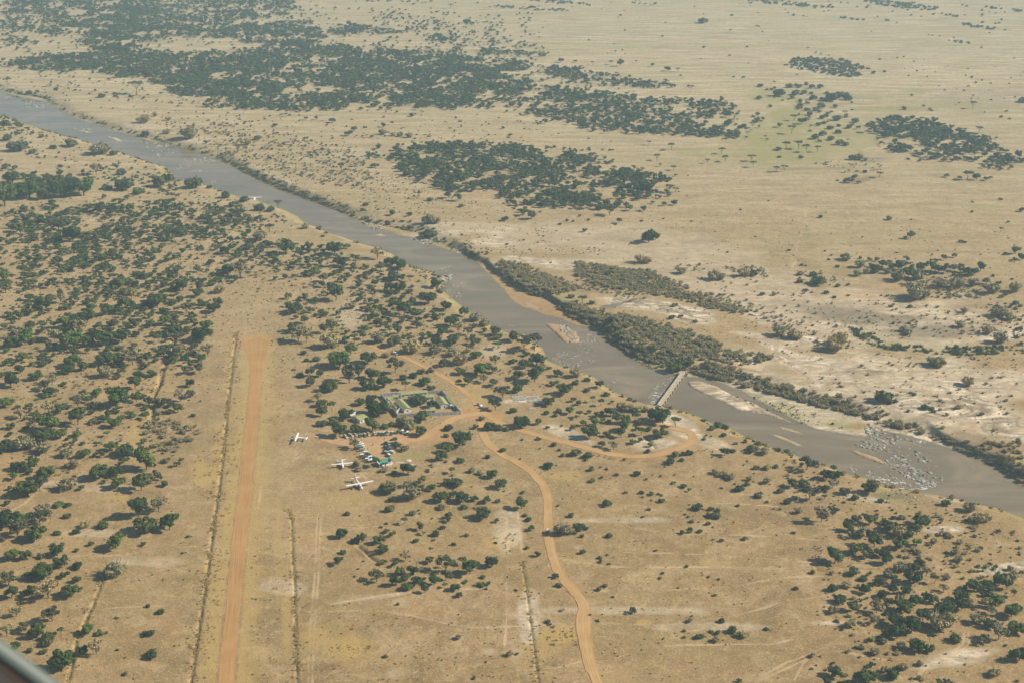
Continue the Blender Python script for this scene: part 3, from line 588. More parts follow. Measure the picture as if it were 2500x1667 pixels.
# lighter versions for the masses that are too many to be things
libc = {}
def lib(name, meshes):
    c = bpy.data.collections.new(name)
    for i, me in enumerate(meshes):
        o = bpy.data.objects.new('%s_%02d' % (name, i), me); c.objects.link(o)
    libc[name] = (c, len(meshes))
def joined(crown, trunk, name):
    V = []; Fc = []; mi = []; b = 0
    for k, me in enumerate((crown, trunk)):
        v = np.empty(len(me.vertices)*3, np.float32); me.vertices.foreach_get('co', v); V.append(v.reshape(-1, 3)); Fc += [tuple(b+i for i in p.vertices) for p in me.polygons]; mi += [k]*len(me.polygons); b += len(me.vertices)
    me = bpy.data.meshes.new(name); me.from_pydata(np.concatenate(V).tolist(), [], Fc); me.materials.append(crown.materials[0]); me.materials.append(trunk.materials[0]); me.polygons.foreach_set('material_index', mi); return me
lo = []
for i in range(12):
    rs = np.random.RandomState(500+i); hi = [(10, .33, .18, .42), (8, .25, .25, .46), (11, .38, .14, .38)][i % 3]
    if i < 10: L = lobes_round(rs, hi[0], hi[1], hi[2], hi[3], .10, .21)
    else: L = [(math.cos(k*2.4)*.38*math.sqrt(k/9), math.sin(k*2.4)*.38*math.sqrt(k/9), .78, .16, .07) for k in range(9)]
    V, Fc = leafy(rs, L, 44, .065, .80, 1); me = npmesh('lo_tree', V, Fc, M['leaf'] if i % 3 else M['leaf_dark'])
    if i in (3, 7): me.materials.clear(); me.materials.append(M['leaf_flat'])
    lo.append(joined(me, trunk_mb(rs, L, hi[3], .035, 3).mesh('lo_trunk', M['bark']), 'lo_tree'))
lib('lib_tree', lo)
los = []
for i in range(6):
    rs = np.random.RandomState(600+i); L = lobes_round(rs, 5, .28, .09, .22, .15, .25, .9); V, Fc = leafy(rs, L, 36, .085, .8, 1); los.append(npmesh('lo_shrub', V, Fc, M['leaf_shrub']))
lib('lib_shrub', los)
log_ = []
for i in range(6):
    rs = np.random.RandomState(650+i); V, Fc = twiggy(rs, 46, 30); log_.append(npmesh('lo_grey', V, Fc, M['leaf_grey']))
lib('lib_grey', log_)
lot = []
for i in range(5):
    rs = np.random.RandomState(700+i); V = []; Fc = []
    for k in range(26):
        th = rs.rand()*6.283; q = .5*rs.rand()**.7; x = math.cos(th)*q; y = math.sin(th)*q; h = .4+.6*rs.rand(); a = rs.rand()*3.14; w = .09
        lx2, ly2 = (rs.rand(2)-.5)*.35; b = len(V); V += [(x-math.cos(a)*w, y-math.sin(a)*w, -.05), (x+math.cos(a)*w, y+math.sin(a)*w, -.05), (x+lx2, y+ly2, h)]; Fc.append((b, b+1, b+2))
    lot.append(npmesh('tuft', np.array(V), Fc, M['grass']))
lib('lib_tuft', lot)
def gn_group(coln):
    g = bpy.data.node_groups.new('scatter_'+coln, 'GeometryNodeTree')
    g.interface.new_socket('Geometry', in_out='INPUT', socket_type='NodeSocketGeometry'); g.interface.new_socket('Geometry', in_out='OUTPUT', socket_type='NodeSocketGeometry')
    N = g.nodes; gi = N.new('NodeGroupInput'); go = N.new('NodeGroupOutput'); ip = N.new('GeometryNodeInstanceOnPoints'); ci = N.new('GeometryNodeCollectionInfo')
    ci.inputs[0].default_value = libc[coln][0]; ci.inputs[1].default_value = True; ci.inputs[2].default_value = True
    def attr(nm, ty):
        a = N.new('GeometryNodeInputNamedAttribute'); a.data_type = ty; a.inputs[0].default_value = nm; return [o for o in a.outputs if o.enabled and o.name == 'Attribute'][0]
    ip.inputs['Pick Instance'].default_value = True
    g.links.new(gi.outputs[0], ip.inputs['Points']); g.links.new(ci.outputs[0], ip.inputs['Instance'])
    g.links.new(attr('pick', 'INT'), ip.inputs['Instance Index']); g.links.new(attr('size', 'FLOAT_VECTOR'), ip.inputs['Scale'])
    er = N.new('FunctionNodeEulerToRotation'); g.links.new(attr('turn', 'FLOAT_VECTOR'), er.inputs[0]); g.links.new(er.outputs[0], ip.inputs['Rotation'])
    g.links.new(ip.outputs[0], go.inputs[0]); return g
_gg = {}
def scatter(name, coln, P, Sc, label, seed=1, tilt=0):
    if not len(P): return
    rs = np.random.RandomState(seed); n = len(P); P = np.asarray(P, np.float32); Sc = np.asarray(Sc, np.float32)
    if Sc.ndim == 1: Sc = np.stack([Sc, Sc, Sc*(.8+.4*rs.rand(n))], 1)
    me = bpy.data.meshes.new(name); me.vertices.add(n); me.vertices.foreach_set('co', P.ravel())
    a = me.attributes.new('size', 'FLOAT_VECTOR', 'POINT'); a.data.foreach_set('vector', Sc.astype(np.float32).ravel())
    T = np.zeros((n, 3), np.float32); T[:, 2] = rs.rand(n)*6.283; T[:, :2] = (rs.rand(n, 2)-.5)*tilt; a = me.attributes.new('turn', 'FLOAT_VECTOR', 'POINT'); a.data.foreach_set('vector', T.ravel())
    a = me.attributes.new('pick', 'INT', 'POINT'); a.data.foreach_set('value', rs.randint(0, libc[coln][1], n).astype(np.int32))
    me.update(); o = put(name, me)
    if coln not in _gg: _gg[coln] = gn_group(coln)
    md = o.modifiers.new('scatter', 'NODES'); md.node_group = _gg[coln]
    return tag(o, label, None, None, 'stuff')
# ---------------------------------------------------------------- where plants stand (read off the photograph tile by tile: x,y of the foot and crown width)
Z = 3.357
TILES = [
(0,1200,"60,290,200 230,30,170 350,190,140 330,270,180 300,390,170 150,380,180 480,120,80s 560,210,60s 560,120,60s 700,290,85g 860,290,85s 620,340,60s 480,345,60s 440,445,50 745,440,50 510,440,45s 950,465,150 1140,200,160 1300,160,160 1390,310,150 1190,330,200 1340,300,100 1180,440,45 1540,375,30s 1500,505,25s 110,550,110 210,550,90 340,540,70s 470,520,110 500,610,120 640,625,80s 625,490,40s 930,690,170g 360,700,170 250,720,90 530,700,80 70,760,170 400,870,220 570,850,150 630,740,70 240,840,100 350,910,80 100,870,110 430,1060,140 140,1020,100 200,1140,110 310,1180,140 500,1160,60 400,1200,90s 380,1260,90s 360,1320,60s 240,1310,50s 500,1460,190 725,1160,110 820,1170,70s 875,1160,30s 790,1330,120 680,1330,100 1215,945,40s 1310,1000,60s 965,1035,30s 1190,1165,50s 1245,1180,60 955,1300,30s 1250,1355,110s 1030,1500,45s 1430,1265,20s 130,1290,90 60,1180,110"),
(0,800,"100,160,110 210,140,110 340,50,60 470,130,100 600,160,180 720,150,110 690,60,80 790,75,95 180,270,100 305,210,55 75,275,55s 270,310,50 375,250,30s 415,250,15s 170,370,75 600,310,140 560,370,120 690,350,85 295,420,110 430,465,110 370,510,110 410,545,100 90,480,130 20,400,60 510,400,100 520,470,60 880,300,150 870,140,140 1000,120,140 1090,300,170 1215,280,70 1250,400,80 1140,410,90 870,400,120g 1110,500,100 790,575,100 690,565,70 1120,605,80 960,640,190 1030,625,80 40,650,110 170,740,120 240,660,70 400,710,110 500,700,100 640,650,120 640,790,140 270,780,60 400,840,160 370,925,190 500,900,90 640,885,70s 60,1000,130 220,990,160g 770,780,70s 850,775,80 900,740,80 940,810,110 1060,740,70 1190,715,60s 1220,630,80 1320,640,100 1540,375,90 1640,370,80 1650,275,90 1460,200,90 1700,230,110 1480,240,110 1560,480,80 1480,600,110 1560,570,80 1460,690,90 1390,700,60s 1580,725,40s 1300,750,30s 1300,710,40s 880,890,60 1030,1045,150 910,1000,100 1170,1040,95 690,1060,110 590,965,30s 680,955,45s 480,1005,35s 785,945,35s 540,1050,110g 350,1020,110g 140,1160,100 235,1165,120 120,1240,70 600,1145,110g 380,1240,130 330,1335,140 550,1320,140g 820,1230,150 950,1210,130 1200,1160,170 1000,1060,70g 1450,1135,60 1490,1080,35s 970,1310,120 1160,1330,140 1280,1270,120 1350,1300,60 420,1180,80g 990,750,60s 1090,730,60s 730,660,50s 1420,330,60 1330,190,60 1300,120,70 1380,80,60 1260,220,60 40,30,70 60,200,60 150,380,60"),
(600,800,"480,215,50s 500,275,40s 580,270,60s 770,320,180 860,220,110 1000,290,140 1225,365,150 530,480,85 530,400,80 610,400,70 650,515,90 710,515,110 850,450,180 930,400,120 1000,500,120 1030,420,120 1130,490,130 780,420,110 590,600,90 620,640,90 705,680,80 620,720,90 395,345,30s 450,400,60s 630,800,85s 820,750,130 720,785,80s 940,630,90 1030,600,100 1080,715,200 1180,690,110 1040,840,130 1100,770,130 900,860,110 770,890,130 1310,510,80 1300,420,60s 1380,405,70s 1465,470,90s 1520,505,70s 1515,360,60s 1440,370,70s 1630,315,90 1760,380,90 1420,625,140 1530,650,90 1350,600,70g 1440,765,120 1290,800,110g 1360,830,90g 1440,880,100 1200,800,60s 1150,820,60s 1930,385,130 1820,465,80 1950,445,90 2050,670,115 2110,570,140 2230,525,90 2030,475,80 2060,175,80 2240,415,90 1750,440,40s 1775,965,160 1600,1080,90 1650,1020,90 1690,1190,60 1755,1100,70s 890,985,100 1230,990,80 1300,1005,70g 1070,1135,80 1330,1200,110 1210,1200,50s 1130,1180,60g 2105,1015,50s 2000,835,90 1885,825,50 2080,830,75s 2140,840,45s 2260,920,25s 1930,755,50s 1660,835,70s 1650,890,45s 2260,810,150 2190,690,60s 1450,1265,70 2090,1310,100 2020,1225,90 1160,1345,140s 1200,1420,60 1390,1310,60 1330,1300,80g 1350,1400,140g 1600,1425,120 1650,1285,80 1730,1290,110s 1450,1350,90 1520,1330,70 1770,1425,110 1700,1385,70 1870,1415,75 1975,1430,80 2060,1430,40s 2260,1480,100 2270,1355,40s 1200,1490,60s 1600,1480,70s 1790,1480,60s 1370,1530,60g 1420,1500,20s 1665,1560,60 1950,1560,130 830,1530,50s 910,1140,60s 930,1170,60g 1110,110,60 1090,120,110g 1240,65,80 1330,125,110 1560,140,100 1700,115,90 1610,70,90 1220,150,120 960,95,60 820,120,70 890,120,70 700,160,150g 430,110,150 500,120,120 650,45,80 740,140,80 1890,245,90 1980,1065,40s 1640,1100,30s 1490,1170,30s 1850,1180,60g 1920,1200,60g 1150,240,70g 1360,200,150g 1300,120,60g 1550,210,110g 1690,230,90g 1760,300,110g 1850,50,80 1500,90,60 1450,110,70 1410,170,50 1820,200,50g"),
(1200,800,"30,65,90 50,180,70 30,300,90 175,110,90 270,195,110f 350,190,130f 270,325,95 370,300,110 180,290,70 215,410,90 355,440,130 510,470,80 540,395,80 595,545,130 690,460,60s 690,400,90g 785,435,50s 890,490,70 785,520,55s 410,350,90g 470,340,40s 830,610,50 670,605,50 720,630,50 900,640,60 990,620,35 940,555,55s 465,635,100 385,790,60 450,705,45s 975,720,90 640,700,70 720,735,60 620,720,50 520,725,40s 1030,775,80 1180,775,80 1090,840,100 850,800,70 750,800,60 660,835,50 800,895,130 760,905,80 940,890,60 860,870,60 1060,895,80 1230,880,80 1220,795,60 1370,775,190 1510,810,80 1380,895,120 1160,950,70 1220,930,50 905,975,60 1000,995,90 1300,975,40 1285,1020,45s 1060,670,80g 1130,680,80g 1200,690,70g 1260,680,70g 960,770,40s 800,700,40 1330,830,60 1100,780,80 1290,840,60g 460,825,40 575,805,25 385,915,45s 505,965,45s 555,1005,30s 585,1050,40s 680,1045,85s 790,1065,75s 775,1090,30s 395,990,20s 470,1145,80s 820,1165,50s 945,1160,30s 895,1145,25s 1025,1210,40s 1190,1205,60s 1265,1245,25s 825,1260,50s 900,1230,30s 1085,1085,30s 1910,1045,85 1970,1020,50s 1895,885,45s 1810,830,50s 1620,1035,60s 1575,1035,40s 1505,1055,60s 1470,1110,85s 1560,1090,40s 1745,915,35s 1800,890,20s 1755,885,25s 2080,935,35s 2000,950,35s 2140,1010,100s 1490,1275,40s 1580,1305,50s 1620,1340,35 1655,1220,15s 1385,1215,20s 1500,1205,20s 1320,1205,15s 1100,1355,35s 1230,1355,40s 1310,1365,45s 1370,1365,30s 1400,1425,50s 1395,1375,25s 1235,1390,20s 950,1455,75s 1285,1490,30s 1310,1415,20s 655,1550,50s 2030,1335,80s 2190,1385,75s 1890,1315,25s 2020,1460,35s 1690,1485,65s 1620,1450,20s 1700,690,90g 1760,720,80g 1850,810,70s 1920,830,60s 1490,360,120 1440,340,60g 1580,300,50g 1340,400,60g 1830,1195,60g 1900,1215,70g 1960,1240,70g 2110,1250,50g 2250,1270,60g 1140,500,30s 1640,660,50g 560,690,50s"),
(1800,800,"60,940,35s 130,1005,100g 220,1030,80g 570,1160,150 520,1185,60 640,1130,60 730,1240,110 820,1220,90 780,1310,90 1090,1265,50s 1080,1355,130 1170,1425,50s 600,1380,120 640,1440,70 450,1300,80 350,1345,60s 240,1155,70g 155,1155,50s 320,1145,50s 410,1435,50s 700,1550,120 780,1540,100 1900,1500,100g 500,1515,60g 1180,605,140s 1450,555,35s 1590,670,50s 1170,535,30s 800,185,150g 840,140,120g 750,190,100s 890,1360,80s 350,90,90g 430,85,60g 500,90,90g 1650,320,110g 1600,300,90g 1890,470,100g 1810,660,60g 1240,620,50s 1300,610,40s 1400,690,30s 1540,665,70s 1610,690,40s 2000,715,40s 2440,1200,40s 960,1400,60s 1700,1450,70s 1130,1250,60s 80,1290,50s 30,1330,50s 190,1380,60s 720,1330,60s 560,1300,90s 780,790,25s 1360,30,60g 1420,70,50g 2050,50,90g 2150,120,110g 1980,190,60s"),
(1800,1200,"590,60,150 640,100,60 715,60,50 500,165,60g 690,245,140 770,195,80 1500,280,150 970,245,80 1085,265,100 1110,220,40 910,320,90 940,370,100 1030,360,120g 1250,315,130 1310,360,130g 1120,450,140 970,505,120 1070,540,120 1170,525,100 1220,590,100 1330,460,110 1470,440,80 1470,350,80 1410,380,80 800,580,140 950,670,90s 1030,725,70s 1180,765,70 1130,760,70 1280,755,110 1440,745,140 1450,650,110 1500,610,90 1550,690,90 1610,750,70 780,800,80s 900,780,80g 1040,830,90 1195,865,90 1380,840,90 1260,900,60 1460,930,110 1370,985,150 1550,895,90 1690,815,90 1700,990,160 1610,910,80 1840,965,110 1830,890,130 1940,810,120 2060,815,100 2120,930,140 2260,860,60 2080,1000,100 2250,1020,130 2290,1150,150 2140,1210,140 2070,1110,120 1960,1070,110g 2020,1240,110 2310,1380,150 840,900,100s 790,990,90g 940,975,90 1120,1080,90 1140,990,120 1220,1050,100 1520,1050,120 1310,1200,140 1430,1140,160 1300,1100,130 1590,1150,80s 1470,1300,130 1570,1310,90 1330,1280,80g 1800,1225,90s 1165,1215,60s 920,1100,100g 1130,1330,80g 1020,1285,50s 800,1510,120 1100,1440,60 1080,1540,130 1020,1580,140 1270,1530,110s 1210,1475,70g 1360,1455,70g 1490,1420,60g 2100,1500,100g 620,670,40s 480,800,45s 465,340,35s 60,390,45s 10,110,25s 235,1130,40s 40,1190,90g 2070,605,45 2330,690,45f 1810,570,70g 1780,510,70g 1895,180,90s 1175,85,50s 1350,220,60s 1280,220,40s 1590,560,30s 1650,1110,190g 1740,1060,110g 1340,650,110g 1960,250,120g 2030,240,90g 1890,930,80g 2230,730,120g 2150,760,110 2030,780,90 2210,800,80 1850,810,70 2290,980,90 1330,900,80g 900,30,60s 1240,700,90g 1820,580,60g 1580,1230,80 1200,1240,60g"),
(600,1200,"1195,75,60 830,190,40s 1370,190,60 1425,180,20s 1300,265,60 1660,245,60 1190,155,70s 1590,135,60 1790,130,60s 1945,250,130 2060,250,40 2250,135,100 2310,235,50s 2340,315,60 2285,200,40s 1150,335,55 1150,290,45 1205,365,60 1425,315,65 1460,355,40 1415,350,30s 1565,360,60s 1610,305,45s 1390,415,45s 1540,400,30s 1520,465,30s 1525,220,22s 1810,360,40s 1705,435,35s 790,375,90 950,410,80 895,420,70s 1090,420,90 1125,495,100 795,505,60 760,595,85 1130,590,70 1075,735,140 1310,560,90 1510,580,75 1220,615,55 1265,680,80 1640,650,160 1600,610,80 1700,620,80 1775,595,80 1840,670,140 2020,610,110 1370,680,90 1400,760,90 1230,765,90 1310,725,80s 1545,760,90 1460,730,40 1640,720,80 1690,700,40 1320,790,90s 1470,825,60 1630,785,50 1715,805,85 1800,745,45 1750,860,60 1945,705,45s 1990,765,45 1930,770,70s 1970,800,25s 2215,810,30s 895,695,25s 925,635,20s 1245,925,30s 1145,1355,40s 1970,1395,25s 1740,1205,50g 1875,1530,30s 2305,465,40s 2220,1335,30s 1870,135,20s 1400,615,90d 2160,1340,60g"),
(1200,1200,"380,530,50 300,465,40s 320,315,55s 285,235,45s 270,195,25s 240,135,90 710,325,100 770,305,40s 570,340,130g 640,340,80g 745,370,35s 655,205,50s 960,370,55s 745,505,50s 885,545,40s 895,575,35s 970,595,30s 525,705,60 550,775,55s 205,810,30s 460,1070,45s 480,1090,30s 1155,990,60 870,1060,35s 1885,1065,50s 1620,1065,55g 1980,1155,75s 1855,1165,50s 1800,1150,40s 1700,1200,70s 1840,1225,60g 2055,1200,90g 1575,1145,30s 1580,1195,30s 2255,1135,30s 1400,670,30s 1380,710,30s 1600,615,30s 935,775,40s 880,810,40s 1825,855,35s 1885,405,40s 1810,395,20s 2080,390,40s 1560,340,40s 1640,250,40s 1700,250,20s 1770,270,40s 1815,290,20s 1630,310,40s 1620,335,40s 1705,335,40s 1610,210,25s 1620,105,20s 1690,145,80s 1840,210,90s 1780,200,50s 1800,150,50s 1860,160,40s 1240,210,30s 2030,1560,50 1285,150,30s 2025,115,30s 1345,485,30s 580,975,40g 2200,30,70s 1780,700,30s 1530,790,20s 950,520,25s 805,1010,20s 1410,1205,20s"),
(0,400,"40,350,200 240,280,170 100,160,130 500,270,190 370,290,120 690,260,180 600,190,110 570,125,60s 790,90,110 860,50,40 1000,90,75s 870,210,80s 1000,215,130s 1130,250,80s 1310,190,110s 1380,145,110s 1600,195,130s 1710,205,45s 1860,280,70s 1210,355,65 745,375,60 830,405,120 1070,395,70 1490,400,60 1580,415,70 1570,350,50 1320,440,60 285,465,60 360,505,80 480,540,100 600,440,90 600,640,130 140,560,90 185,915,85 320,810,85 680,880,80 485,820,70 240,1120,75 255,1245,75 245,1370,90 330,1395,75 520,1350,110 620,1340,140 720,1300,120 650,1410,140 800,1410,90 1000,1010,130 930,980,80 1500,1040,110 1620,1090,90 1660,1185,70 1750,1220,110 1790,1160,80 1800,1060,80g 1730,830,70 1970,930,140 1890,900,110 1530,1230,110 1660,1450,170 1700,1360,100 1430,1410,90 1360,1320,100 2265,690,45 2120,630,130g 1850,740,90 1895,800,40 1665,780,50 1195,765,60 930,1350,70 1240,1330,80 1140,1310,60 1080,1110,110 870,1240,120 970,1230,90 1290,1180,130 1130,1250,60 1030,1200,110 380,1200,130 500,1140,90 50,1060,110 30,960,130 160,1060,50s 190,990,40s 110,1190,30s 240,800,60 110,830,40s 1000,360,40s 940,310,40s 850,290,40 430,330,60s 510,320,60s 200,380,60s 1430,350,40s 1290,330,60s 2010,310,80s 1910,350,80s 1970,390,90g 2130,380,80s 2220,390,70s 2280,360,60f 2190,330,30d 2120,280,60s 1330,1420,70 560,1410,110 450,1450,110 140,1430,90 220,1440,90 1050,1440,110g 900,1450,60g"),
(600,400,"380,705,95 320,705,50 515,705,75 575,765,60 730,745,130 830,695,65 255,685,50 200,690,60 90,650,110 195,565,80 900,825,80 780,845,110 1080,780,110 1155,750,130d 1200,840,110 1270,860,100 1105,875,65 1210,950,110s 1350,970,60 990,865,40 950,865,30s 970,955,40 1060,1000,65 920,1020,70 1260,1050,110 1180,1045,80 1360,1015,35s 1560,1030,90 1500,1150,130 1450,1085,50 1640,1200,100 1790,1250,80 1880,1255,45 1680,1330,120 1610,1275,60 1740,1380,90 1820,1400,90 1400,1345,80 1270,1325,60 1110,1335,60 970,1380,90 1700,1485,80 1570,1520,100 1860,1495,40 1900,1565,90 2065,1440,90 2190,1440,90 2060,1515,70 1330,1480,110 1230,1405,60 1080,1245,90g 1200,1190,90 1300,1240,110 1250,1220,90 1380,1255,80 740,1120,140 480,1125,60 350,1110,60 400,1220,140 360,1250,70 390,1380,110 480,1310,80 700,1335,90g 490,1410,90g 20,935,60 860,1190,90g 225,835,60 450,760,60 610,830,60 640,970,70 560,920,90 500,830,60 270,330,50f 180,320,40d 1200,425,50 1350,430,45 960,385,35s 985,345,45s 1085,380,25s 1380,290,30 1515,305,50s 1420,240,25s 1660,285,60 1740,305,70 1770,355,45s 1215,475,25s 1295,475,25s 1350,480,20s 1500,600,110s 1350,530,40s 1880,390,.1s 2140,665,25s 1775,585,25s 1800,665,30s 2200,375,20s 2130,470,60 2280,425,80 2250,400,50 1980,745,30s 1500,490,110g 1560,490,70g 490,530,60g 600,540,50s 330,740,150 110,560,.1s 910,650,50g 630,600,30s 660,570,30s 1880,1290,100g 1950,1330,90g 1420,970,30g 1600,1060,70g"),
(1200,400,"1290,645,120 1345,625,70 765,560,40 1045,490,50 1495,340,50 1415,345,50 615,470,25s 670,475,25s 795,465,25s 725,435,30 505,340,50 110,470,60 330,455,80 270,430,60 400,400,25s 970,425,110 1130,385,60 1250,390,60 1265,100,60 1380,25,30 1490,55,50 1510,105,30 1385,150,20s 1035,120,70 125,665,25s 955,930,55 485,815,20s 745,1145,70f 1935,730,20s 350,340,50 1310,240,50 1460,235,70f 1510,240,50f 1270,240,90 1350,240,40 1450,270,40 1060,210,40 1110,220,70 780,370,70 1320,330,40 1050,200,40 1080,290,50 1200,300,60 950,350,60 1210,480,.1s 560,500,30s 1410,455,20s 1230,475,25s 1220,810,90g 1270,815,80g 1830,950,110g 1880,950,80g 1560,900,80g 1530,920,60g 2060,920,90g 2150,920,70s 1260,1100,.1s 1870,1080,30s 660,1100,50s 820,1150,50s 1500,1170,50s 1460,1290,.1s 500,1270,.1s 1550,1260,40s 1670,1300,40s 1480,1270,60s 700,700,.1s"),
(1800,400,"1240,460,50s 1420,615,60 1380,610,30s 685,445,35s 430,715,30s 720,720,18s 745,790,25s 770,755,22s 820,850,35s 1005,780,30s 1145,800,40 1085,800,45 1385,800,60 1190,850,80 1095,850,55 1140,890,110s 1780,770,45 1695,790,50 1300,730,15s 1600,750,18s 1645,715,18s 1835,850,55 2140,1000,50 2040,990,65 2100,925,30s 2255,950,25s 1400,930,120 1320,870,90 1270,870,80 1500,880,70 1590,880,90 1650,890,90 1720,900,100 1780,880,60 1900,920,110 1990,880,75 1950,910,70 1830,890,60 1540,850,50 1800,950,60 2280,740,80 2330,790,60 2270,800,40 2200,745,30s 2335,390,60 2220,485,30 2160,560,35 1920,400,25s 890,790,90g 860,800,60g 1000,850,80g 620,920,60s 525,915,50g 670,990,120s 510,975,50s 560,1045,45s 730,1065,45s 795,1100,35s 820,1010,40s 905,1000,30s 910,1085,30s 1225,1090,30s 1255,1175,35s 1415,1180,40s 1490,1110,200g 1860,1220,60g 450,840,.1s 530,835,30s 1350,1385,.1s 1400,1400,80g 1830,1340,80g 2080,1060,120g 2270,1050,100g 2160,1100,40s 2195,1080,40s 2280,1150,50s 2150,1250,130g 2230,1280,100g 110,900,.1s 1830,645,40s 1865,650,30s 40,910,90g 140,915,60s 390,1170,25s 1230,900,60g 980,920,70g 1060,900,60g 1310,960,120g 1480,950,110g 1660,1010,120g 1800,1020,120g 1930,1000,90g 2090,440,.1s 450,675,12s 350,1410,110g 450,1430,110g 200,1080,40s 300,1080,40g"),
(1800,0,"345,1045,45 445,1100,60f 460,992,55 530,1020,70 672,1035,45 825,1095,50s 990,1060,40 345,1235,55 400,1230,60f 500,1225,70f 565,1250,65f 655,1250,50f 130,1375,50f 120,1325,60f 320,1412,50f 385,1410,50f 920,1500,70 880,1500,40 960,1480,50 995,1508,40 1165,1458,50f 820,1485,25s 1715,1455,50 1885,1475,90 1960,1478,60 2075,1465,35 2040,1480,50 1820,1470,40 1930,893,55f 1980,1092,55f 575,412,25f 643,442,20 685,452,20 752,460,20 1815,862,25f 2125,1140,25 2300,1285,60 2340,840,80s 2165,965,30s 1360,900,35s 1575,905,25s 1425,785,22s 760,1060,55s 835,1040,35s 920,1055,60s 970,1005,60s 1010,1010,.1s 810,990,70s 700,975,50s 1255,1000,80 1370,1010,70 1240,1130,70 1090,1090,70 1610,1010,60 345,1295,30s 520,1298,40s 640,1140,60s 680,1165,35s 700,1110,60s 770,1150,60s 830,1190,60s 880,1195,50s 905,1165,25f 645,910,50s 690,890,70s 570,910,50s 515,875,50s 500,895,40s 740,940,40s 590,945,50s 895,965,40s 880,950,40f 180,815,50s 265,880,30s 190,715,45s 240,740,30s 280,740,30s 330,790,90s 430,720,60s 500,720,60s 570,700,40s 610,725,50s 680,725,50s 480,780,80s 550,770,50s 620,820,60s 700,830,60s 760,830,90s 830,800,80s 880,790,70s 910,820,70s 730,770,40s 450,810,40s 520,840,40s 940,1310,60s 1000,1310,70g 1050,1320,40g 1400,1310,25s 1070,50,18s 230,640,.1s 1850,170,.1s 1115,605,35s 1205,595,30s 2000,395,20s 1600,295,14s 1570,290,14s 1660,300,14s"),
(1200,0,"1290,1192,35f 1475,1232,55f 1355,1318,50f 1885,1262,50f 1915,1328,55f 1768,1342,35f 285,522,45 570,515,50 685,515,30 885,800,50f 350,900,45 440,1015,50 95,1060,30 155,1120,35 978,1160,15s 797,1140,18s 1057,137,28 1400,302,18s 1955,267,30f 1187,520,25f 2120,60,35f 1525,590,35f 1015,440,25 950,440,12s 1095,445,15s 980,530,40 1055,545,50 825,535,30 1320,550,35 1440,585,50 2060,640,30s 1735,192,80s 1970,132,25s 1740,120,15s 1630,1,.1s 2080,1375,.1s 85,80,25s"),
(600,0,"840,1115,70 890,1075,50 1130,1045,40 330,960,40 360,950,30 580,985,30 495,985,35 710,1010,60 105,995,15s 2105,1065,30f 2170,1125,30 1470,1135,30 1510,1140,30 1540,1160,25s 990,1130,30 1030,1130,30 1060,1375,70 785,1400,60 195,1315,35 95,1310,25 1680,75,40f 2000,75,25f 580,75,35f 735,70,25s 845,80,25 2300,525,40f 240,1035,35s 985,1050,35s 1120,1105,70g 1210,1115,50g 1270,1120,60g 1340,1130,60g 540,1160,25s 630,1230,35s 1130,965,20s 1200,1010,25s 1360,955,40s 1725,970,22s 1765,1000,30s 1380,40,25s 2100,80,30f 1990,1110,20s 1560,190,50s 1815,190,60s"),
(0,0,"1120,770,100f 150,1050,70 225,1090,45 345,1130,50s 790,1420,80 840,1400,50 1000,1430,75s 1080,1395,30 685,1430,35 570,1465,65s 60,1150,80s 160,1235,150s 270,1260,70s 580,1200,110s 830,1265,150g 930,1270,60s 460,740,35s 240,770,50s 615,745,25s 30,1050,80 2105,1305,25 2205,1310,35 310,755,30s 830,800,60s 1065,800,30s 945,795,30s 60,700,60f 490,215,60f 930,1360,30s 960,1390,40 500,1370,40s 870,1380,30s 1550,1140,130g 1180,1010,110g 1380,990,50g 1270,955,50g 1690,1180,30  2110,1150,60s 2020,1190,80g 1370,1100,60g 1190,1110,60s 440,1220,60s 160,1380,.1s 450,1440,.1s"),
]
PL_ = []      # px, py, width px, kind
for ox, oy, s in TILES:
    for t in s.split():
        k = 'r'
        if t[-1].isalpha(): k = t[-1]; t = t[:-1]
        a, b, w = [float(v) for v in t.split(',')]
        if w < 5: continue
        PL_.append((ox+a/Z, oy+b/Z, w/Z, k))
keep = []
for p in sorted(PL_, key=lambda p: -p[2]):
    if all((abs(p[0]-q[0]) > .42*max(q[2], 3)) or (abs(p[1]-q[1]) > .30*q[2]) for q in keep if abs(p[0]-q[0]) < 40): keep.append(p)
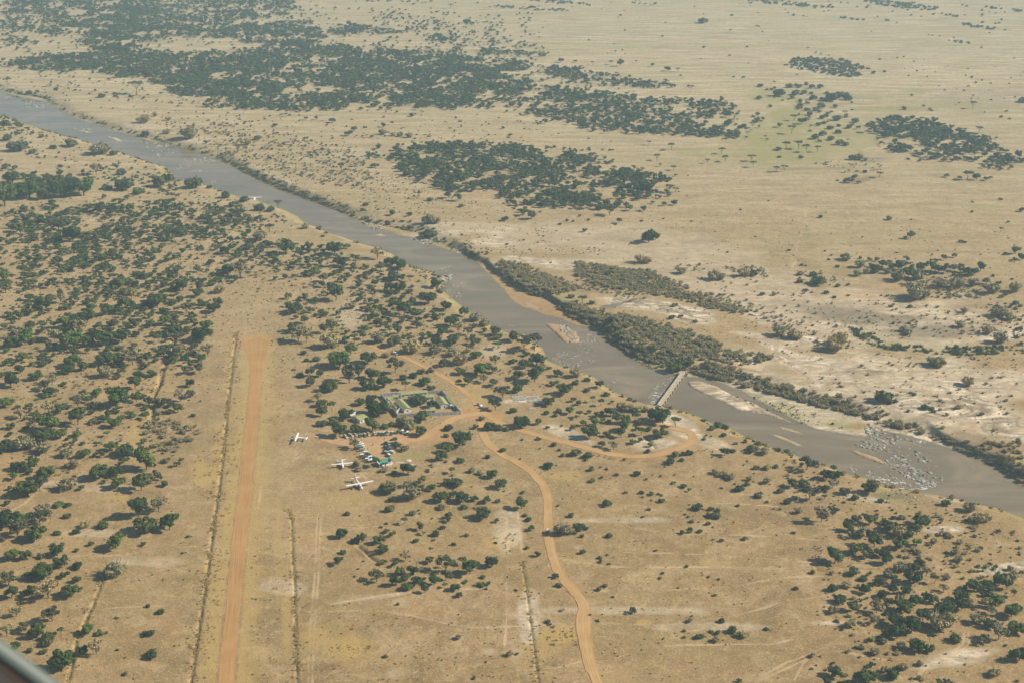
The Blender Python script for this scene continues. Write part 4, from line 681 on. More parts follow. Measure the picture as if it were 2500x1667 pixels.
# ---- woodland and scrub too dense to list: polygon, plants per hectare, crown metres lo-hi, kind, clump contrast
FIELDS = [
 ("0,150 90,140 190,135 290,120 420,128 560,130 650,112 720,92 790,105 850,115 1000,122 1100,135 1180,145 1290,150 1300,200 1290,270 1210,268 1050,270 880,270 800,272 720,275 600,270 500,265 430,235 350,195 250,190 120,182 0,165", 170.6, 4.68, 10.4, 'r', 0.85),
 ("1290,160 1420,165 1560,195 1640,205 1700,215 1640,222 1500,215 1400,205 1300,200", 87.5, 4.68, 9.5, 'r', 1.25),
 ("1280,205 1400,215 1500,228 1600,240 1780,250 1860,290 1870,310 1810,342 1740,340 1600,330 1500,330 1400,318 1330,290 1280,280", 100.6, 4.68, 10.4, 'r', 1.25),
 ("0,0 380,0 700,0 760,20 700,40 560,55 700,75 850,60 1000,75 980,85 800,95 680,90 560,100 430,95 330,128 210,125 190,85 130,95 60,80 0,90", 74.38, 4.68, 11.4, 'r', 1.45),
 ("200,20 340,10 380,60 350,128 220,128 190,90", 109.4, 4.68, 10.4, 'r', 0.95),
 ("0,95 60,95 110,110 60,118 0,115", 87.5, 4.68, 10.4, 'r', 0.95),
 ("560,60 760,50 800,90 780,110 640,112 560,100", 87.5, 4.68, 10.4, 'r', 1.25),
 ("1000,90 1100,85 1150,100 1120,108 1010,100", 87.5, 4.68, 9.5, 'r', 1.05),
 ("1060,118 1200,120 1350,135 1340,145 1200,136 1060,128", 87.5, 4.68, 9.5, 'r', 1.05),
 ("930,362 1000,355 1100,352 1250,358 1380,368 1450,378 1530,412 1600,420 1655,450 1650,490 1560,500 1480,520 1390,510 1330,515 1250,515 1210,470 1080,470 980,440 960,400", 201.2, 4.68, 9.5, 'r', 1.05),
 ("870,365 950,355 1000,372 960,400 900,392", 109.4, 3.9, 7.6, 'r', 1.25),
 ("1060,350 1200,345 1350,358 1500,366 1500,372 1300,366 1100,360", 78, 3, 5, 's', 0.8),
 ("2110,305 2170,288 2220,292 2290,298 2340,320 2400,330 2440,352 2500,392 2500,418 2400,404 2300,396 2230,385 2170,372 2140,350 2120,330", 186, 4.68, 10.4, 'r', 0.95),
 ("2380,395 2500,408 2500,425 2400,415", 131.2, 3.12, 7.6, 'r', 0.95),
 ("1920,160 1935,142 2000,142 2060,145 2090,158 2150,172 2090,170 2110,182 2080,192 2010,185 1960,172 1900,158", 195, 4, 7, 's', 0.25),
 ("210,505 330,475 400,490 520,498 620,520 660,560 690,590 690,640 680,690 620,680 560,700 540,725 520,790 515,840 480,900 300,900 0,900 0,545", 122.9, 4, 8.5, 'r', 0.8),
 ("0,500 210,505 200,560 0,560", 75, 4, 8, 'r', 0.8),
 ("0,900 480,900 470,990 430,1040 300,1060 0,1060", 48, 4, 8, 'r', 0.8),
 ("0,1060 330,1060 440,1100 420,1180 200,1200 0,1250", 40, 3, 6, 'r', 0.8),
 ("700,600 800,590 900,650 1000,660 1060,740 1120,770 1180,800 1200,850 1150,900 1060,880 990,850 900,820 840,830 760,800 700,770 690,680", 92.57, 4, 8, 'r', 0.8),
 ("1180,810 1260,830 1340,860 1340,930 1250,940 1150,900 1190,850", 30, 4, 8, 'r', 0.6),
 ("1370,960 1500,965 1580,1000 1600,1040 1560,1070 1480,1075 1400,1050 1390,1000", 59.5, 3.5, 7, 'r', 0.8),
 ("860,1170 1000,1150 1080,1200 1060,1240 960,1240 880,1210", 33, 3, 6, 'r', 0.8),
 ("2120,640 2280,640 2400,650 2410,690 2330,710 2200,690 2130,670", 70, 3, 7, 'r', 0.7),
 ("2060,1260 2230,1270 2270,1380 2240,1420 2120,1400 2070,1330", 63, 4, 8, 'r', 0.7),
 ("2100,1440 2300,1420 2500,1400 2500,1540 2300,1520 2200,1600 2130,1520", 63, 4, 9, 'r', 0.7),
 # green shrubs
 ("380,300 600,290 720,330 860,350 940,420 880,480 760,450 640,430 500,350 420,330", 78, 1.5, 4, 's', 1.2),
 ("860,400 1020,440 1120,480 1060,500 900,500 850,450", 78, 1.2, 2.6, 's', 1),
 ("0,260 200,330 400,410 380,460 220,440 80,410 0,330", 44.2, 2, 4, 's', 1.1),
 ("380,450 580,480 700,520 720,560 600,530 480,500 330,470", 91, 1.5, 3.5, 's', 1),
 ("1850,190 2090,240 2080,310 2000,350 1880,240", 10.4, 4, 9, 's', 0.9),
 ("500,540 700,560 690,640 560,680 500,620", 33.8, 1.5, 3.5, 's', 0.9),
 ("0,560 500,540 520,850 430,1040 0,1060", 20.8, 1.3, 3, 's', 0.9),
 ("700,600 960,640 1160,800 1250,960 900,920 700,800", 28.6, 1.3, 3, 's', 0.9),
 ("1700,1090 1850,1080 2000,1140 2070,1240 2000,1300 1900,1250 1760,1180", 78, 1.2, 2.8, 's', 1),
 ("1960,1150 2200,1200 2450,1260 2500,1300 2500,1450 2250,1420 2050,1300", 97.5, 1, 2.8, 's', 1.1),
 ("2020,1400 2150,1380 2250,1450 2200,1600 2040,1560 2000,1480", 91, 1, 2.8, 's', 0.9),
 ("1980,1600 2100,1560 2250,1610 2300,1667 1970,1667", 104, 1.2, 3, 's', 0.8),
 ("2380,1560 2500,1560 2500,1667 2400,1660", 52, 1.2, 3, 's', 0.8),
 ("100,1560 180,1400 260,1380 220,1500 180,1667 100,1667", 13, 1.2, 2.6, 's', 0.9),
 ("850,1160 1100,1120 1250,1200 1250,1450 860,1430", 9.1, 1, 2.4, 's', 0.9),
 ("1250,1100 1900,1150 1980,1400 1900,1667 1450,1667 1380,1400", 3.9, 0.9, 2.2, 's', 0.9),
 ("1650,400 2500,600 2500,760 1900,700 1500,640 1500,520", 2.08, 1.4, 3, 's', 0.9),
 ("450,40 1300,150 1900,300 2500,700 2500,0 450,0", 0.455, 2.5, 6, 's', 0.9),
 ("2150,130 2500,170 2500,260 2250,230", 3.9, 2, 5, 's', 1.2),
 ("1900,0 2500,20 2500,60 1900,40", 1.43, 4, 8, 's', 0.9),
 ("2110,805 2180,835 2350,842 2500,832 2500,868 2330,864 2200,862 2120,838", 156, 1.6, 4, 's', 0.6),
 ("2440,740 2500,745 2500,850 2440,830 2400,790", 117, 2, 5, 's', 0.7),
 ("1190,940 1350,1000 1340,1010 1200,960", 13, 1, 2, 's', 0.9),
 ("1010,560 1060,560 1150,650 1330,850 1340,885 1240,840 1050,680", 23.4, 1.5, 3, 's', 0.8),
 # grey leafless thicket on the far bank
 ("1205,632 1260,640 1330,665 1400,690 1420,705 1360,722 1300,714 1262,700 1235,678", 1017, 2.64, 5.55, 'g', 0.28),
 ("1410,640 1480,648 1580,660 1640,680 1700,712 1760,735 1840,765 1800,772 1700,745 1620,728 1560,712 1480,705 1430,690 1400,665", 899.3, 2.64, 5.55, 'g', 0.36),
 ("1400,640 1460,640 1500,660 1620,700 1560,740 1450,715 1400,700", 351.9, 1.76, 3.86, 'g', 0.56),
 ("1355,745 1400,735 1480,765 1560,775 1640,800 1720,818 1780,850 1890,868 1880,880 1800,905 1760,925 1690,905 1650,895 1600,880 1545,862 1490,828 1450,796 1395,772", 1056, 2.64, 5.8, 'g', 0.24),
 ("1700,700 1850,745 1990,800 1900,800 1780,760", 273.7, 1.76, 4.11, 'g', 0.56),
 ("1690,905 1720,888 1800,892 1900,932 1990,955 2060,970 2150,998 2240,1028 2300,1058 2300,1080 2230,1060 2150,1040 2060,1016 1970,990 1880,966 1800,945 1720,925", 1017, 2.64, 5.8, 'g', 0.28),
 ("2290,1060 2400,1080 2500,1075 2500,1178 2440,1150 2380,1118", 664.7, 2.2, 4.83, 'g', 0.48),
 ("1620,650 1750,640 1850,670 1850,700 1720,690", 114.8, 1.54, 3.62, 'g', 0.88),
 ("1790,650 1870,650 1880,680 1790,680", 351.9, 1.54, 3.62, 'g', 0.48), ("1940,660 2040,665 2050,700 1960,700", 312.8, 1.54, 3.62, 'g', 0.56),
 ("2190,660 2420,700 2420,730 2300,735 2200,710", 351.9, 1.76, 4.35, 'g', 0.56),
 ("1750,700 2500,740 2500,800 2000,800 1800,760", 50.49, 1.43, 3.62, 'g', 0.88),
 ("1880,790 2100,800 2080,860 1900,870", 91.8, 1.65, 4.11, 'g', 0.8),
 ("2150,860 2500,870 2500,1060 2300,1050 2100,980 1900,930", 45.9, 1.32, 3.62, 'g', 0.96),
 ("2200,780 2500,780 2500,830 2200,830", 137.7, 1.54, 3.62, 'g', 0.8),
 ("400,310 560,300 760,340 900,380 900,470 760,440 560,390", 91.8, 1.76, 4.11, 'g', 0.88),
 ("560,400 660,430 780,480 860,515 840,520 760,496 650,448", 742.9, 1.98, 4.35, 'g', 0.32),
 ("1000,560 1120,590 1180,600 1150,610 1050,580", 137.7, 1.65, 3.62, 'g', 0.72),
 ("345,1020 480,1022 500,1050 450,1090 400,1110 350,1080", 586.5, 1.98, 5.07, 'g', 0.4),
 ("380,1080 450,1080 430,1150 350,1140", 234.6, 1.98, 4.83, 'g', 0.48),
 ("2150,1270 2300,1290 2500,1330 2500,1420 2330,1420 2200,1400", 160.7, 1.54, 4.35, 'g', 0.64),
 ("2020,1360 2240,1410 2260,1600 2040,1560", 114.8, 1.54, 4.11, 'g', 0.64), ("1970,1590 2270,1580 2270,1667 1980,1667", 137.7, 1.43, 3.62, 'g', 0.64),
 ("1000,1130 1130,1130 1140,1170 1010,1170", 78.2, 1.32, 3.14, 'g', 0.56),
 ("2230,1230 2500,1290 2500,1320 2240,1290", 137.7, 1.32, 3.38, 'g', 0.72),
 ("1900,1110 2060,1150 2060,1210 1900,1200", 137.7, 1.32, 3.38, 'g', 0.72),
 ("1980,400 2150,385 2160,420 2060,425", 91.8, 1.76, 3.62, 'g', 0.64),
 # fine clutter
 ("0,480 700,560 700,900 0,1200", 120, .6, 1.5, 's', .6), ("640,560 1340,850 1340,960 1000,960 640,900", 130, .6, 1.5, 's', .6),
 ("0,1150 560,1150 450,1667 0,1667", 40, .5, 1.2, 's', .8), ("740,1160 1900,1130 1980,1667 700,1667", 42, .5, 1.1, 's', .8),
 ("300,300 1200,500 1500,620 1200,640 700,500 400,420", 90, .8, 2.0, 's', .9), ("1150,480 2500,560 2500,860 1900,850 1500,700", 26, .7, 1.6, 's', 1.0),
 ("1850,850 2500,860 2500,1160 2100,1010", 80, .6, 1.6, 'g', 1.0), ("1950,1130 2500,1280 2500,1667 2000,1640", 108, .6, 1.47, 'g', .8),
 ("1380,740 2500,760 2500,850 1900,850", 90, .7, 1.8, 'g', 1.0),
 ("0,150 1290,150 1900,300 1900,360 1250,300 400,260 0,200", 14, 2.5, 6, 'r', 1.0),
 ("0,0 1300,30 1350,150 0,150", 9, 4, 9, 'r', 1.2), ("900,30 1300,60 1350,160 900,150", 14, 4, 9, 'r', 1.2),
 ("0,190 430,240 800,290 1300,300 1500,350 900,350 400,300 0,215", 14, 1.5, 4, 's', 1.0),
 ("1805,0 1900,0 1960,10 2035,18 2030,21 1960,18 1880,12", 60, 5, 8, 's', .2), ("2090,-3 2150,0 2230,10 2300,24 2270,28 2200,22 2130,10", 70, 5, 9, 's', .15),
 ("2292,34 2310,34 2348,41 2345,44 2310,40", 60, 5, 8, 's', .3), ("2318,55 2370,59 2430,67 2462,75 2440,77 2370,68", 50, 5, 8, 's', .3), ("2048,44 2085,46 2126,52 2120,54 2080,50", 60, 5, 8, 's', .3),
 ("2136,46 2172,50 2170,53 2140,49", 60, 5, 8, 's', .3), ("1255,-2 1330,-2 1400,5 1448,12 1440,15 1340,9", 60, 5, 8, 's', .4), ("1200,14 1290,17 1390,25 1395,30 1300,27 1200,19", 50, 4, 8, 's', .6),
 ("1500,2 1560,3 1620,13 1610,19 1560,12", 30, 4, 8, 's', .8), ("2312,97 2345,99 2384,107 2360,110 2330,107", 60, 4, 7, 's', .5), ("2400,18 2500,25 2500,31 2420,24", 50, 5, 9, 's', .4), ("2385,54 2440,58 2438,61 2400,58", 50, 5, 8, 's', .5),
 ("860,0 1050,4 1060,8 900,6", 40, 4, 8, 's', .5), ("1700,52 1735,55 1730,58", 60, 4, 8, 's', .3),
 ("0,400 120,425 230,440 225,480 120,480 0,500", 110, 7, 11, 'r', .3), ("0,1200 130,1250 200,1330 190,1420 120,1500 0,1500", 34, 4, 9, 'r', .8),
 ("250,430 440,430 440,480 260,470", 110, 2.5, 5, 's', .5), ("0,280 60,290 130,330 0,340", 40, 3, 6, 's', .6),
 ("0,480 330,475 620,520 690,600 680,700 540,740 520,840 480,900 300,1150 0,1200", 70, 1.2, 3.2, 'g', 1.0), ("700,600 960,640 1160,800 1330,860 1330,940 1100,900 900,850 700,790", 60, 1.2, 3.0, 'g', 1.0),
 ("-420,520 0,520 0,1500 -420,1500", 45, 4, 8, 'r', .9), ("-400,120 0,150 0,182 -400,172", 90, 5, 9, 'r', .7), ("-400,0 0,0 0,90 -400,90", 40, 5, 9, 'r', 1.2),
 ("2500,1075 2880,1160 2880,1320 2700,1262 2500,1178", 230, 2, 4, 'g', .7), ("2500,1400 2880,1350 2880,1640 2500,1560", 44, 4, 8, 'r', .9), ("2500,740 2900,760 2900,850 2500,850", 90, 2, 5, 's', .8),
 ("2500,385 2800,440 2800,480 2500,420", 70, 5, 9, 'r', .9), ("2500,500 2900,500 2900,1100 2500,1040", 12, 1, 4, 's', 1.0), ("0,1667 460,1667 460,1760 0,1760", 20, 3, 7, 'r', .8), ("2000,1667 2880,1667 2880,1760 2000,1760", 40, 3, 7, 'r', .9),
]
rs = np.random.RandomState(77)
plants = []      # x, y, z, width m, kind, px, py, width px
A_ = np.array([(p[0], p[1]) for p in keep]); X0, Y0, Z0 = at(A_[:, 0], A_[:, 1]); ok_ = ~inside(X0, Y0, WATER); keep = [k_ for k_, o_ in zip(keep, ok_) if o_]; A_ = A_[ok_]; X0, Y0, Z0 = X0[ok_], Y0[ok_], Z0[ok_]; sc = scale(A_[:, 1])
for (px, py, w, k), x, y, z, s in zip(keep, X0, Y0, Z0, sc):
    w *= {'r': .93, 'f': 1.05, 's': 1.0, 'g': 1.0, 'd': 1}[k]; plants.append((x, y, z, w/s, k, px, py, w))
LX, LY, LW = X0.copy(), Y0.copy(), np.array([p[3]*.8 for p in plants])
strip = wl(RWC)
roadl = [wl(PL(s)) for _, _, _, _, s in ROADS]
rockbar = [P for P, h in BARW]
COMP = wl(PL("915,955 1085,945 1135,1015 960,1030"))
APRON = wl(PL("600,1040 790,1040 905,1110 960,1160 960,1210 800,1230 600,1260"))
def clear(x, y, marg):
    ok = dist_line(x, y, strip) > 13+marg
    for P in roadl: ok &= dist_line(x, y, P) > 3.2+marg*.5
    ok &= ~(inside(x, y, LOW) & (dist_line(x, y, SCARP) > 3.5)) & ~inside(x, y, WATER) & ~inside(x, y, COMP) & ~inside(x, y, APRON) & ~inside(x, y, PK) & ~inside(x, y, POOL)
    return ok
for pol, dens, lo_, hi_, k, con in FIELDS:
    P = wl(PL(pol)); a = P.min(0); b = P.max(0); n = int(dens*(1.7 if k == 'r' else 1.35)*(b-a).prod()/1e4)
    n = min(n, 120000)
    x = a[0]+rs.rand(n)*(b[0]-a[0]); y = a[1]+rs.rand(n)*(b[1]-a[1]); m = inside(x, y, P); x, y = x[m], y[m]
    if not len(x): continue
    edge_d = dist_line(x, y, P, True); f = (hi_+lo_)/2
    nz = fbm(x, y, 1/(34. if k == 'r' else 17.), 4, 21)+(.34 if k == 'r' else .25)*(vnoise(x, y, 1/(10. if k == 'r' else 6.), 4)-.5)
    pr = np.clip((.54 if k == 'r' else .70)+(con+(.35 if k == 'r' else 0))*2.6*(nz-.49), 0, 1)*(.35+.65*sstep(0, f*2.2, edge_d) if k != 'r' else .22+.78*sstep(0, f*4.5, edge_d+(nz-.5)*30)); m = rs.rand(len(x)) < pr; x, y = x[m], y[m]
    m = clear(x, y, 0 if k != 'r' else 1.5); x, y = x[m], y[m]
    w = lo_+(hi_*(.80 if k == 'r' else 1)-lo_)*rs.rand(len(x))**1.6
    for i0 in range(0, len(x), 4000):
        s = slice(i0, i0+4000); dd = np.hypot(x[s, None]-LX[None], y[s, None]-LY[None]); w[s] = np.where((dd < .45*(w[s, None]+LW[None])).any(1), 0, w[s])
    m = w > 0; x, y, w = x[m], y[m], w[m]; z = height(x, y); px, py = proj(x, y, z)
    for t in zip(x, y, z, w, [k]*len(x), px, py, w*scale(py)): plants.append(t)
for line, z_, px0, px1, per, kk in ((LOWF, WZ+.4, -50, 1140, 1.6, 'sg'), (LOWF, WZ+.4, 1500, 1760, 1.2, 'sr'), (LOWF, WZ+.4, 2270, 2540, 1.6, 'gs'), (NEAR, WZ, 0, 560, 3.2, 'sg'), (NEAR, WZ, 1040, 1600, 4.5, 'sg'), (NEAR, WZ, 1650, 2540, 2.6, 'gs')):
    L = line[(line[:, 0] >= px0-60) & (line[:, 0] <= px1+60)]; P = wl(L, z_); seg = np.hypot(*np.diff(P, axis=0).T); s_ = np.concatenate([[0], np.cumsum(seg)]); n = int(s_[-1]/per)
    t = rs.rand(n)*s_[-1]; t = t[rs.rand(n) < np.clip(.2+2.4*(fbm(t, t*0+px0, .02, 3, 4)-.32), 0, 1)]; n = len(t)
    x = np.interp(t, s_, P[:, 0]); y = np.interp(t, s_, P[:, 1]); nx_ = np.interp(t, s_, np.gradient(P[:, 0], s_)); ny_ = np.interp(t, s_, np.gradient(P[:, 1], s_)); q_ = np.hypot(nx_, ny_)+1e-6
    o_ = (2.0+9*rs.rand(n)**1.6)*(1 if line is LOWF else -1); x, y = x-ny_/q_*o_, y+nx_/q_*o_; w = 1.6+3.0*rs.rand(n)**1.7; m = ~inside(x, y, WATER); x, y, w = x[m], y[m], w[m]; z = height(x, y); px, py = proj(x, y, z); ks = [kk[0] if v < .7 else kk[1] for v in rs.rand(len(x))]
    for t_ in zip(x, y, z, w*np.where(np.array(ks) == 'r', 1.8, 1), ks, px, py, w*scale(py)): plants.append(t_)
print('plants', len(plants), {k: sum(p[4] == k for p in plants) for k in 'rfsgd'})
# ---- names for places, so a label can point to one plant
RIVX = np.array([-200, 0, 350, 700, 960, 1200, 1450, 1610, 1900, 2200, 2500, 2800.]); RIVY = np.array([200, 250, 370, 490, 590, 740, 860, 950, 1045, 1130, 1225, 1330.])
def place(px, py):
    ry = np.interp(px, RIVX, RIVY)
    if py < ry:
        if py < 128: return 'on the far plain beyond the woods' if px > 1150 else 'in the scattered woods at the top'
        if px < 1300 and py < 285: return 'in the big wood across the river'
        if px < 1900 and py < 350: return 'in the open wood at upper centre'
        if px > 1990 and 280 < py < 440: return 'in the dark clump at far right'
        if px > 1720 and py < 440: return 'on the yellow green upper right plain'
        if 850 < px < 1700 and 340 < py < 540: return 'in the dark copse across the river'
        if px > 2080 and 600 < py < 730: return 'in the strip above the clay pans'
        if px < 900: return 'on the scrubby upper left far bank'
        if px > 2000 and py > 730: return 'along the clay pans at right'
        if py > 620: return 'in the far bank grey thicket' 
        return 'on the open far bank plain'
    if px < 250 and py < 480: return 'in the left edge riverside grove'
    if px < 720 and py < 760: return 'in the woodland above the airstrip'
    if px < 540 and py < 1050: return 'in the woodland beside the airstrip'
    if px < 470 and py < 1380: return 'in the lower left wood'
    if px < 470: return 'near the bottom left corner'
    if px < 1190 and py < 930: return 'between the airstrip and the river'
    if px < 860 and py < 1060: return 'beside the topmost parked aeroplane'
    if 860 <= px < 1140 and py < 1060: return 'around the walled compound'
    if px < 1010 and py < 1160: return 'around the vehicle park'
    if px < 1250 and py < 1250: return 'right of the twin engined aeroplane'
    if px < 1250 and py < 1480: return 'in the grove by the lower road'
    if px < 1300: return 'in the grass at bottom centre'
    if px < 1420 and py < 990: return 'between block yard and river'
    if px < 1720 and py < 1090: return 'inside the hairpin road'
    if px < 1900 and py < 1400: return 'in the open below the hairpin'
    if px < 1940: return 'in the open at lower right'
    if py < 1240: return 'on the bank by lower rapids'
    if py < 1420: return 'in the wood below the lower rapids'
    return 'in the bottom right wood'
def sizew(w, k):
    t = {'r': (5, 7.5, 10), 'f': (8, 11, 14), 's': (2, 3.5, 5.5), 'g': (2.5, 4, 6)}[k]
    return 'small' if w < t[0] else 'middling' if w < t[1] else 'large' if w < t[2] else 'huge'
KN = {'r': ('broadleaf_tree', 'tree', 'round dark green tree'), 'f': ('flat_topped_acacia', 'acacia', 'flat topped acacia'), 's': ('green_shrub', 'shrub', 'low green shrub'), 'g': ('grey_shrub', 'bush', 'leafless grey bush')}
def build_plants():
    rest = {'r': [], 's': [], 'g': [], 'f': []}
    for k in 'rfsg':
        ps = sorted([p for p in plants if p[4] == k and -40 < p[5] < 2540 and -20 < p[6] < 1760], key=lambda p: -p[7])
        other = [p for p in plants if p[4] == k and not (-40 < p[5] < 2540 and -20 < p[6] < 1760)]
        ind = ps[:298]; rest[k] = ps[298:]+other
        reg = {}
        for i, p in enumerate(ind): reg.setdefault(place(p[5], p[6]), []).append(i)
        lab = {}; grp = {}
        for rg, ids in reg.items():
            for i in ids: grp[i] = '%s %s' % (KN[k][2]+('es' if k == 'g' else 's'), rg)
            if len(ids) == 1: lab[ids[0]] = 'the only prominent %s %s' % (KN[k][2], rg); continue
            big = max(ids, key=lambda i: ind[i][7]); lab[big] = 'largest %s %s' % (KN[k][2], rg)
            for wd, fn in (('leftmost', lambda i: ind[i][5]), ('rightmost', lambda i: -ind[i][5]), ('topmost', lambda i: ind[i][6]), ('lowest', lambda i: -ind[i][6])):
                i = min(ids, key=fn)
                if i not in lab: lab[i] = '%s prominent %s %s' % (wd, KN[k][2], rg)
            left = [i for i in ids if i not in lab]
            sx_ = sorted(ind[i][5] for i in ids); sy_ = sorted(ind[i][6] for i in ids); mx, my = sx_[len(sx_)//2], sy_[len(sy_)//2]
            for i in left:
                h = 'left' if ind[i][5] < mx else 'right'; v = 'upper' if ind[i][6] < my else 'lower'
                lab[i] = '%s %s %s, %s %s part' % (sizew(ind[i][3], k), KN[k][2], rg, v, h)
        for i, p in enumerate(ind):
            x, y, z, w, _, px, py, wp = p; r = random.Random(i*7+ord(k)); rz = r.random()*6.283; hs = .85+.3*r.random()
            l = lab[i]; g = grp[i]
            if k in 'rf':
                cr, tr = PROTO[k][r.randrange(len(PROTO[k]))]
                e = empty(KN[k][0], (x, y, z-.1), rz, l, KN[k][1], g); e.scale = (w, w, w*hs)
                put('trunk', tr, e); put('crown', cr, e)
            else:
                me = PROTO[k][r.randrange(len(PROTO[k]))]
                o = put(KN[k][0], me, None, (x, y, z-.05), rz, (w, w, w*hs*(1.0 if k == 's' else 1.05))); tag(o, l, KN[k][1], g)
    for k, nm, cl, lb in (('r', 'far_woodland', 'lib_tree', 'mass of dark green savanna woodland trees in the further woods on both banks'), ('s', 'scrub', 'lib_shrub', 'countless small green shrubs dotted over the savanna'), ('g', 'thicket', 'lib_grey', 'dense grey brown leafless thicket along the far bank')):
        R = rest[k]+(rest['f'] if k == 'r' else [])
        P = np.array([(p[0], p[1], p[2]-.08) for p in R]); w = np.array([p[3] for p in R]); scatter(nm, cl, P, w, lb, 3+ord(k))
build_plants()
# dead trees
def dead_tree(px, py, h, label, leafy_=False):
    p = at1(px, py); e = empty('dead_tree', p, 0, label, 'dead tree'); r = random.Random(int(px)); mb = MB()
    tr = MB(); tr.tube([(0, 0, -.2), (.1, 0, h*.3), (0, .1, h*.5)], [.28, .2, .15], 6); tr.build('trunk', M['dead_bark'], e)
    for i in range(9):
        a = r.random()*6.28; L = h*(.3+.25*r.random()); z0 = h*(.28+.22*r.random()); x1 = math.cos(a)*L*.6; y1 = math.sin(a)*L*.6
        mb.tube([(0, 0, z0), (x1*.6, y1*.6, z0+L*.5), (x1, y1, z0+L)], [.10, .07, .03], 4)
        for j in range(2):
            b = a+r.uniform(-1, 1); mb.tube([(x1*.6, y1*.6, z0+L*.5), (x1*.6+math.cos(b)*L*.4, y1*.6+math.sin(b)*L*.4, z0+L*(.7+.3*r.random()))], [.05, .02], 4)
    mb.build('branches', M['dead_bark'], e)
for p, h, l in (((600+1400/Z, 1200+615/Z), 8, 'bare pale dead tree standing in the grove left of the lower dirt road'), ((600+1155/Z, 400+752/Z), 9, 'wide bare grey tree on the near bank, left of the green reed patch'), ((600+183/Z, 400+342/Z), 7, 'thin half dead tree on the near bank just right of the flying aeroplane'), ((1380, 1590-.0), .01, '')):
    if h > 1: dead_tree(p[0], p[1], h, l)
# dead log
lg = at1(600+505/Z, 1200+925/Z); mb = MB(); mb.tube([(-2.2, -4.0, .25), (-.5, -.6, .35), (.4, .6, .4), (2.2, 3.0, .3)], [.35, .3, .25, .12], 6); mb.tube([(0, 0, .3), (1.2, .2, .8)], [.15, .06], 5)
tag(mb.build('fallen_log', M['bark'], None, False, lg), 'dark fallen log lying alone in the grass right of the second ditch', 'log')
# dry grass tufts
TF = [("gold_band", None)]
tx = []; ty = []; tw = []
def tuftpoly(s, dens, w0, w1):
    P = wl(PL(s)); a = P.min(0); b = P.max(0); n = int(2.4*dens*(b-a).prod()/100); x = a[0]+rs.rand(n)*(b[0]-a[0]); y = a[1]+rs.rand(n)*(b[1]-a[1]); m = inside(x, y, P); x, y = x[m], y[m]
    m = rs.rand(len(x)) < np.clip(.5+3.2*(fbm(x, y, 1/9., 3, 30)-.5), 0, 1); x, y = x[m], y[m]; m = dist_line(x, y, strip) > 6.3; tx.extend(x[m]); ty.extend(y[m]); tw.extend(w0*1.1+(w1-w0)*1.5*rs.rand(m.sum())**2)
tuftpoly("540,1060 590,1050 585,1190 560,1320 540,1500 500,1700 440,1700 480,1480 505,1330 525,1200", 2.4, .7, 1.5)
tuftpoly("470,1130 545,1040 530,1200 490,1210 465,1180", 4, .8, 1.6)
tuftpoly("540,830 590,830 595,1040 545,1090 550,960", 1.6, .6, 1.3)
tuftpoly("640,880 700,900 690,1040 640,1040", 1.6, .6, 1.3)
tuftpoly("630,1250 720,1240 735,1667 620,1667 600,1480", 1.7, .7, 1.4)
tuftpoly("740,1480 900,1500 950,1667 730,1667", 2.0, .6, 1.3)
tuftpoly("900,1480 1300,1540 1400,1667 950,1667", 1.3, .5, 1.2)
tuftpoly("1340,1530 1415,1525 1420,1580 1330,1575", 6, .7, 1.5)
tuftpoly("1190,1305 1260,1300 1250,1350 1200,1345", 6, .7, 1.5)
tuftpoly("960,1130 1180,1080 1250,1200 1060,1230 920,1200", 1.5, .5, 1.1)
tuftpoly("1070,960 1130,990 1150,1000 1100,1010 1080,985", 4, .5, 1.2)
tuftpoly("1000,1010 1120,1005 1090,1040 1010,1040", 3, .5, 1.2)
tuftpoly("260,1160 330,1170 320,1250 270,1220", 4, .6, 1.3)
tuftpoly("190,1400 270,1380 230,1560 160,1667 150,1560", 2.2, .6, 1.3)
tuftpoly("330,1050 360,1040 350,1110 330,1110", 4, .6, 1.3)
tuftpoly("1250,1130 1500,1150 1480,1230 1330,1200", 1.6, .5, 1.1)
tuftpoly("1480,1230 1900,1250 1980,1667 1500,1667", .5, .5, 1.1)
for (L, dep, wd), dn_ in zip(DITCH[:6], (2.2, 2.2, 1.6, .8, 2, .8)):
    P = wl(L); seg = np.hypot(*np.diff(P, axis=0).T); n = int(seg.sum()*dn_); t = rs.rand(n)*seg.sum(); s = np.concatenate([[0], np.cumsum(seg)])
    t = t[rs.rand(n) < np.clip(.15+2.6*(fbm(t, t*0+dep*9, .06, 3, 5)-.38), 0, 1)]; n = len(t); x = np.interp(t, s, P[:, 0])+rs.randn(n)*wd*2.4*vnoise(t, t*0, .05, 3)*1.6; y = np.interp(t, s, P[:, 1])+rs.randn(n)*wd*.9; tx.extend(x); ty.extend(y); tw.extend(.7+.9*rs.rand(n))
tx = np.array(tx); ty = np.array(ty); tw = np.array(tw); ok = np.ones(len(tx), bool)
for P in roadl: ok &= dist_line(tx, ty, P) > 3
tx, ty, tw = tx[ok], ty[ok], tw[ok]; print('tufts', len(tx))
scatter('dry_grass', 'lib_tuft', np.stack([tx, ty, height(tx, ty)], 1), tw, 'tall golden dry grass tufts beside the airstrip, ditches and roads', 9)
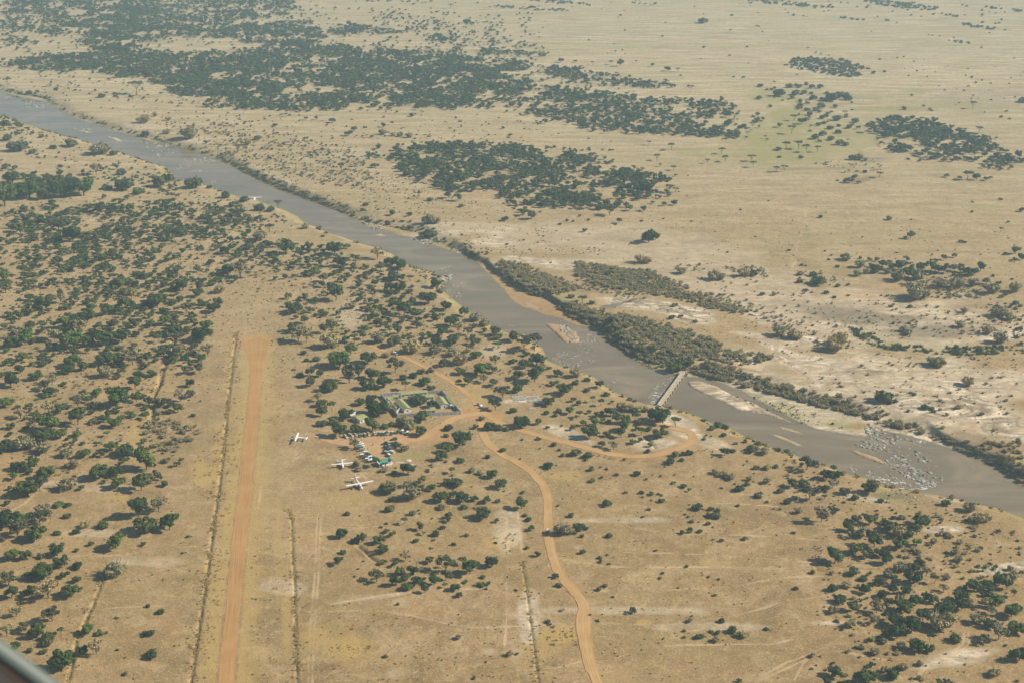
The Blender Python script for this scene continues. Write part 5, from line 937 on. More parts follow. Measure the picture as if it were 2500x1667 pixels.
# reeds by the water
tx = []; ty = []; tw = []
tuftpoly("1000,625 1040,650 1075,675 1050,690 1010,665 990,640", 14, .8, 1.6)
tuftpoly("1530,858 1600,884 1640,900 1600,896 1540,872", 12, .8, 1.6)
tuftpoly("1790,945 1900,965 2050,1018 2060,1035 1960,1020 1860,985 1800,962", 6, .7, 1.5)
tuftpoly("10,224 60,232 110,246 90,248 40,236", 6, 1, 2.5)
tuftpoly("2160,1040 2250,1062 2320,1088 2300,1085 2220,1066", 9, .8, 1.8)
tuftpoly("2060,795 2110,810 2150,840 2120,838 2080,815", 6, .8, 1.8)
tuftpoly("1330,858 1450,915 1560,975 1600,985 1540,966 1440,902", 5, .6, 1.3)
tuftpoly("1660,1000 1750,1030 1900,1088 1880,1090 1740,1040", 5, .6, 1.3)
tuftpoly("2070,798 2110,806 2150,834 2180,838 2300,850 2400,846 2500,840 2500,864 2400,868 2300,864 2180,856 2130,845 2090,822", 9, 1.4, 3.0)
tuftpoly("1990,835 2060,838 2110,845 2060,852 1990,850", 5, .9, 2.0)
me2 = []
for i in range(4):
    me = libc['lib_tuft'][0].objects[i].data.copy(); me.materials.clear(); me.materials.append(M['leaf_green']); me2.append(me)
lib('lib_reed', me2)
scatter('green_reeds', 'lib_reed', np.stack([tx, ty, height(tx, ty)], 1), tw, 'bright green reeds and riverside grass at the water edge', 12)
# ---------------------------------------------------------------- paints
M['white'] = mat('white_paint', (.80, .80, .78), .35, .04, .8)
M['glass'] = mat('dark_glass', (.03, .04, .05), .12, .1, 1, 0, .7)
M['tyre'] = mat('rubber', (.03, .03, .03), .9, .1, 3)
M['metal'] = mat('grey_metal', (.35, .35, .36), .45, .1, 2, .6)
M['concrete'] = mat('concrete', (.42, .36, .255), .9, .22, .5, rand=.0)
M['rock'] = mat('river_rock', (.31, .285, .235), .9, .45, 1.2, rand=.55, bump=.05)
M['foam'] = mat('white_water', (.75, .76, .74), .6, .1, 1.5)
M['block'] = mat('cast_block', (.62, .58, .50), .9, .15, 2, rand=.15)
M['wallgrey'] = mat('compound_wall', (.42, .43, .42), .9, .22, .35)
M['plaster'] = mat('pale_plaster', (.56, .55, .52), .85, .15, .6)
def roofmat(name, a, sc=2.2):
    q = NT(name); tc = q.n('ShaderNodeTexCoord'); ob = tc.outputs['Object']; wv = q.n('ShaderNodeTexWave', bands_direction='X'); wv.inputs['Scale'].default_value = sc; q.l(ob, wv.inputs[0])
    c = q.ramp(q.noise(.5, 4, ob), [(.3, tuple(v*.8 for v in a)), (.7, tuple(min(1, v*1.15) for v in a))]); c = q.mix(q.math('MULTIPLY', wv.outputs[1], .22), c, tuple(v*.55 for v in a))
    q.l(c, q.b.inputs['Base Color']); q.b.inputs['Roughness'].default_value = .55; return q.m
M['roof'] = roofmat('yellow_green_roof', (.33, .34, .125)); M['roof_green'] = roofmat('sea_green_roof', (.07, .26, .165)); M['trim'] = mat('pale_blue_trim', (.30, .42, .42), .6, .1)
M['maroon'] = mat('maroon_paint', (.12, .035, .03), .6, .2)
# ---------------------------------------------------------------- rocks in the river
rockm = []
iv, if_ = ico(2)
for i in range(8):
    r = np.random.RandomState(800+i); d = r.randn(9, 3); d /= np.linalg.norm(d, axis=1)[:, None]; h = .62+.3*r.rand(9)
    v = iv.copy()
    for a, b in zip(d, h): e_ = v@a-b; v = v-np.clip(e_, 0, None)[:, None]*a
    rockm.append(npmesh('river_rock', v*np.array([1, .62, .55]), if_, M['rock']))
lib('lib_rock', rockm)
RK = [  # polygon px, count, size m lo-hi, orientation deg, phrase
 ("1360,795 1380,793 1398,800 1412,818 1412,832 1392,836 1385,822 1372,812 1362,806", 90, 1.5, 3.4, -30, "on the orange triangular sandbar"),
 ("1418,822 1440,812 1455,808 1470,818 1450,835 1430,850 1415,848 1408,838", 90, .8, 2.4, 35, "in the upper rapids, midstream"),
 ("1345,872 1365,858 1395,853 1420,848 1440,850 1435,862 1400,866 1375,872 1352,882", 150, .7, 2.0, 20, "in the upper rapids, slanting line across the river"),
 ("1345,880 1375,880 1398,888 1420,880 1450,874 1462,880 1450,888 1422,892 1410,903 1390,898 1360,888", 150, .8, 2.2, 10, "along the near edge of the upper rapids"),
 ("1430,808 1470,810 1472,820 1450,822", 24, .6, 1.5, 20, "near the far bank above the upper rapids"),
 ("1470,925 1500,925 1502,940 1480,940", 26, .8, 2.0, -20, "in the river beside the near bank above the bridge"),
 ("1500,905 1518,905 1520,925 1500,945 1495,930", 26, .7, 1.8, -20, "in midstream above the bridge"),
 ("1525,930 1555,930 1555,945 1525,950", 14, .6, 1.4, 0, "in midstream above the bridge"),
 ("1612,928 1645,918 1648,930 1640,948 1625,962 1612,972 1600,985 1588,984 1582,968 1592,955 1600,940", 190, .7, 2.2, -20, "heaped against the upstream side of the bridge"),
 ("1668,932 1680,936 1664,962 1655,955", 8, .8, 1.8, 0, "just below the bridge"),
 ("2110,1036 2140,1040 2160,1050 2165,1066 2130,1068 2112,1056", 70, 1.2, 3.4, -30, "on the gravel spit at the head of the lower rapids"),
 ("2085,1085 2120,1068 2160,1066 2195,1062 2200,1075 2180,1090 2205,1110 2215,1125 2200,1128 2170,1112 2150,1100 2110,1096", 210, 1.0, 3.4, -22, "in the upper part of the lower rapids"),
 ("2160,1122 2185,1110 2215,1128 2225,1140 2270,1150 2285,1165 2290,1185 2260,1190 2240,1175 2215,1165 2180,1150 2165,1138", 230, 1.2, 4.4, -24, "in the middle of the lower rapids"),
 ("2120,1150 2175,1158 2205,1170 2240,1192 2200,1192 2150,1178 2110,1160", 120, .8, 2.4, -20, "along the near edge of the lower rapids"),
 ("2235,1100 2250,1108 2270,1125 2262,1135 2240,1125", 36, 1.0, 3.4, -28, "in the small outcrop right of the lower rapids"),
 ("2210,1070 2250,1075 2262,1082 2220,1086", 14, 1.2, 4, -12, "in the backwater by the far bank"),
 ("2290,1160 2305,1160 2302,1175 2290,1172", 14, 1.0, 2.6, -20, "at the downstream tail of the lower rapids"),
 ("2300,1170 2380,1180 2360,1200 2300,1190", 12, .5, 1.3, -20, "scattered below the lower rapids"),
 ("2075,1130 2096,1148 2090,1158 2070,1140", 20, .9, 2.4, -40, "close to the near bank below the reddish sandbar"),
 ("1065,672 1100,672 1100,684 1075,690 1062,682", 46, 1.0, 3.2, -10, "on the near bank point below the reeds"),
 ("1100,694 1148,690 1145,702 1105,700", 26, .8, 1.8, 0, "in midstream opposite the dark cut bank"),
 ("1068,656 1090,650 1110,648 1092,662 1070,668", 16, .8, 1.8, 20, "in a short row off the near bank point"),
 ("1108,715 1130,718 1132,730 1112,728", 22, .8, 2.0, 0, "in midstream, below the opposite cut bank"),
 ("1200,708 1240,705 1240,712 1205,715", 16, .7, 1.6, 0, "off the tip of the far bank beach"),
 ("1210,725 1235,722 1238,732 1215,734", 12, .7, 1.4, 0, "off the far bank beach"),
 ("1078,695 1098,706 1108,728 1096,722 1080,708", 30, .9, 2.4, -50, "on the near bank above the parking woodland"),
 ("1000,582 1050,580 1090,594 1065,598 1010,594", 70, .8, 2.6, -8, "on the stony foreshore of the far bank"),
 ("880,540 905,545 935,556 925,562 895,556", 50, .8, 2.4, -10, "on the upstream stony foreshore of the far bank"),
 ("1108,610 1145,622 1140,628 1110,618", 24, .8, 2.0, -10, "at the upstream foot of the dark cut bank"),
 ("1340,770 1385,780 1420,792 1400,797 1350,780", 26, .7, 1.8, -12, "along the far bank foot above the orange sandbar"),
 ("1242,793 1253,792 1252,800 1242,800", 4, 1.2, 2.2, 60, "lone pair in midstream above the upper rapids"),
 ("70,245 120,252 105,268 60,262", 40, 1.0, 3.0, -10, "at the far left end of the river"),
 ("180,312 230,315 230,326 185,322", 34, 1.0, 2.6, -10, "around the gravel bar at far upper left"),
 ("350,345 420,350 400,365 350,360", 60, 1.0, 2.8, -10, "beside the far bank at upper left"),
 ("370,368 420,362 435,378 385,382", 44, 1.0, 2.6, -10, "in midstream at upper left"),
 ("440,388 520,385 525,398 460,398", 60, 1.0, 2.6, -8, "in the long broken line at upper left"),
 ("430,400 500,408 490,425 430,420", 34, .9, 2.4, -8, "below the broken line at upper left"),
 ("515,440 535,442 530,448 515,447", 8, 1, 2.2, 0, "near the near bank upstream of the flying aeroplane"),
 ("0,232 30,235 30,245 0,240", 18, 1, 2.4, 0, "at the far left end of the river"),
 ("1270,815 1300,822 1310,840 1285,842 1262,830", 40, .9, 2.8, 20, "on the pale rocky near bank beside the flat topped trees"),
 ("1440,920 1458,922 1455,938 1442,935", 8, 1.5, 4, 10, "smooth pale outcrop on the near bank above the bridge"),
 ("2130,1210 2260,1215 2300,1240 2200,1250", 40, .9, 2.6, -15, "on the near bank below the lower rapids"),
 ("2085,1075 2120,1060 2200,1065 2260,1085 2290,1130 2300,1180 2240,1195 2150,1180 2100,1150 2140,1120 2100,1100", 200, .7, 2.0, -22, "scattered through the lower rapids"),
 ("1345,860 1400,830 1450,800 1475,825 1460,870 1420,900 1370,890", 120, .6, 1.5, 15, "scattered through the upper rapids"),
 ("1130,1060 1150,1056 1160,1064 1140,1068", .1, .8, 1, 0, "")]
allr = []
P_left = lambda s: PL(s)[:, 0].mean() < 1150
for pol, n, a, b, th, ph in RK:
    if n < 1: continue
    far_ = 1.35 if P_left(pol) else .8; n = int(n*2.0); a *= .62*far_; b = min(b, 3.2)*far_*.9
    P = PL(pol); P = wl(P, WZ) if 'near bank' not in ph[:12] else wl(P); lo = P.min(0); hi = P.max(0); c = 0; tries = 0
    while c < n and tries < 60:
        x = lo[0]+rs.rand(200)*(hi[0]-lo[0]); y = lo[1]+rs.rand(200)*(hi[1]-lo[1]); m = inside(x, y, P)&(rs.rand(200) < np.clip(.4+1.5*(vnoise(x, y, .14, 6)-.3), .08, 1)); x, y = x[m], y[m]; tries += 1
        for X, Y in zip(x, y):
            if c >= n: break
            allr.append((X, Y, a+(b-a)*rs.rand()**2.2, th+rs.randn()*22, ph)); c += 1
rx_ = np.array([r[0] for r in allr]); ry_ = np.array([r[1] for r in allr]); rz_ = np.maximum(height(rx_, ry_), WZ-.15)
rpx, rpy = proj(rx_, ry_, rz_); order = sorted(range(len(allr)), key=lambda i: -allr[i][2]*scale(rpy[i]))
reg = {}
for i in order[:298]: reg.setdefault(allr[i][4], []).append(i)
for ph, ids in reg.items():
    lft = min(ids, key=lambda i: rpx[i]); big = ids[0]
    for n, i in enumerate(ids):
        X, Y, w, th, _ = allr[i]
        l = ('largest pale grey rock ' if i == big else 'leftmost pale grey rock ' if i == lft else ('big' if w > 2.6 else 'small')+' pale grey angular rock ')+ph
        o = put('river_rock', rockm[i % 8], None, (X, Y, rz_[i]+w*.08), math.radians(th), (w*.85, w*.8, w*.62)); o.rotation_euler[0] = rs.randn()*.2; o.rotation_euler[1] = rs.randn()*.2
        tag(o, l, 'rock', 'pale rocks '+ph)
R = order[298:]; P = np.array([(allr[i][0], allr[i][1], rz_[i]) for i in R]); w = np.array([allr[i][2] for i in R])
scatter('small_river_rocks', 'lib_rock', P, np.stack([w*.8, w*.75, w*.6], 1), 'countless small pale rocks breaking the surface in the rapids', 4, .6)
# white water
V = []; Fc = []
def foam(pol, n, L0, L1, th):
    n = int(n*.35)
    P = wl(PL(pol), WZ); lo = P.min(0); hi = P.max(0); c = 0
    while c < n:
        x, y = lo+rs.rand(2)*(hi-lo)
        if not inside(np.array([x]), np.array([y]), P)[0]: c += .2; continue
        L = L0+(L1-L0)*rs.rand(); wd = L*(.12+.15*rs.rand()); t = math.radians(th+rs.randn()*12); k = 10; b = len(V)
        for j in range(k):
            a = 6.283*j/k; q = .75+.5*rs.rand(); u = math.cos(a)*L/2*q; v = math.sin(a)*wd/2*q; V.append((x+u*math.cos(t)-v*math.sin(t), y+u*math.sin(t)+v*math.cos(t), WZ+.05))
        V.append((x, y, WZ+.16))
        for j in range(k): Fc.append((b+j, b+(j+1) % k, b+k))
        c += 1
foam("1590,955 1640,950 1628,968 1614,978 1604,988 1586,984", 150, 1, 4, -28)
foam("2110,1155 2200,1175 2290,1180 2280,1192 2210,1196 2150,1182", 150, 1.5, 5, -12)
foam("2180,1120 2230,1140 2285,1160 2240,1170 2190,1150", 60, 1, 3, -15)
foam("1350,876 1400,866 1440,868 1420,885 1370,886", 60, .8, 2.5, 5); foam("1400,840 1440,825 1450,845 1410,862", 40, .8, 2.4, 10)
fm = bpy.data.meshes.new('white_water'); fm.from_pydata(V, [], Fc); fm.materials.append(M['foam']); tag(put('white_water', fm), 'streaks of white water foaming between the rocks of the rapids', None, None, 'stuff')
# ---------------------------------------------------------------- bridge
def w3(px, py, z): x, y = gp(px, py, z); return Vector((float(x), float(y), z))
DZ = -2.3
a = w3(1605, 994, DZ); b = w3(1668, 908, DZ); d = (b-a); Lb = d.length; ang = math.atan2(d.y, d.x)
br = empty('causeway_bridge', a, ang, 'narrow pale concrete bridge crossing low over the river', 'bridge')
mb = MB(); mb.box((Lb/2, 0, -.35), (Lb+6, 3.9, .5), bev=.06); mb.build('deck', M['concrete'], br)
for sd_ in (-1, 1):
    mb = MB()
    for i in range(int(Lb/3)): mb.box((1.5+i*3, sd_*1.82, .02), (2.5, .28, .34), bev=.04)
    mb.build('kerb', M['concrete'], br)
npier = int(Lb/7.5)
pm = MB().box((0, 0, -1.9), (1.2, 4.9, 3.0), bev=.2).box((0, 0, -.75), (1.6, 4.3, .4)).mesh('pier', M['concrete'])
for i in range(npier): put('pier', pm, br, (4+i*(Lb-6)/(npier-1), 0, 0))
mb = MB(); mb.box((0, 2.7, -.9), (3, .8, 2.2), .5).box((Lb, 2.9, -.9), (4, .8, 2.4), -.5).box((Lb, -2.9, -.9), (4, .8, 2.4), .5).box((0, -2.7, -.9), (3, .8, 2.2), -.5); mb.build('wing_wall', M['concrete'], br)
# ---------------------------------------------------------------- walled compound
def z2(x, y): return 920+.09354*x, 930+.09354*y
def zw(x, y, z): px, py = z2(x, y); return w3(px, py, z)
WH = 3.0
g0 = float(height(*[np.array([v]) for v in gp(1030, 985)])[0]); 
cor = [zw(105, 312, WH+g0), zw(1700, 232, WH+g0), zw(2190, 775, WH+g0), zw(545, 860, WH+g0)]
pw = empty('perimeter_wall', (cor[0].x, cor[0].y, g0), 0, 'tall grey panel wall enclosing the yellow roofed compound', 'wall')
o0 = Vector((cor[0].x, cor[0].y, 0))
def wallrun(p, q_, name):
    d = (q_-p); L = math.hypot(d.x, d.y); an = math.atan2(d.y, d.x); n = max(2, int(round(L/3.4))); mb = MB(); pb = MB()
    for i in range(n):
        c = p+d*((i+.5)/n)-o0; mb.box((c.x, c.y, WH/2-.3), (L/n-.34, .16, WH+.5), an)
    mb.build('wall_panels', M['wallgrey'], pw)
    for i in range(n+1):
        c = p+d*(i/n)-o0; m_ = MB().box((c.x, c.y, WH/2-.25), (.32, .34, WH+.7), an); pb.add(m_.v, m_.f)
    pb.build('wall_posts', M['plaster'], pw)
for i in range(4): wallrun(cor[i], cor[(i+1) % 4], 'w')
yard = [c.copy() for c in cor]
def sheetpts(name, pts, z, m, label):
    return polysheet(name, [(p.x, p.y) for p in pts], z, m, label)
def roofed(name, label, A, Bp, D, eh, rh, kind, wallm, roofm, over=.35, front=None):
    """A,Bp = ends of one eave line, D = a point on the opposite eave (all on the eave plane); builds walls, roof, openings"""
    u = Vector((Bp.x-A.x, Bp.y-A.y, 0)); L = u.length; u.normalize(); v = Vector((-u.y, u.x, 0)); w = (Vector((D.x, D.y, 0))-Vector((A.x, A.y, 0))).dot(v)
    if w < 0: v = -v; w = -w
    rz = math.atan2(u.y, u.x); fl = 1 if v.dot(Vector((-u.y, u.x, 0))) > 0 else -1
    e = empty(name, (A.x, A.y, g0), rz, label, 'building')
    def P(x, y, z): return (x, y*fl, z)
    o = over; wl_ = MB(); i = o
    wl_.box(P(L/2, w/2, (eh-.3)/2-.2), (L-2*i, w-2*i, eh-.1))
    if kind == 'gable':
        for x in (i, L-i-.16): wl_.prism([(0, 0), (1, 0), (.5, 1)], 0, 1) if 0 else None
        for x0 in (i, L-i-.2):
            b = [P(x0, i, eh-.3), P(x0, w-i, eh-.3), P(x0, w/2, rh-.12)]; c = [P(x0+.2, i, eh-.3), P(x0+.2, w-i, eh-.3), P(x0+.2, w/2, rh-.12)]
            wl_.add(b+c, [(0, 1, 2), (5, 4, 3), (0, 3, 4, 1), (1, 4, 5, 2), (2, 5, 3, 0)])
    wl_.build('wall', wallm, e)
    rf = MB(); t = .12
    if kind == 'gable': prof = [((0, eh-.15), (w/2, rh)), ((w/2, rh), (w, eh-.15))]
    elif kind == 'shed': prof = [((0, eh-.05), (w, rh))]
    else: prof = [((0, eh), (w, eh+.15))]
    for (y0, za), (y1, zb) in prof:
        vs = [P(0, y0, za), P(L, y0, za), P(L, y1, zb), P(0, y1, zb), P(0, y0, za+t), P(L, y0, za+t), P(L, y1, zb+t), P(0, y1, zb+t)]
        rf.add(vs, [(3, 2, 1, 0), (4, 5, 6, 7), (0, 1, 5, 4), (1, 2, 6, 5), (2, 3, 7, 6), (3, 0, 4, 7)])
    rf.build('roof', roofm, e)
    tr = MB(); tr.box(P(L/2, -.06, eh-.12), (L, .10, .28))
    if kind == 'gable': tr.box(P(L/2, w+.06, eh-.12), (L, .10, .28))
    tr.build('fascia', M['trim'], e)
    nwin = max(1, int(L/3.2))
    wm = MB().box((0, 0, 0), (1.1, .10, 1.0)).box((0, 0, 0), (.06, .16, 1.0)).box((0, 0, -.56), (1.3, .22, .1)).mesh('window', M['glass'])
    for k in range(nwin): put('window', wm, e, P((k+.5)*L/nwin, i-.06, eh*.52))
    if kind == 'gable': put('window', wm, e, P(i-.05, w/2, eh*.55), math.pi/2); put('window', wm, e, P(L-i+.05, w/2, eh*.55), math.pi/2)
    put('door', MB().box((0, 0, 1.0), (.95, .12, 2.05)).mesh('door', M['maroon']), e, P(L*.5+.9, i-.07, -.1))
    return e
# near eave first, then a point on the far eave
roofed('barrack_building', 'long low building with a single slope yellow green roof along the back wall', zw(625, 352, 2.7+g0), zw(1330, 285, 2.7+g0), zw(600, 312, 3.0+g0), 2.7, 3.5, 'shed', M['plaster'], M['roof'])
roofed('barrack_building', 'gabled yellow green building in the second row behind the courtyard trees', zw(745, 466, 2.7+g0), zw(1500, 405, 2.7+g0), zw(640, 400, 2.7+g0), 2.7, 3.9, 'gable', M['plaster'], M['roof'])
roofed('store_shed', 'small green roofed shed at the back left of the compound', zw(425, 415, 2.5+g0), zw(578, 405, 2.5+g0), zw(378, 362, 2.7+g0), 2.5, 3.0, 'shed', M['plaster'], M['roof'])
roofed('store_shed', 'little pale gabled hut in the back left corner of the compound', zw(290, 476, 2.4+g0), zw(430, 458, 2.4+g0), zw(235, 405, 2.4+g0), 2.4, 3.0, 'gable', M['plaster'], M['roof'])
roofed('store_shed', 'narrow yellow lean-to running along the left wall of the compound', zw(532, 700, 2.5+g0), zw(372, 482, 2.5+g0), zw(490, 708, 2.5+g0), 2.5, 2.9, 'shed', M['plaster'], M['roof'])
roofed('barrack_building', 'gabled yellow green building on the left side of the courtyard', zw(700, 752, 2.9+g0), zw(455, 500, 2.9+g0), zw(935, 738, 2.9+g0), 2.9, 4.3, 'gable', M['plaster'], M['roof'])
roofed('barrack_building', 'gabled yellow green building on the right side of the courtyard', zw(1657, 638, 2.9+g0), zw(1515, 445, 2.9+g0), zw(1890, 612, 2.9+g0), 2.9, 4.3, 'gable', M['plaster'], M['roof'])
roofed('store_shed', 'narrow green lean-to running along the right wall of the compound', zw(1985, 652, 2.6+g0), zw(1790, 402, 2.6+g0), zw(2050, 625, 2.8+g0), 2.6, 3.1, 'shed', M['wallgrey'], M['roof'])
roofed('guard_hut', 'small grey guard hut at the front right corner of the compound', zw(1900, 640, 2.6+g0), zw(1980, 640, 2.6+g0), zw(1905, 610, 2.6+g0), 2.6, 2.8, 'flat', M['plaster'], M['wallgrey'])
fl_ = roofed('open_shed', 'low flat yellow roofed shed behind the front wall', zw(1290, 776, 2.3+g0), zw(1556, 752, 2.3+g0), zw(1290, 700, 2.3+g0), 2.3, 2.6, 'shed', M['plaster'], M['roof'])
sp_ = zw(1320, 708, 2.6+g0); e = empty('solar_panel', sp_, .1, 'dark blue solar panel beside the low flat shed', 'solar panel'); MB().box((0, 0, .25), (4, 2.0, .08), bev=.02).build('panel', M['glass'], e); mb = MB()
for x in (-1.7, 1.7): mb.box((x, 0, -1.2), (.12, .12, 2.9))
mb.build('stand', M['metal'], e)
# yard partitions
def low_wall(p, q_, h, label):
    d = q_-p; L = math.hypot(d.x, d.y); e = MB(); e.box((L/2, 0, h/2-.2), (L, .18, h+.3)); e.box((L/2, 0, h+.02), (L+.1, .3, .12))
    o = e.build('partition_wall', M['wallgrey'], None, False, (p.x, p.y, g0), math.atan2(d.y, d.x)); tag(o, label, 'wall')
low_wall(zw(512, 775, 2.5+g0), zw(602, 690, 2.5+g0), 2.5, 'short dark partition wall at the front left inside the compound')
low_wall(zw(1600, 345, 2.5+g0), zw(1840, 385, 2.5+g0), 1.6, 'low partition wall in the back right yard of the compound')
low_wall(zw(560, 300, 2.8+g0), zw(625, 385, 2.8+g0), 2.8, 'short wall joining the back wall and the long low building')
# house and tarpaulins outside the compound, left
def z5(x, y): return 800+.17857*x, 920+.17857*y
def z5w(x, y, z): px, py = z5(x, y); return w3(px, py, z)
g1 = at1(875, 1020).z; gsave = g0; g0 = g1
roofed('warden_house', 'small house with a yellow green hipped roof left of the compound', z5w(440, 592, 2.8+g1), z5w(562, 548, 2.8+g1), z5w(365, 525, 2.8+g1), 2.8, 4.2, 'gable', M['plaster'], M['roof'])
e = empty('iron_sheet_shelter', z5w(280, 520, 2.0+g1), .3, 'white iron sheet shelter in the trees left of the small house', 'shelter'); mb = MB(); mb.box((0, 0, .3), (11, 5.0, .08), .15).box((3.6, 3.0, .7), (6, 3.2, .08), -.5); mb.build('roof_sheet', M['white'], e); mb = MB()
for x in (-4.5, 0, 4.5):
    for y in (-2, 2): mb.tube([(x, y, -2.1), (x, y, .3)], [.09, .09], 6)
mb.build('posts', M['bark'], e)
# ---------------------------------------------------------------- airfield office
def z3(x, y): return 800+.08503*x, 1030+.08503*y
def z3w(x, y, z): px, py = z3(x, y); return w3(px, py, z)
g2 = at1(948, 1135).z; g0 = g2
A = z3w(1560, 1168, 3.0+g2); Bq = z3w(1885, 1098, 3.0+g2); u = Vector((Bq.x-A.x, Bq.y-A.y, 0)); L = u.length; rz = math.atan2(u.y, u.x); wd = 6.0
e = empty('airfield_office', (A.x, A.y, g2), rz, 'small white office with a bright sea green hipped roof beside the vehicle park', 'building')
mb = MB(); mb.box((L/2, wd/2, 1.4), (L-.8, wd-1.2, 3.2)); mb.build('wall', M['white'], e)
mb = MB(); x0, x1 = -.4, L+.4; y0, y1 = -.4, wd+.4; hz, rz_2 = 3.0, 4.7; x0 -= 2.2
vs = [(x0, y0, hz), (x1, y0, hz), (x1, y1, hz), (x0, y1, hz), (x0+3.0, wd/2, rz_2), (x1-1.4, wd/2, rz_2), (x0, y0, hz-.15), (x1, y0, hz-.15), (x1, y1, hz-.15), (x0, y1, hz-.15)]
mb.add(vs, [(0, 1, 5, 4), (1, 2, 5), (2, 3, 4, 5), (3, 0, 4), (9, 8, 7, 6), (0, 6, 7, 1), (1, 7, 8, 2), (2, 8, 9, 3), (3, 9, 6, 0)]); mb.build('roof', M['roof_green'], e)
mb = MB(); mb.box((L/2, .08, 2.75), (L, .2, .35)); mb.build('fascia', M['maroon'], e)
mb = MB()
for x in (-2.2, -.2): mb.tube([(x, .1, 0), (x, .1, 3)], [.1, .1], 6)
mb.build('porch_post', M['maroon'], e)
wm = MB().box((0, 0, 0), (1.0, .1, .9)).box((0, -.03, 0), (.06, .1, .9)).mesh('window', M['glass'])
for x in (1.6, 4.0, 6.4): put('window', wm, e, (x, .55, 1.7))
put('door', MB().box((0, 0, 1.0), (.9, .1, 2.1)).mesh('door', M['maroon']), e, (2.9, .55, 0))
MB().box((-1.0, -1.6, .08), (4.5, 3.5, .25), bev=.05).build('porch_slab', M['concrete'], e)
# water tower
p = at1(*z3(1785, 1290)); e = empty('water_tower', p, rz, 'water tower with a dark tank on tall pale legs in front of the green roof', 'water tower')
mb = MB()
for x in (-.9, .9):
    for y in (-.9, .9): put('leg', MB().tube([(x, y, -.2), (x*.9, y*.9, 4.6)], [.11, .09], 6).mesh('leg', M['white']), e)
for z in (1.6, 3.2):
    for s_ in (-.9, .9): mb.box((0, s_, z), (1.9, .07, .07)).box((s_, 0, z), (.07, 1.9, .07))
mb.box((0, 0, 4.65), (2.5, 2.5, .15)); mb.build('platform', M['white'], e)
mb = MB(); mb.tube([(0, 0, 4.72), (0, 0, 6.5), (0, 0, 6.8), (0, 0, 7.0)], [1.12, 1.12, .8, .25], 16); mb.build('tank', mat('tank', (.045, .04, .045), .5, .2), e)
# windsock
p = at1(*z3(1500, 1395)); e = empty('windsock', p, 0, 'white windsock mast standing at the front corner of the airfield office', 'windsock')
MB().tube([(0, 0, -.2), (0, 0, 5.2)], [.10, .07], 8).build('mast', M['white'], e); MB().tube([(0, 0, 5.1), (-.5, 0, 5.7), (-2.0, .3, 7.3)], [.22, .3, .38], 10).build('sock', M['white'], e)
MB().tube([(.9, 0, -.1), (.9, 0, 3.2)], [.05, .05], 6).tube([(0, 0, 2.9), (.9, 0, 3.2)], [.04, .04], 6).build('stay_post', M['white'], e); MB().box((0, 0, .08), (2.2, 1.2, .2), bev=.05).build('base_slab', M['concrete'], e)
def slab(nm, px, py, ln, wd, rz_, label, cat, h=.25, rnd=False, m=None):
    p = at1(px, py); mb = MB()
    if rnd:
        mb.tube([(0, 0, -.2), (0, 0, h), (0, 0, h+.06)], [ln/2, ln/2, ln/2-.1], 28); mb.tube([(0, 0, h+.04), (0, 0, h+.2)], [.45, .45], 12)
    else:
        k = 14; r2 = np.random.RandomState(int(px)); q_ = [(math.cos(6.283*i/k)*ln/2*(.85+.3*r2.rand()), math.sin(6.283*i/k)*wd/2*(.85+.3*r2.rand())) for i in range(k)]
        mb.add([(x, y, -.2) for x, y in q_]+[(x, y, h) for x, y in q_], [tuple(range(k, 2*k))]+[(i, (i+1) % k, (i+1) % k+k, i+k) for i in range(k)])
    tag(mb.build(nm, m or M['concrete'], None, False, p, rz_), label, cat)
slab('round_slab', 998.5, 1123.8, 3.7, 3.7, 0, 'round white concrete cistern lid right of the airfield office', 'cistern lid', .3, True, M['block'])
slab('rubble_slab', 977, 1128, 6.5, 3.4, .1, 'pale slab of spilled concrete just right of the airfield office', 'slab', .1)
slab('rubble_slab', 998, 1134, 13, 3.0, .05, 'long strip of pale rubble below the round white lid', 'slab', .1)
slab('rubble_slab', 1070, 1042, 5, 3, .2, 'pale rock patch beside the road left of the junction', 'rock', .12)
slab('concrete_beam', 1090, 952, 6, .6, .1, 'thin white concrete beam lying behind the back right corner of the compound wall', 'beam', .4)
slab('white_trolley', 773.5, 1066.5, 2.6, .9, 0, 'small white baggage trolley alone on the apron right of the first parked aeroplane', 'trolley', .7, False, M['white'])
# block yard
def z8(x, y): return 1200+.06803*x, 940+.06803*y
bm_ = MB().box((0, 0, .35), (.95, .75, .8), bev=.06).mesh('cast_block', M['block'])
rows = [(715, 360, 1030, 370), (715, 415, 1690, 410), (720, 445, 1690, 440), (725, 475, 1760, 478), (735, 510, 1820, 510), (800, 548, 1850, 545), (800, 590, 950, 590), (1180, 565, 1890, 570), (1330, 605, 1890, 600)]
nb = 0
for ri, (x0, y0, x1, y1) in enumerate(rows):
    k = int((x1-x0)/52)
    for i in range(k):
        if rs.rand() < .06: continue
        px, py = z8(x0+(x1-x0)*(i+.5)/k+rs.randn()*3, y0+(y1-y0)*(i+.5)/k+rs.randn()*2); p = at1(px, py); s_ = 1.0+rs.rand()*.2
        o = put('cast_block', bm_, None, p, rs.randn()*.12, (s_, s_, 1)); nm_ = ('back', 'second', 'third', 'fourth', 'fifth', 'sixth', 'seventh', 'eighth', 'front')[ri]
        tag(o, ('leftmost pale block of the %s row in the block yard' if i == 0 else 'pale square block within the %s row of the block yard') % nm_, 'block', 'rows of pale blocks drying on the ground')
for i in range(14):
    px, py = z8(1330+i*34, 868-i*7+(i % 2)*16); o = put('cast_block', bm_, None, at1(px, py), rs.randn()*.2, (.9, .9, .9)); tag(o, 'pale block in the short stray row in front of the block yard', 'block', 'stray row of pale blocks')
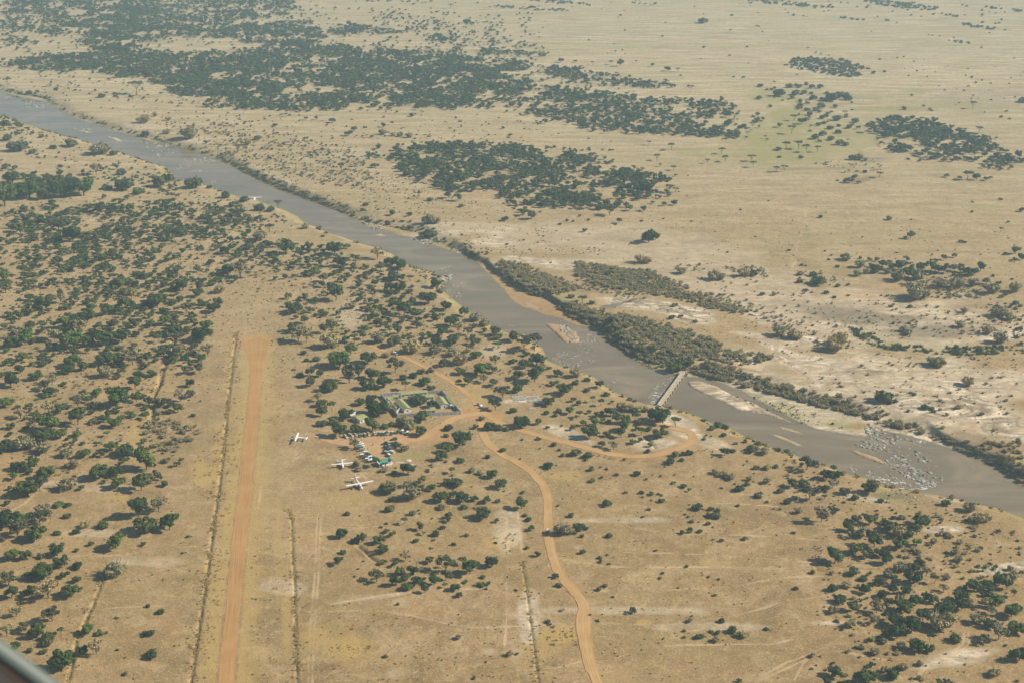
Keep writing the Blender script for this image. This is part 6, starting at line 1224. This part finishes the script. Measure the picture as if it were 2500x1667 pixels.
slab('sand_heap', 1274, 981, 7, 2.4, .1, 'small heap of pale sand at the front of the block yard', 'sand heap', .5, False, M['block'])
p = at1(1325, 985); e = empty('blue_shelter', p, 0, 'blue grey tarpaulin shelter at the right end of the block yard', 'shelter'); mb = MB(); mb.box((0, 0, 1.9), (10, 4, .08), -.15); mb.build('tarpaulin', mat('tarp', (.12, .17, .21), .6), e); mb = MB()
for x in (-4.5, 4.5):
    for y in (-1.6, 1.6): mb.tube([(x, y, -.2), (x, y, 1.9)], [.07, .07], 6)
mb.build('posts', M['bark'], e)
# ---------------------------------------------------------------- safari vehicles
VM = {'beige': mat('beige_paint', (.46, .40, .28), .4, .06, 1), 'white': M['white'], 'green': mat('green_paint', (.045, .085, .06), .35, .08, 1), 'teal': mat('teal_paint', (.10, .22, .22), .4, .06, 1), 'grey': mat('grey_paint', (.28, .29, .28), .4, .06, 1), 'olive': mat('olive_paint', (.14, .14, .085), .5, .08, 1), 'canvas': mat('canvas', (.50, .45, .33), .85, .08, 2), 'greencanvas': mat('green_canvas', (.11, .20, .16), .85, .08, 2)}
M['lamp'] = mat('lamp_glass', (.75, .75, .68), .15, .03); M['red'] = mat('red_lamp', (.35, .02, .02), .3, .05)
_vm = {}
def vmesh(kind):
    if kind in _vm: return _vm[kind]
    d = {}
    mb = MB()
    lower = [(-2.4, .45), (-2.4, 1.18), (-2.3, 1.24), (.95, 1.22), (1.1, 1.18), (2.25, 1.08), (2.4, .95), (2.42, .5), (1.95, .45), (1.85, .72), (1.25, .72), (1.12, .42), (-1.05, .42), (-1.2, .72), (-1.8, .72), (-1.92, .45)]
    mb.prism(lower, -.90, .90); mb.box((2.48, 0, .58), (.14, 1.85, .22), bev=.03).box((-2.48, 0, .58), (.12, 1.8, .2), bev=.03)
    d['body'] = mb
    t = 1.98
    gl = MB(); x0, x1 = -2.3, .92
    for x in (x0+.03, -1.25, -.25, .62): gl.box((x, .83, 1.58), (.09, .07, .72)).box((x, -.83, 1.58), (.09, .07, .72))
    d['pillars'] = gl
    w = MB(); b = [(x0+.06, 1.22), (.88, 1.22), (.55, 1.94), (x0+.06, 1.94)]; w.prism(b, -.79, .79); d['windows'] = w
    r = MB(); r.box((-.85, 0, t+.02), (3.1, 1.76, .12), bev=.05)
    if kind == 'rack': r.box((-1.0, 0, t+.22), (2.5, 1.4, .06))
    if kind == 'hatch': r.box((-.6, 0, t+.42), (1.9, 1.2, .08), bev=.03).box((-1.4, 0, t+.2), (.06, 1.1, .36)).box((.2, 0, t+.2), (.06, 1.1, .36))
    d['roof'] = r
    wh = MB(); wh.tube([(0, -.13, 0), (0, .13, 0)], [.40, .40], 14); wh.tube([(0, -.145, 0), (0, .145, 0)], [.2, .2], 8, 1); d['wheel'] = wh
    _vm[kind] = {k: v for k, v in d.items()}; return _vm[kind]
_vc = {}
def vehicle(px, py, rz, col, kind, label, group=None, roofc=None, pos=None):
    key = (col, kind, roofc)
    if key not in _vc:
        d = vmesh(kind); rc = VM[roofc] if roofc else VM[col]
        _vc[key] = {'body': d['body'].mesh('body', VM[col]), 'pillars': d['pillars'].mesh('pillars', VM[col]), 'windows': d['windows'].mesh('windows', M['glass']), 'roof': d['roof'].mesh('roof', rc), 'wheel': d['wheel'].mesh('wheel', [M['tyre'], M['metal']]), 'lamp': MB().box((0, 0, 0), (.08, .26, .2), bev=.03).mesh('headlight', M['lamp'])}
    c = _vc[key]; p = pos if pos is not None else at1(px, py)
    if pos is None: p.z += .14
    e = empty('safari_vehicle', p, rz, label, 'safari car', group)
    for k in ('body', 'windows', 'roof'): put(k, c[k], e)
    put('pillars', c['pillars'], e)
    for x in (1.55, -1.5):
        for y in (-.82, .82): put('wheel', c['wheel'], e, (x, y, .40))
    put('spare_wheel', c['wheel'], e, (-2.52, .2, 1.05), math.pi/2)
    for y in (-.62, .62): put('headlight', c['lamp'], e, (2.42, y, .86))
    return e
def vz(x, y): return 800+.08503*x, 1030+.08503*y
ordn = 'first second third fourth fifth sixth seventh eighth ninth tenth eleventh twelfth thirteenth fourteenth fifteenth sixteenth seventeenth eighteenth nineteenth'.split()
top = [(515, 445, -50, 'beige', 'hatch', None), (670, 405, -42, 'beige', 'plain', None), (800, 400, -40, 'beige', 'rack', None), (930, 410, -75, 'green', 'plain', 'greencanvas'), (1075, 405, -60, 'green', 'hatch', 'canvas'), (1175, 380, -65, 'beige', 'hatch', None), (1330, 375, -130, 'green', 'hatch', 'canvas'), (1400, 360, -130, 'beige', 'hatch', 'canvas'), (1490, 362, -125, 'green', 'hatch', 'canvas'), (1590, 358, -120, 'green', 'plain', 'canvas'), (1675, 355, -120, 'green', 'plain', None), (1740, 350, -120, 'beige', 'hatch', 'canvas'), (1855, 345, -110, 'green', 'plain', 'canvas'), (2010, 310, -110, 'green', 'hatch', 'greencanvas'), (2160, 310, -80, 'teal', 'plain', 'white'), (2290, 350, -95, 'green', 'plain', 'white')]
for i, (x, y, a, c, k, r) in enumerate(top): vehicle(*vz(x, y), math.radians(a), c, k, '%s %s safari vehicle from the left in the upper row under the trees' % (ordn[i], c), 'safari vehicles in the upper row', r)
lf = [(905, 590, 8, 'beige', 'plain', None), (940, 645, 8, 'white', 'rack', None), (955, 705, 5, 'white', 'hatch', None), (990, 770, 6, 'beige', 'plain', 'teal'), (1010, 835, 8, 'beige', 'hatch', None), (850, 790, 10, 'green', 'plain', None), (1120, 905, 18, 'beige', 'plain', 'white'), (1150, 955, 18, 'green', 'rack', None), (1020, 985, 20, 'green', 'plain', 'white'), (1090, 1035, 20, 'olive', 'hatch', None), (1250, 1040, 22, 'white', 'plain', None), (1330, 1050, 22, 'teal', 'plain', None), (1170, 1100, 20, 'teal', 'plain', 'white'), (1330, 1105, 22, 'beige', 'plain', 'white'), (1250, 1145, 20, 'green', 'plain', 'white')]
for i, (x, y, a, c, k, r) in enumerate(lf): vehicle(*vz(x, y), math.radians(a), c, k, '%s %s safari vehicle from the top in the left slanting row' % (ordn[i], c), 'safari vehicles in the left slanting row', r)
rt = [(1900, 520, 195, 'green', 'rack', None), (1645, 645, 200, 'green', 'hatch', None), (1740, 665, 200, 'green', 'plain', 'greencanvas'), (1770, 725, 184, 'green', 'plain', 'white'), (1670, 745, 170, 'green', 'plain', 'greencanvas'), (1790, 785, 184, 'white', 'rack', None), (1690, 820, 165, 'green', 'hatch', None), (1650, 900, 155, 'green', 'rack', 'canvas'), (1820, 885, 150, 'white', 'plain', None), (1750, 975, 125, 'grey', 'plain', 'white')]
for i, (x, y, a, c, k, r) in enumerate(rt): vehicle(*vz(x, y), math.radians(a), c, k, '%s %s safari vehicle from the top in the right hand cluster' % (ordn[i], c), 'safari vehicles in the right hand cluster', r)
vehicle(965, 865, math.radians(-35), 'white', 'rack', 'white roofed safari vehicle driving down the orange road from the woodland')
vehicle(1171, 990, math.radians(-50), 'white', 'hatch', 'white and tan pickup turning at the road junction right of the compound', None, 'canvas')
vehicle(1337, 1301, math.radians(-100), 'green', 'rack', 'dark jeep with a white roof driving away down the lower dirt road', None, 'white')
vehicle(792, 799, math.radians(150), 'white', 'plain', 'white vehicle half hidden by trees on the upper woodland track')
vehicle(850, 828, math.radians(20), 'white', 'plain', 'white vehicle behind a tree trunk on the bend of the woodland track')
vehicle(1030, 553, math.radians(190), 'green', 'rack', 'dark safari vehicle parked on the far bank above the stony foreshore, upper one')
vehicle(1034, 558, math.radians(190), 'grey', 'plain', 'grey safari vehicle parked on the far bank just below the dark one')
vehicle(1057, 561, math.radians(185), 'green', 'plain', 'dark safari vehicle parked on the far bank, right of the pair')
vehicle(980, 542, math.radians(180), 'teal', 'plain', 'blue grey safari vehicle parked by bushes on the far bank, left of the others')
vehicle(636, 499.5, math.radians(200), 'grey', 'plain', 'grey vehicle on the near bank just below the flying aeroplane')
gz = gsave
pc = zw(1320, 540, 1.0+gz); vehicle(0, 0, .2, 'white', 'plain', 'white car parked under the trees inside the compound', None, None, Vector((pc.x, pc.y, gz)))
# ---------------------------------------------------------------- aeroplanes
def loft(secs, n=14):
    """secs: x, half width, half height, centre z"""
    mb = MB(); vs = []; fs = []
    for x, a, b, zc in secs:
        for k in range(n):
            t = 2*math.pi*k/n; ca, sa_ = math.cos(t), math.sin(t); p = .75
            vs.append((x, a*abs(ca)**p*(1 if ca > 0 else -1), zc+b*abs(sa_)**p*(1 if sa_ > 0 else -1)))
    for i in range(len(secs)-1):
        for k in range(n): fs.append((i*n+k, (i+1)*n+k, (i+1)*n+(k+1) % n, i*n+(k+1) % n))
    fs += [tuple(range(n)), tuple((len(secs)-1)*n+k for k in range(n-1, -1, -1))]; return mb.add(vs, fs)
def foil(pts, th):
    """pts: (span y, x lead, x trail, z) stations"""
    mb = MB(); vs = []; fs = []; n = 6
    for y, xl, xt, z in pts:
        c = xl-xt; T = th*c
        vs += [(xl, y, z), (xl-c*.18, y, z+T*.6), (xl-c*.5, y, z+T*.5), (xt, y, z), (xl-c*.5, y, z-T*.3), (xl-c*.18, y, z-T*.4)]
    for i in range(len(pts)-1):
        for k in range(n): fs.append((i*n+k, i*n+(k+1) % n, (i+1)*n+(k+1) % n, (i+1)*n+k))
    fs += [tuple(range(n-1, -1, -1)), tuple((len(pts)-1)*n+k for k in range(n))]; return mb.add(vs, fs)
M['stripe'] = mat('blue_stripe', (.06, .10, .16), .4, .05); M['redpaint'] = mat('red_paint', (.45, .06, .04), .4, .05)
def aeroplane(nm, loc, rz, label, twin, pitch=0.0, pod=True, striped=False):
    e = empty(nm, loc, rz, label, 'aeroplane', 'white high winged aeroplanes'); e.rotation_euler = (0, pitch, rz)
    if not twin:
        S_ = 7.95; zw_ = 2.75
        loft([(5.6, .18, .22, 1.55), (5.3, .42, .42, 1.55), (4.3, .55, .58, 1.6), (3.2, .66, .72, 1.75), (2.4, .78, .95, 1.95), (.5, .80, .98, 1.95), (-2.0, .76, .90, 1.98), (-4.6, .42, .55, 2.15), (-6.6, .14, .28, 2.35)]).build('fuselage', M['white'], e, True)
        fn = [(0, 2.0, 0, 2.92), (S_*.35, 2.0, .15, 2.98), (S_, 1.55, .40, 3.12)]
        zt = 2.45; tx_, ts = -6.2, 3.1; finp = [(2.3, -4.9, -6.6), (4.6, -6.2, -7.2)]
    else:
        S_ = 9.9; zw_ = 3.1
        loft([(7.6, .12, .15, 1.35), (7.2, .38, .35, 1.4), (6.2, .62, .55, 1.55), (5.2, .78, .82, 1.8), (4.0, .86, .98, 1.98), (-1.5, .86, .98, 1.98), (-4.6, .55, .66, 2.2), (-7.8, .14, .30, 2.6)]).build('fuselage', M['white'], e, True)
        fn = [(0, 2.9, .95, 3.12), (S_*.5, 2.9, .95, 3.2), (S_, 2.85, 1.05, 3.35)]
        zt = 3.5; tx_, ts = -7.0, 3.2; finp = [(2.6, -5.6, -8.0), (6.0, -7.4, -8.6)]
    wg = foil([(-y, a, b, z) for y, a, b, z in fn[::-1]]+fn[1:], .14); wg.build('wing', M['white'], e)
    foil([(-ts, tx_+.1, tx_-.85, zt), (0, tx_+.5, tx_-1.0, zt), (ts, tx_+.1, tx_-.85, zt)], .10).build('tailplane', M['white'], e)
    mb = MB(); vs = []
    for z, a, b in finp: vs += [(a, -.09, z), (a, .09, z), (b, .05, z), (b, -.05, z)]
    mb.add(vs, [(3, 2, 1, 0), (4, 5, 6, 7), (0, 1, 5, 4), (1, 2, 6, 5), (2, 3, 7, 6), (3, 0, 4, 7)]); fin = mb.build('tail_fin', M['white'], e)
    MB().box(((finp[0][2]+finp[1][1])/2-.3, 0, (finp[0][0]+finp[1][0])/2+.3), (.8, .26, .8), bev=.05).build('fin_emblem', M['stripe'], fin)
    wx = (2.2 if not twin else 4.9)
    mb = MB(); mb.add([(wx+1.0, -.5, 2.0), (wx+1.0, .5, 2.0), (wx+.1, .62, 2.72), (wx+.1, -.62, 2.72)], [(0, 1, 2, 3)]); mb.box((wx+.35, 0, 2.3), (.9, 1.36, .42), bev=.1); mb.build('windscreen', M['glass'], e)
    wm = MB().box((0, 0, 0), (.42, .06, .36), bev=.02).mesh('window', M['glass']); xs = [1.6, .8, 0, -.8, -1.6, -2.4] if not twin else [3.4, 2.5, 1.6, .7, -.2, -1.1, -2.0]
    for x in xs:
        for y in (-1, 1): put('window', wm, e, (x, y*(.80 if not twin else .87), 2.2))
    mb = MB()
    for y in (-.84, .84): mb.box((-.3 if not twin else 1, y*(1.0 if twin else .955), 1.78), (7.4 if not twin else 9, .03, .13))
    mb.build('stripe', M['stripe'], e)
    if not twin:
        if pod: loft([(3.2, .1, .1, 1.0), (2.6, .5, .25, .95), (-1.6, .5, .28, .98), (-2.8, .1, .1, 1.25)], 10).build('cargo_pod', M['white'], e, True)
        pr = MB().tube([(5.55, 0, 1.55), (6.0, 0, 1.55)], [.2, .05], 8)
        for k in range(3):
            a = k*2.094+.4; pr.box((5.7, math.sin(a)*.62, 1.55+math.cos(a)*.62), (.06, .14 if abs(math.cos(a)) > .5 else 1.1, 1.2 if abs(math.cos(a)) > .5 else .14))
        pr.build('propeller', M['tyre'], e)
    else:
        for s_ in (-1, 1):
            n_ = loft([(4.6, .18, .2, 2.75), (4.2, .36, .38, 2.75), (2.6, .42, .46, 2.8), (.9, .30, .36, 2.9), (-.2, .08, .12, 3.0)], 10); n_.v = [(x, y+s_*2.75, z) for x, y, z in n_.v]; en = n_.build('engine', M['white'], e, True)
            pr = MB().tube([(4.6, s_*2.75, 2.75), (4.95, s_*2.75, 2.75)], [.18, .05], 8)
            for k in range(3): a = k*2.094; pr.tube([(4.72, s_*2.75, 2.75), (4.72, s_*2.75+math.sin(a)*1.25, 2.75+math.cos(a)*1.25)], [.10, .05], 4)
            pr.build('propeller', M['tyre'], en)
            MB().box((3.3, s_*2.75+.0, 3.18), (1.3, .5, .05)).build('engine_stripe', M['stripe'], en)
    st = MB()
    for s_ in (-1, 1): st.tube([(1.2, s_*.7, 1.25), (1.2, s_*(3.6 if not twin else 4.6), 2.9 if not twin else 3.1)], [.06, .06], 5)
    st.build('wing_strut', M['white'], e)
    wh = MB().tube([(0, -.12, 0), (0, .12, 0)], [.36, .36], 12).mesh('wheel', M['tyre'])
    for x, y in ((.4, -1.55), (.4, 1.55), (4.0 if not twin else 5.9, 0)):
        put('wheel', wh, e, (x, y, .34)); MB().tube([(x*.9, y*.4, 1.2), (x, y, .4)], [.09, .06], 5).build('gear_leg', M['metal'], e)
    return e
def heading(nose, tail, wl_, wr, zn, zt_, zw_, base):
    z = at1(*base).z; n = w3(*nose, zn+z); t = w3(*tail, zt_+z); a = w3(*wl_, zw_+z); b = w3(*wr, zw_+z); f = (n-t); s_ = (b-a); an1 = math.atan2(f.y, f.x); an2 = math.atan2(s_.y, s_.x)
    c = [an2+math.pi/2, an2-math.pi/2]; an2 = min(c, key=lambda q_: abs(math.atan2(math.sin(q_-an1), math.cos(q_-an1)))); d = math.atan2(math.sin(an2-an1), math.cos(an2-an1)); return an1+d*.6, (a+b)/2, z, n, t, f.length, s_.length
h_, mid, z, n, t, fl, sl = heading((708.9, 1067.8), (748.9, 1068), (722.5, 1076.3), (726.3, 1055.5), 1.6, 2.4, 3.0, (725, 1075)); print('cara1', math.degrees(h_), fl, sl)
aeroplane('parked_aeroplane', (mid.x+1.0*-math.cos(h_), mid.y-1.0*math.sin(h_), z), h_, 'white single engined aeroplane parked nose left, nearest to the airstrip', False)
def zz5(x, y): return 800+.06378*x, 1100+.06378*y
h_, mid, z, n, t, fl, sl = heading(zz5(645, 650), zz5(490, 345), zz5(140, 502), zz5(990, 455), 1.6, 2.5, 3.0, (838, 1142)); print('cara2', math.degrees(h_), fl, sl)
aeroplane('parked_aeroplane', (mid.x-1.0*math.cos(h_), mid.y-1.0*math.sin(h_), z), h_, 'white single engined aeroplane parked facing the viewer below the vehicle rows', False)
h_, mid, z, n, t, fl, sl = heading(zz5(1375, 1475), zz5(1035, 1065), zz5(715, 1310), zz5(1725, 1155), 1.4, 3.3, 3.3, (885, 1195)); print('twin', math.degrees(h_), fl, sl)
aeroplane('parked_aeroplane', (mid.x-1.9*math.cos(h_), mid.y-1.9*math.sin(h_), z), h_, 'white twin engined aeroplane parked lowest on the apron', True)
fp = w3(622.5, 489, 28)
aeroplane('flying_aeroplane', fp, math.radians(91), 'white aeroplane flying low away over the near bank of the river', False, math.radians(-4))
# ---------------------------------------------------------------- people
def skinned(name, pts, edges, rad, m):
    me = bpy.data.meshes.new(name+'_cage'); me.from_pydata(pts, edges, []); o = bpy.data.objects.new('cage', me); C.objects.link(o)
    md = o.modifiers.new('s', 'SKIN'); me.skin_vertices[0].data[0].use_root = True
    for i, r in enumerate(rad): me.skin_vertices[0].data[i].radius = (r, r)
    o.modifiers.new('d', 'SUBSURF').levels = 1
    dg = bpy.context.evaluated_depsgraph_get(); ev = o.evaluated_get(dg); out = bpy.data.meshes.new_from_object(ev); out.name = name; out.materials.clear(); out.materials.append(m); bpy.data.objects.remove(o); return out
skin = mat('skin', (.10, .055, .035), .6, .1); trs = mat('dark_trousers', (.05, .05, .055), .9, .1)
bp = [(0, 0, .95), (0, 0, 1.2), (0, 0, 1.42), (0, 0, 1.52), (.02, 0, 1.64), (.03, 0, 1.73), (0, .2, 1.38), (.03, .26, 1.1), (.12, .27, .86), (.16, .27, .78), (0, -.2, 1.38), (.0, -.27, 1.1), (.08, -.28, .86), (.1, -.28, .78), (0, .1, .88), (.06, .11, .5), (.02, .11, .08), (.16, .12, .03), (0, -.1, .88), (-.04, -.11, .5), (-.1, -.11, .08), (.04, -.12, .03)]
be = [(0, 1), (1, 2), (2, 3), (3, 4), (4, 5), (2, 6), (6, 7), (7, 8), (8, 9), (2, 10), (10, 11), (11, 12), (12, 13), (0, 14), (14, 15), (15, 16), (16, 17), (0, 18), (18, 19), (19, 20), (20, 21)]
br_ = [.14, .13, .15, .055, .095, .085, .06, .05, .04, .045, .06, .05, .04, .045, .10, .07, .045, .04, .10, .07, .045, .04]
pbody = skinned('body', bp, be, br_, skin)
pshirt = {}
for nm, c in (('white', (.75, .75, .72)), ('dark', (.05, .055, .06)), ('khaki', (.30, .24, .14)), ('red', (.45, .05, .04)), ('blue', (.08, .13, .25))):
    pshirt[nm] = skinned('shirt', [bp[0], bp[1], bp[2], bp[6], (.02, .25, 1.12), bp[10], (0, -.265, 1.12)], [(0, 1), (1, 2), (2, 3), (3, 4), (2, 5), (5, 6)], [.165, .155, .175, .085, .075, .085, .075], mat('shirt_'+nm, c, .85, .08))
ptr = skinned('trousers', [bp[0], bp[14], bp[15], bp[16], bp[18], bp[19], bp[20]], [(0, 1), (1, 2), (2, 3), (0, 4), (4, 5), (5, 6)], [.155, .12, .09, .065, .12, .09, .065], trs)
hairm = MB().tube([(.0, 0, 1.66), (.0, 0, 1.76), (.0, 0, 1.815)], [.105, .10, .05], 10).mesh('hair', M['tyre'])
PE = [(415, 525, 'white', 90, 'person in white standing alone at the left edge of the vehicle park'), (975, 530, 'khaki', 0, 'person in khaki standing at the top of the left vehicle row'), (1627, 495, 'dark', -90, 'person in dark clothes standing in the yard below the upper vehicle row'), (1290, 672, 'dark', 160, 'person in dark clothes, left of the pair in the middle of the yard'), (1312, 668, 'khaki', 200, 'person in khaki, right of the pair in the middle of the yard'), (1150, 795, 'khaki', 40, 'person leaning forward beside the right end of the beige vehicles'), (832, 925, 'white', 0, 'person in white walking below the left vehicle row'), (818, 915, 'dark', 0, 'person in dark clothes walking beside the one in white'), (745, 800, 'dark', 60, 'leftmost of the three people beside the left vehicle row'), (765, 780, 'blue', 0, 'middle of the three people beside the left vehicle row, blue shirt'), (790, 795, 'white', 120, 'rightmost of the three people beside the left vehicle row'), (1612, 405, 'red', -90, 'person in a red shirt in front of the upper vehicle row'), (1650, 390, 'white', -90, 'person in white in front of the upper vehicle row'), (610, 500, 'white', -60, 'person in white at the nose of the leftmost upper vehicle'), (1000, 1005, 'blue', 0, '')]
for x, y, c, a, l in PE:
    if not l: continue
    p = at1(*vz(x, y)); p.z += .15; e = empty('person', p, math.radians(a), l, 'person', 'people waiting in the vehicle park'); e.scale = (1.05, 1.05, 1.05)
    put('body', pbody, e); put('shirt', pshirt[c], e); put('trousers', ptr, e); put('hair', hairm, e)
# grazing antelope
fur = mat('fur', (.20, .13, .08), .8, .2, 4)
ap = [(0, 0, .95), (-.45, 0, .98), (.4, 0, .95), (.62, 0, 1.0), (.85, 0, .72), (1.05, 0, .42), (-.5, .14, .6), (-.58, .15, .32), (-.52, .15, .03), (-.5, -.14, .6), (-.58, -.15, .32), (-.52, -.15, .03), (.42, .13, .55), (.42, .13, .3), (.44, .13, .03), (.42, -.13, .55), (.42, -.13, .3), (.44, -.13, .03), (-.66, 0, .8)]
ae = [(0, 1), (0, 2), (2, 3), (3, 4), (4, 5), (1, 6), (6, 7), (7, 8), (1, 9), (9, 10), (10, 11), (2, 12), (12, 13), (13, 14), (2, 15), (15, 16), (16, 17), (1, 18)]
ant = skinned('antelope', ap, ae, [.25, .22, .26, .16, .10, .07, .10, .05, .04, .10, .05, .04, .09, .05, .04, .09, .05, .04, .03], fur)
for i, (px, py) in enumerate([(1959, 1340), (1992, 1337), (1998, 1341), (2004, 1338), (1990, 1359), (1997, 1361), (1443, 617), (1451, 616), (1462, 616), (1471, 616), (1476, 617), (1424, 620), (2160, 1200+1.0)][:12]):
    o = put('antelope', ant, None, at1(px, py), rs.rand()*6.28, 1.35); tag(o, 'dark grazing animal, one of the %s' % ('small herd on the far bank plain above the thicket' if py < 700 else 'few beside the trees right of the open grassland'), 'antelope', 'far bank herd' if py < 700 else 'near bank herd')
# ---------------------------------------------------------------- aircraft window edge, out of focus, in the bottom left corner
cam_d.dof.use_dof = True; cam_d.dof.focus_distance = 1100; cam_d.dof.aperture_fstop = 14
def near_pt(px, py, d):
    a, b, c = ray(px, py); v = Vector((float(a), float(b), float(c))).normalized(); return Vector((0, 0, H))+v*d
fe = empty('aircraft_window_frame', near_pt(-60, 1720, .8), 0, 'dark blurred corner of an aircraft window frame at the bottom left', 'window frame')
o_f = fe.location
def run(off, d): return [near_pt(x-off*.57, y+off*.82, d)-o_f for x, y in ((-190, 1455), (-80, 1533), (0, 1590), (45, 1623), (95, 1660), (160, 1709), (260, 1786))]
MB().tube(run(0, .80), [.0052]*7, 10).build('trim', mat('frame_trim', (.10, .125, .115), .5, .1), fe, True)
MB().tube(run(34, .80), [.0040]*7, 10).build('rubber_seal', mat('seal', (.02, .012, .006), .8, .1), fe, True)
MB().tube(run(95, .80), [.013]*7, 10).build('inner_panel', mat('panel', (.016, .014, .012), .8, .1), fe, True)
# ---------------------------------------------------------------- air
hb = MB().box((0, 16000, (H+60-30)/2), (60000, 34000, H+60+30))
q = bpy.data.materials.new('air'); q.use_nodes = True; t = q.node_tree; t.nodes.clear(); o_ = t.nodes.new('ShaderNodeOutputMaterial'); v_ = t.nodes.new('ShaderNodeVolumePrincipled')
v_.inputs['Color'].default_value = (.62, .88, 1.0, 1); v_.inputs['Density'].default_value = HAZE; v_.inputs['Anisotropy'].default_value = .1
t.links.new(v_.outputs[0], o_.inputs['Volume'])
hz = hb.build('haze', q); tag(hz, 'pale blue haze over the distant plain', None, None, 'stuff')
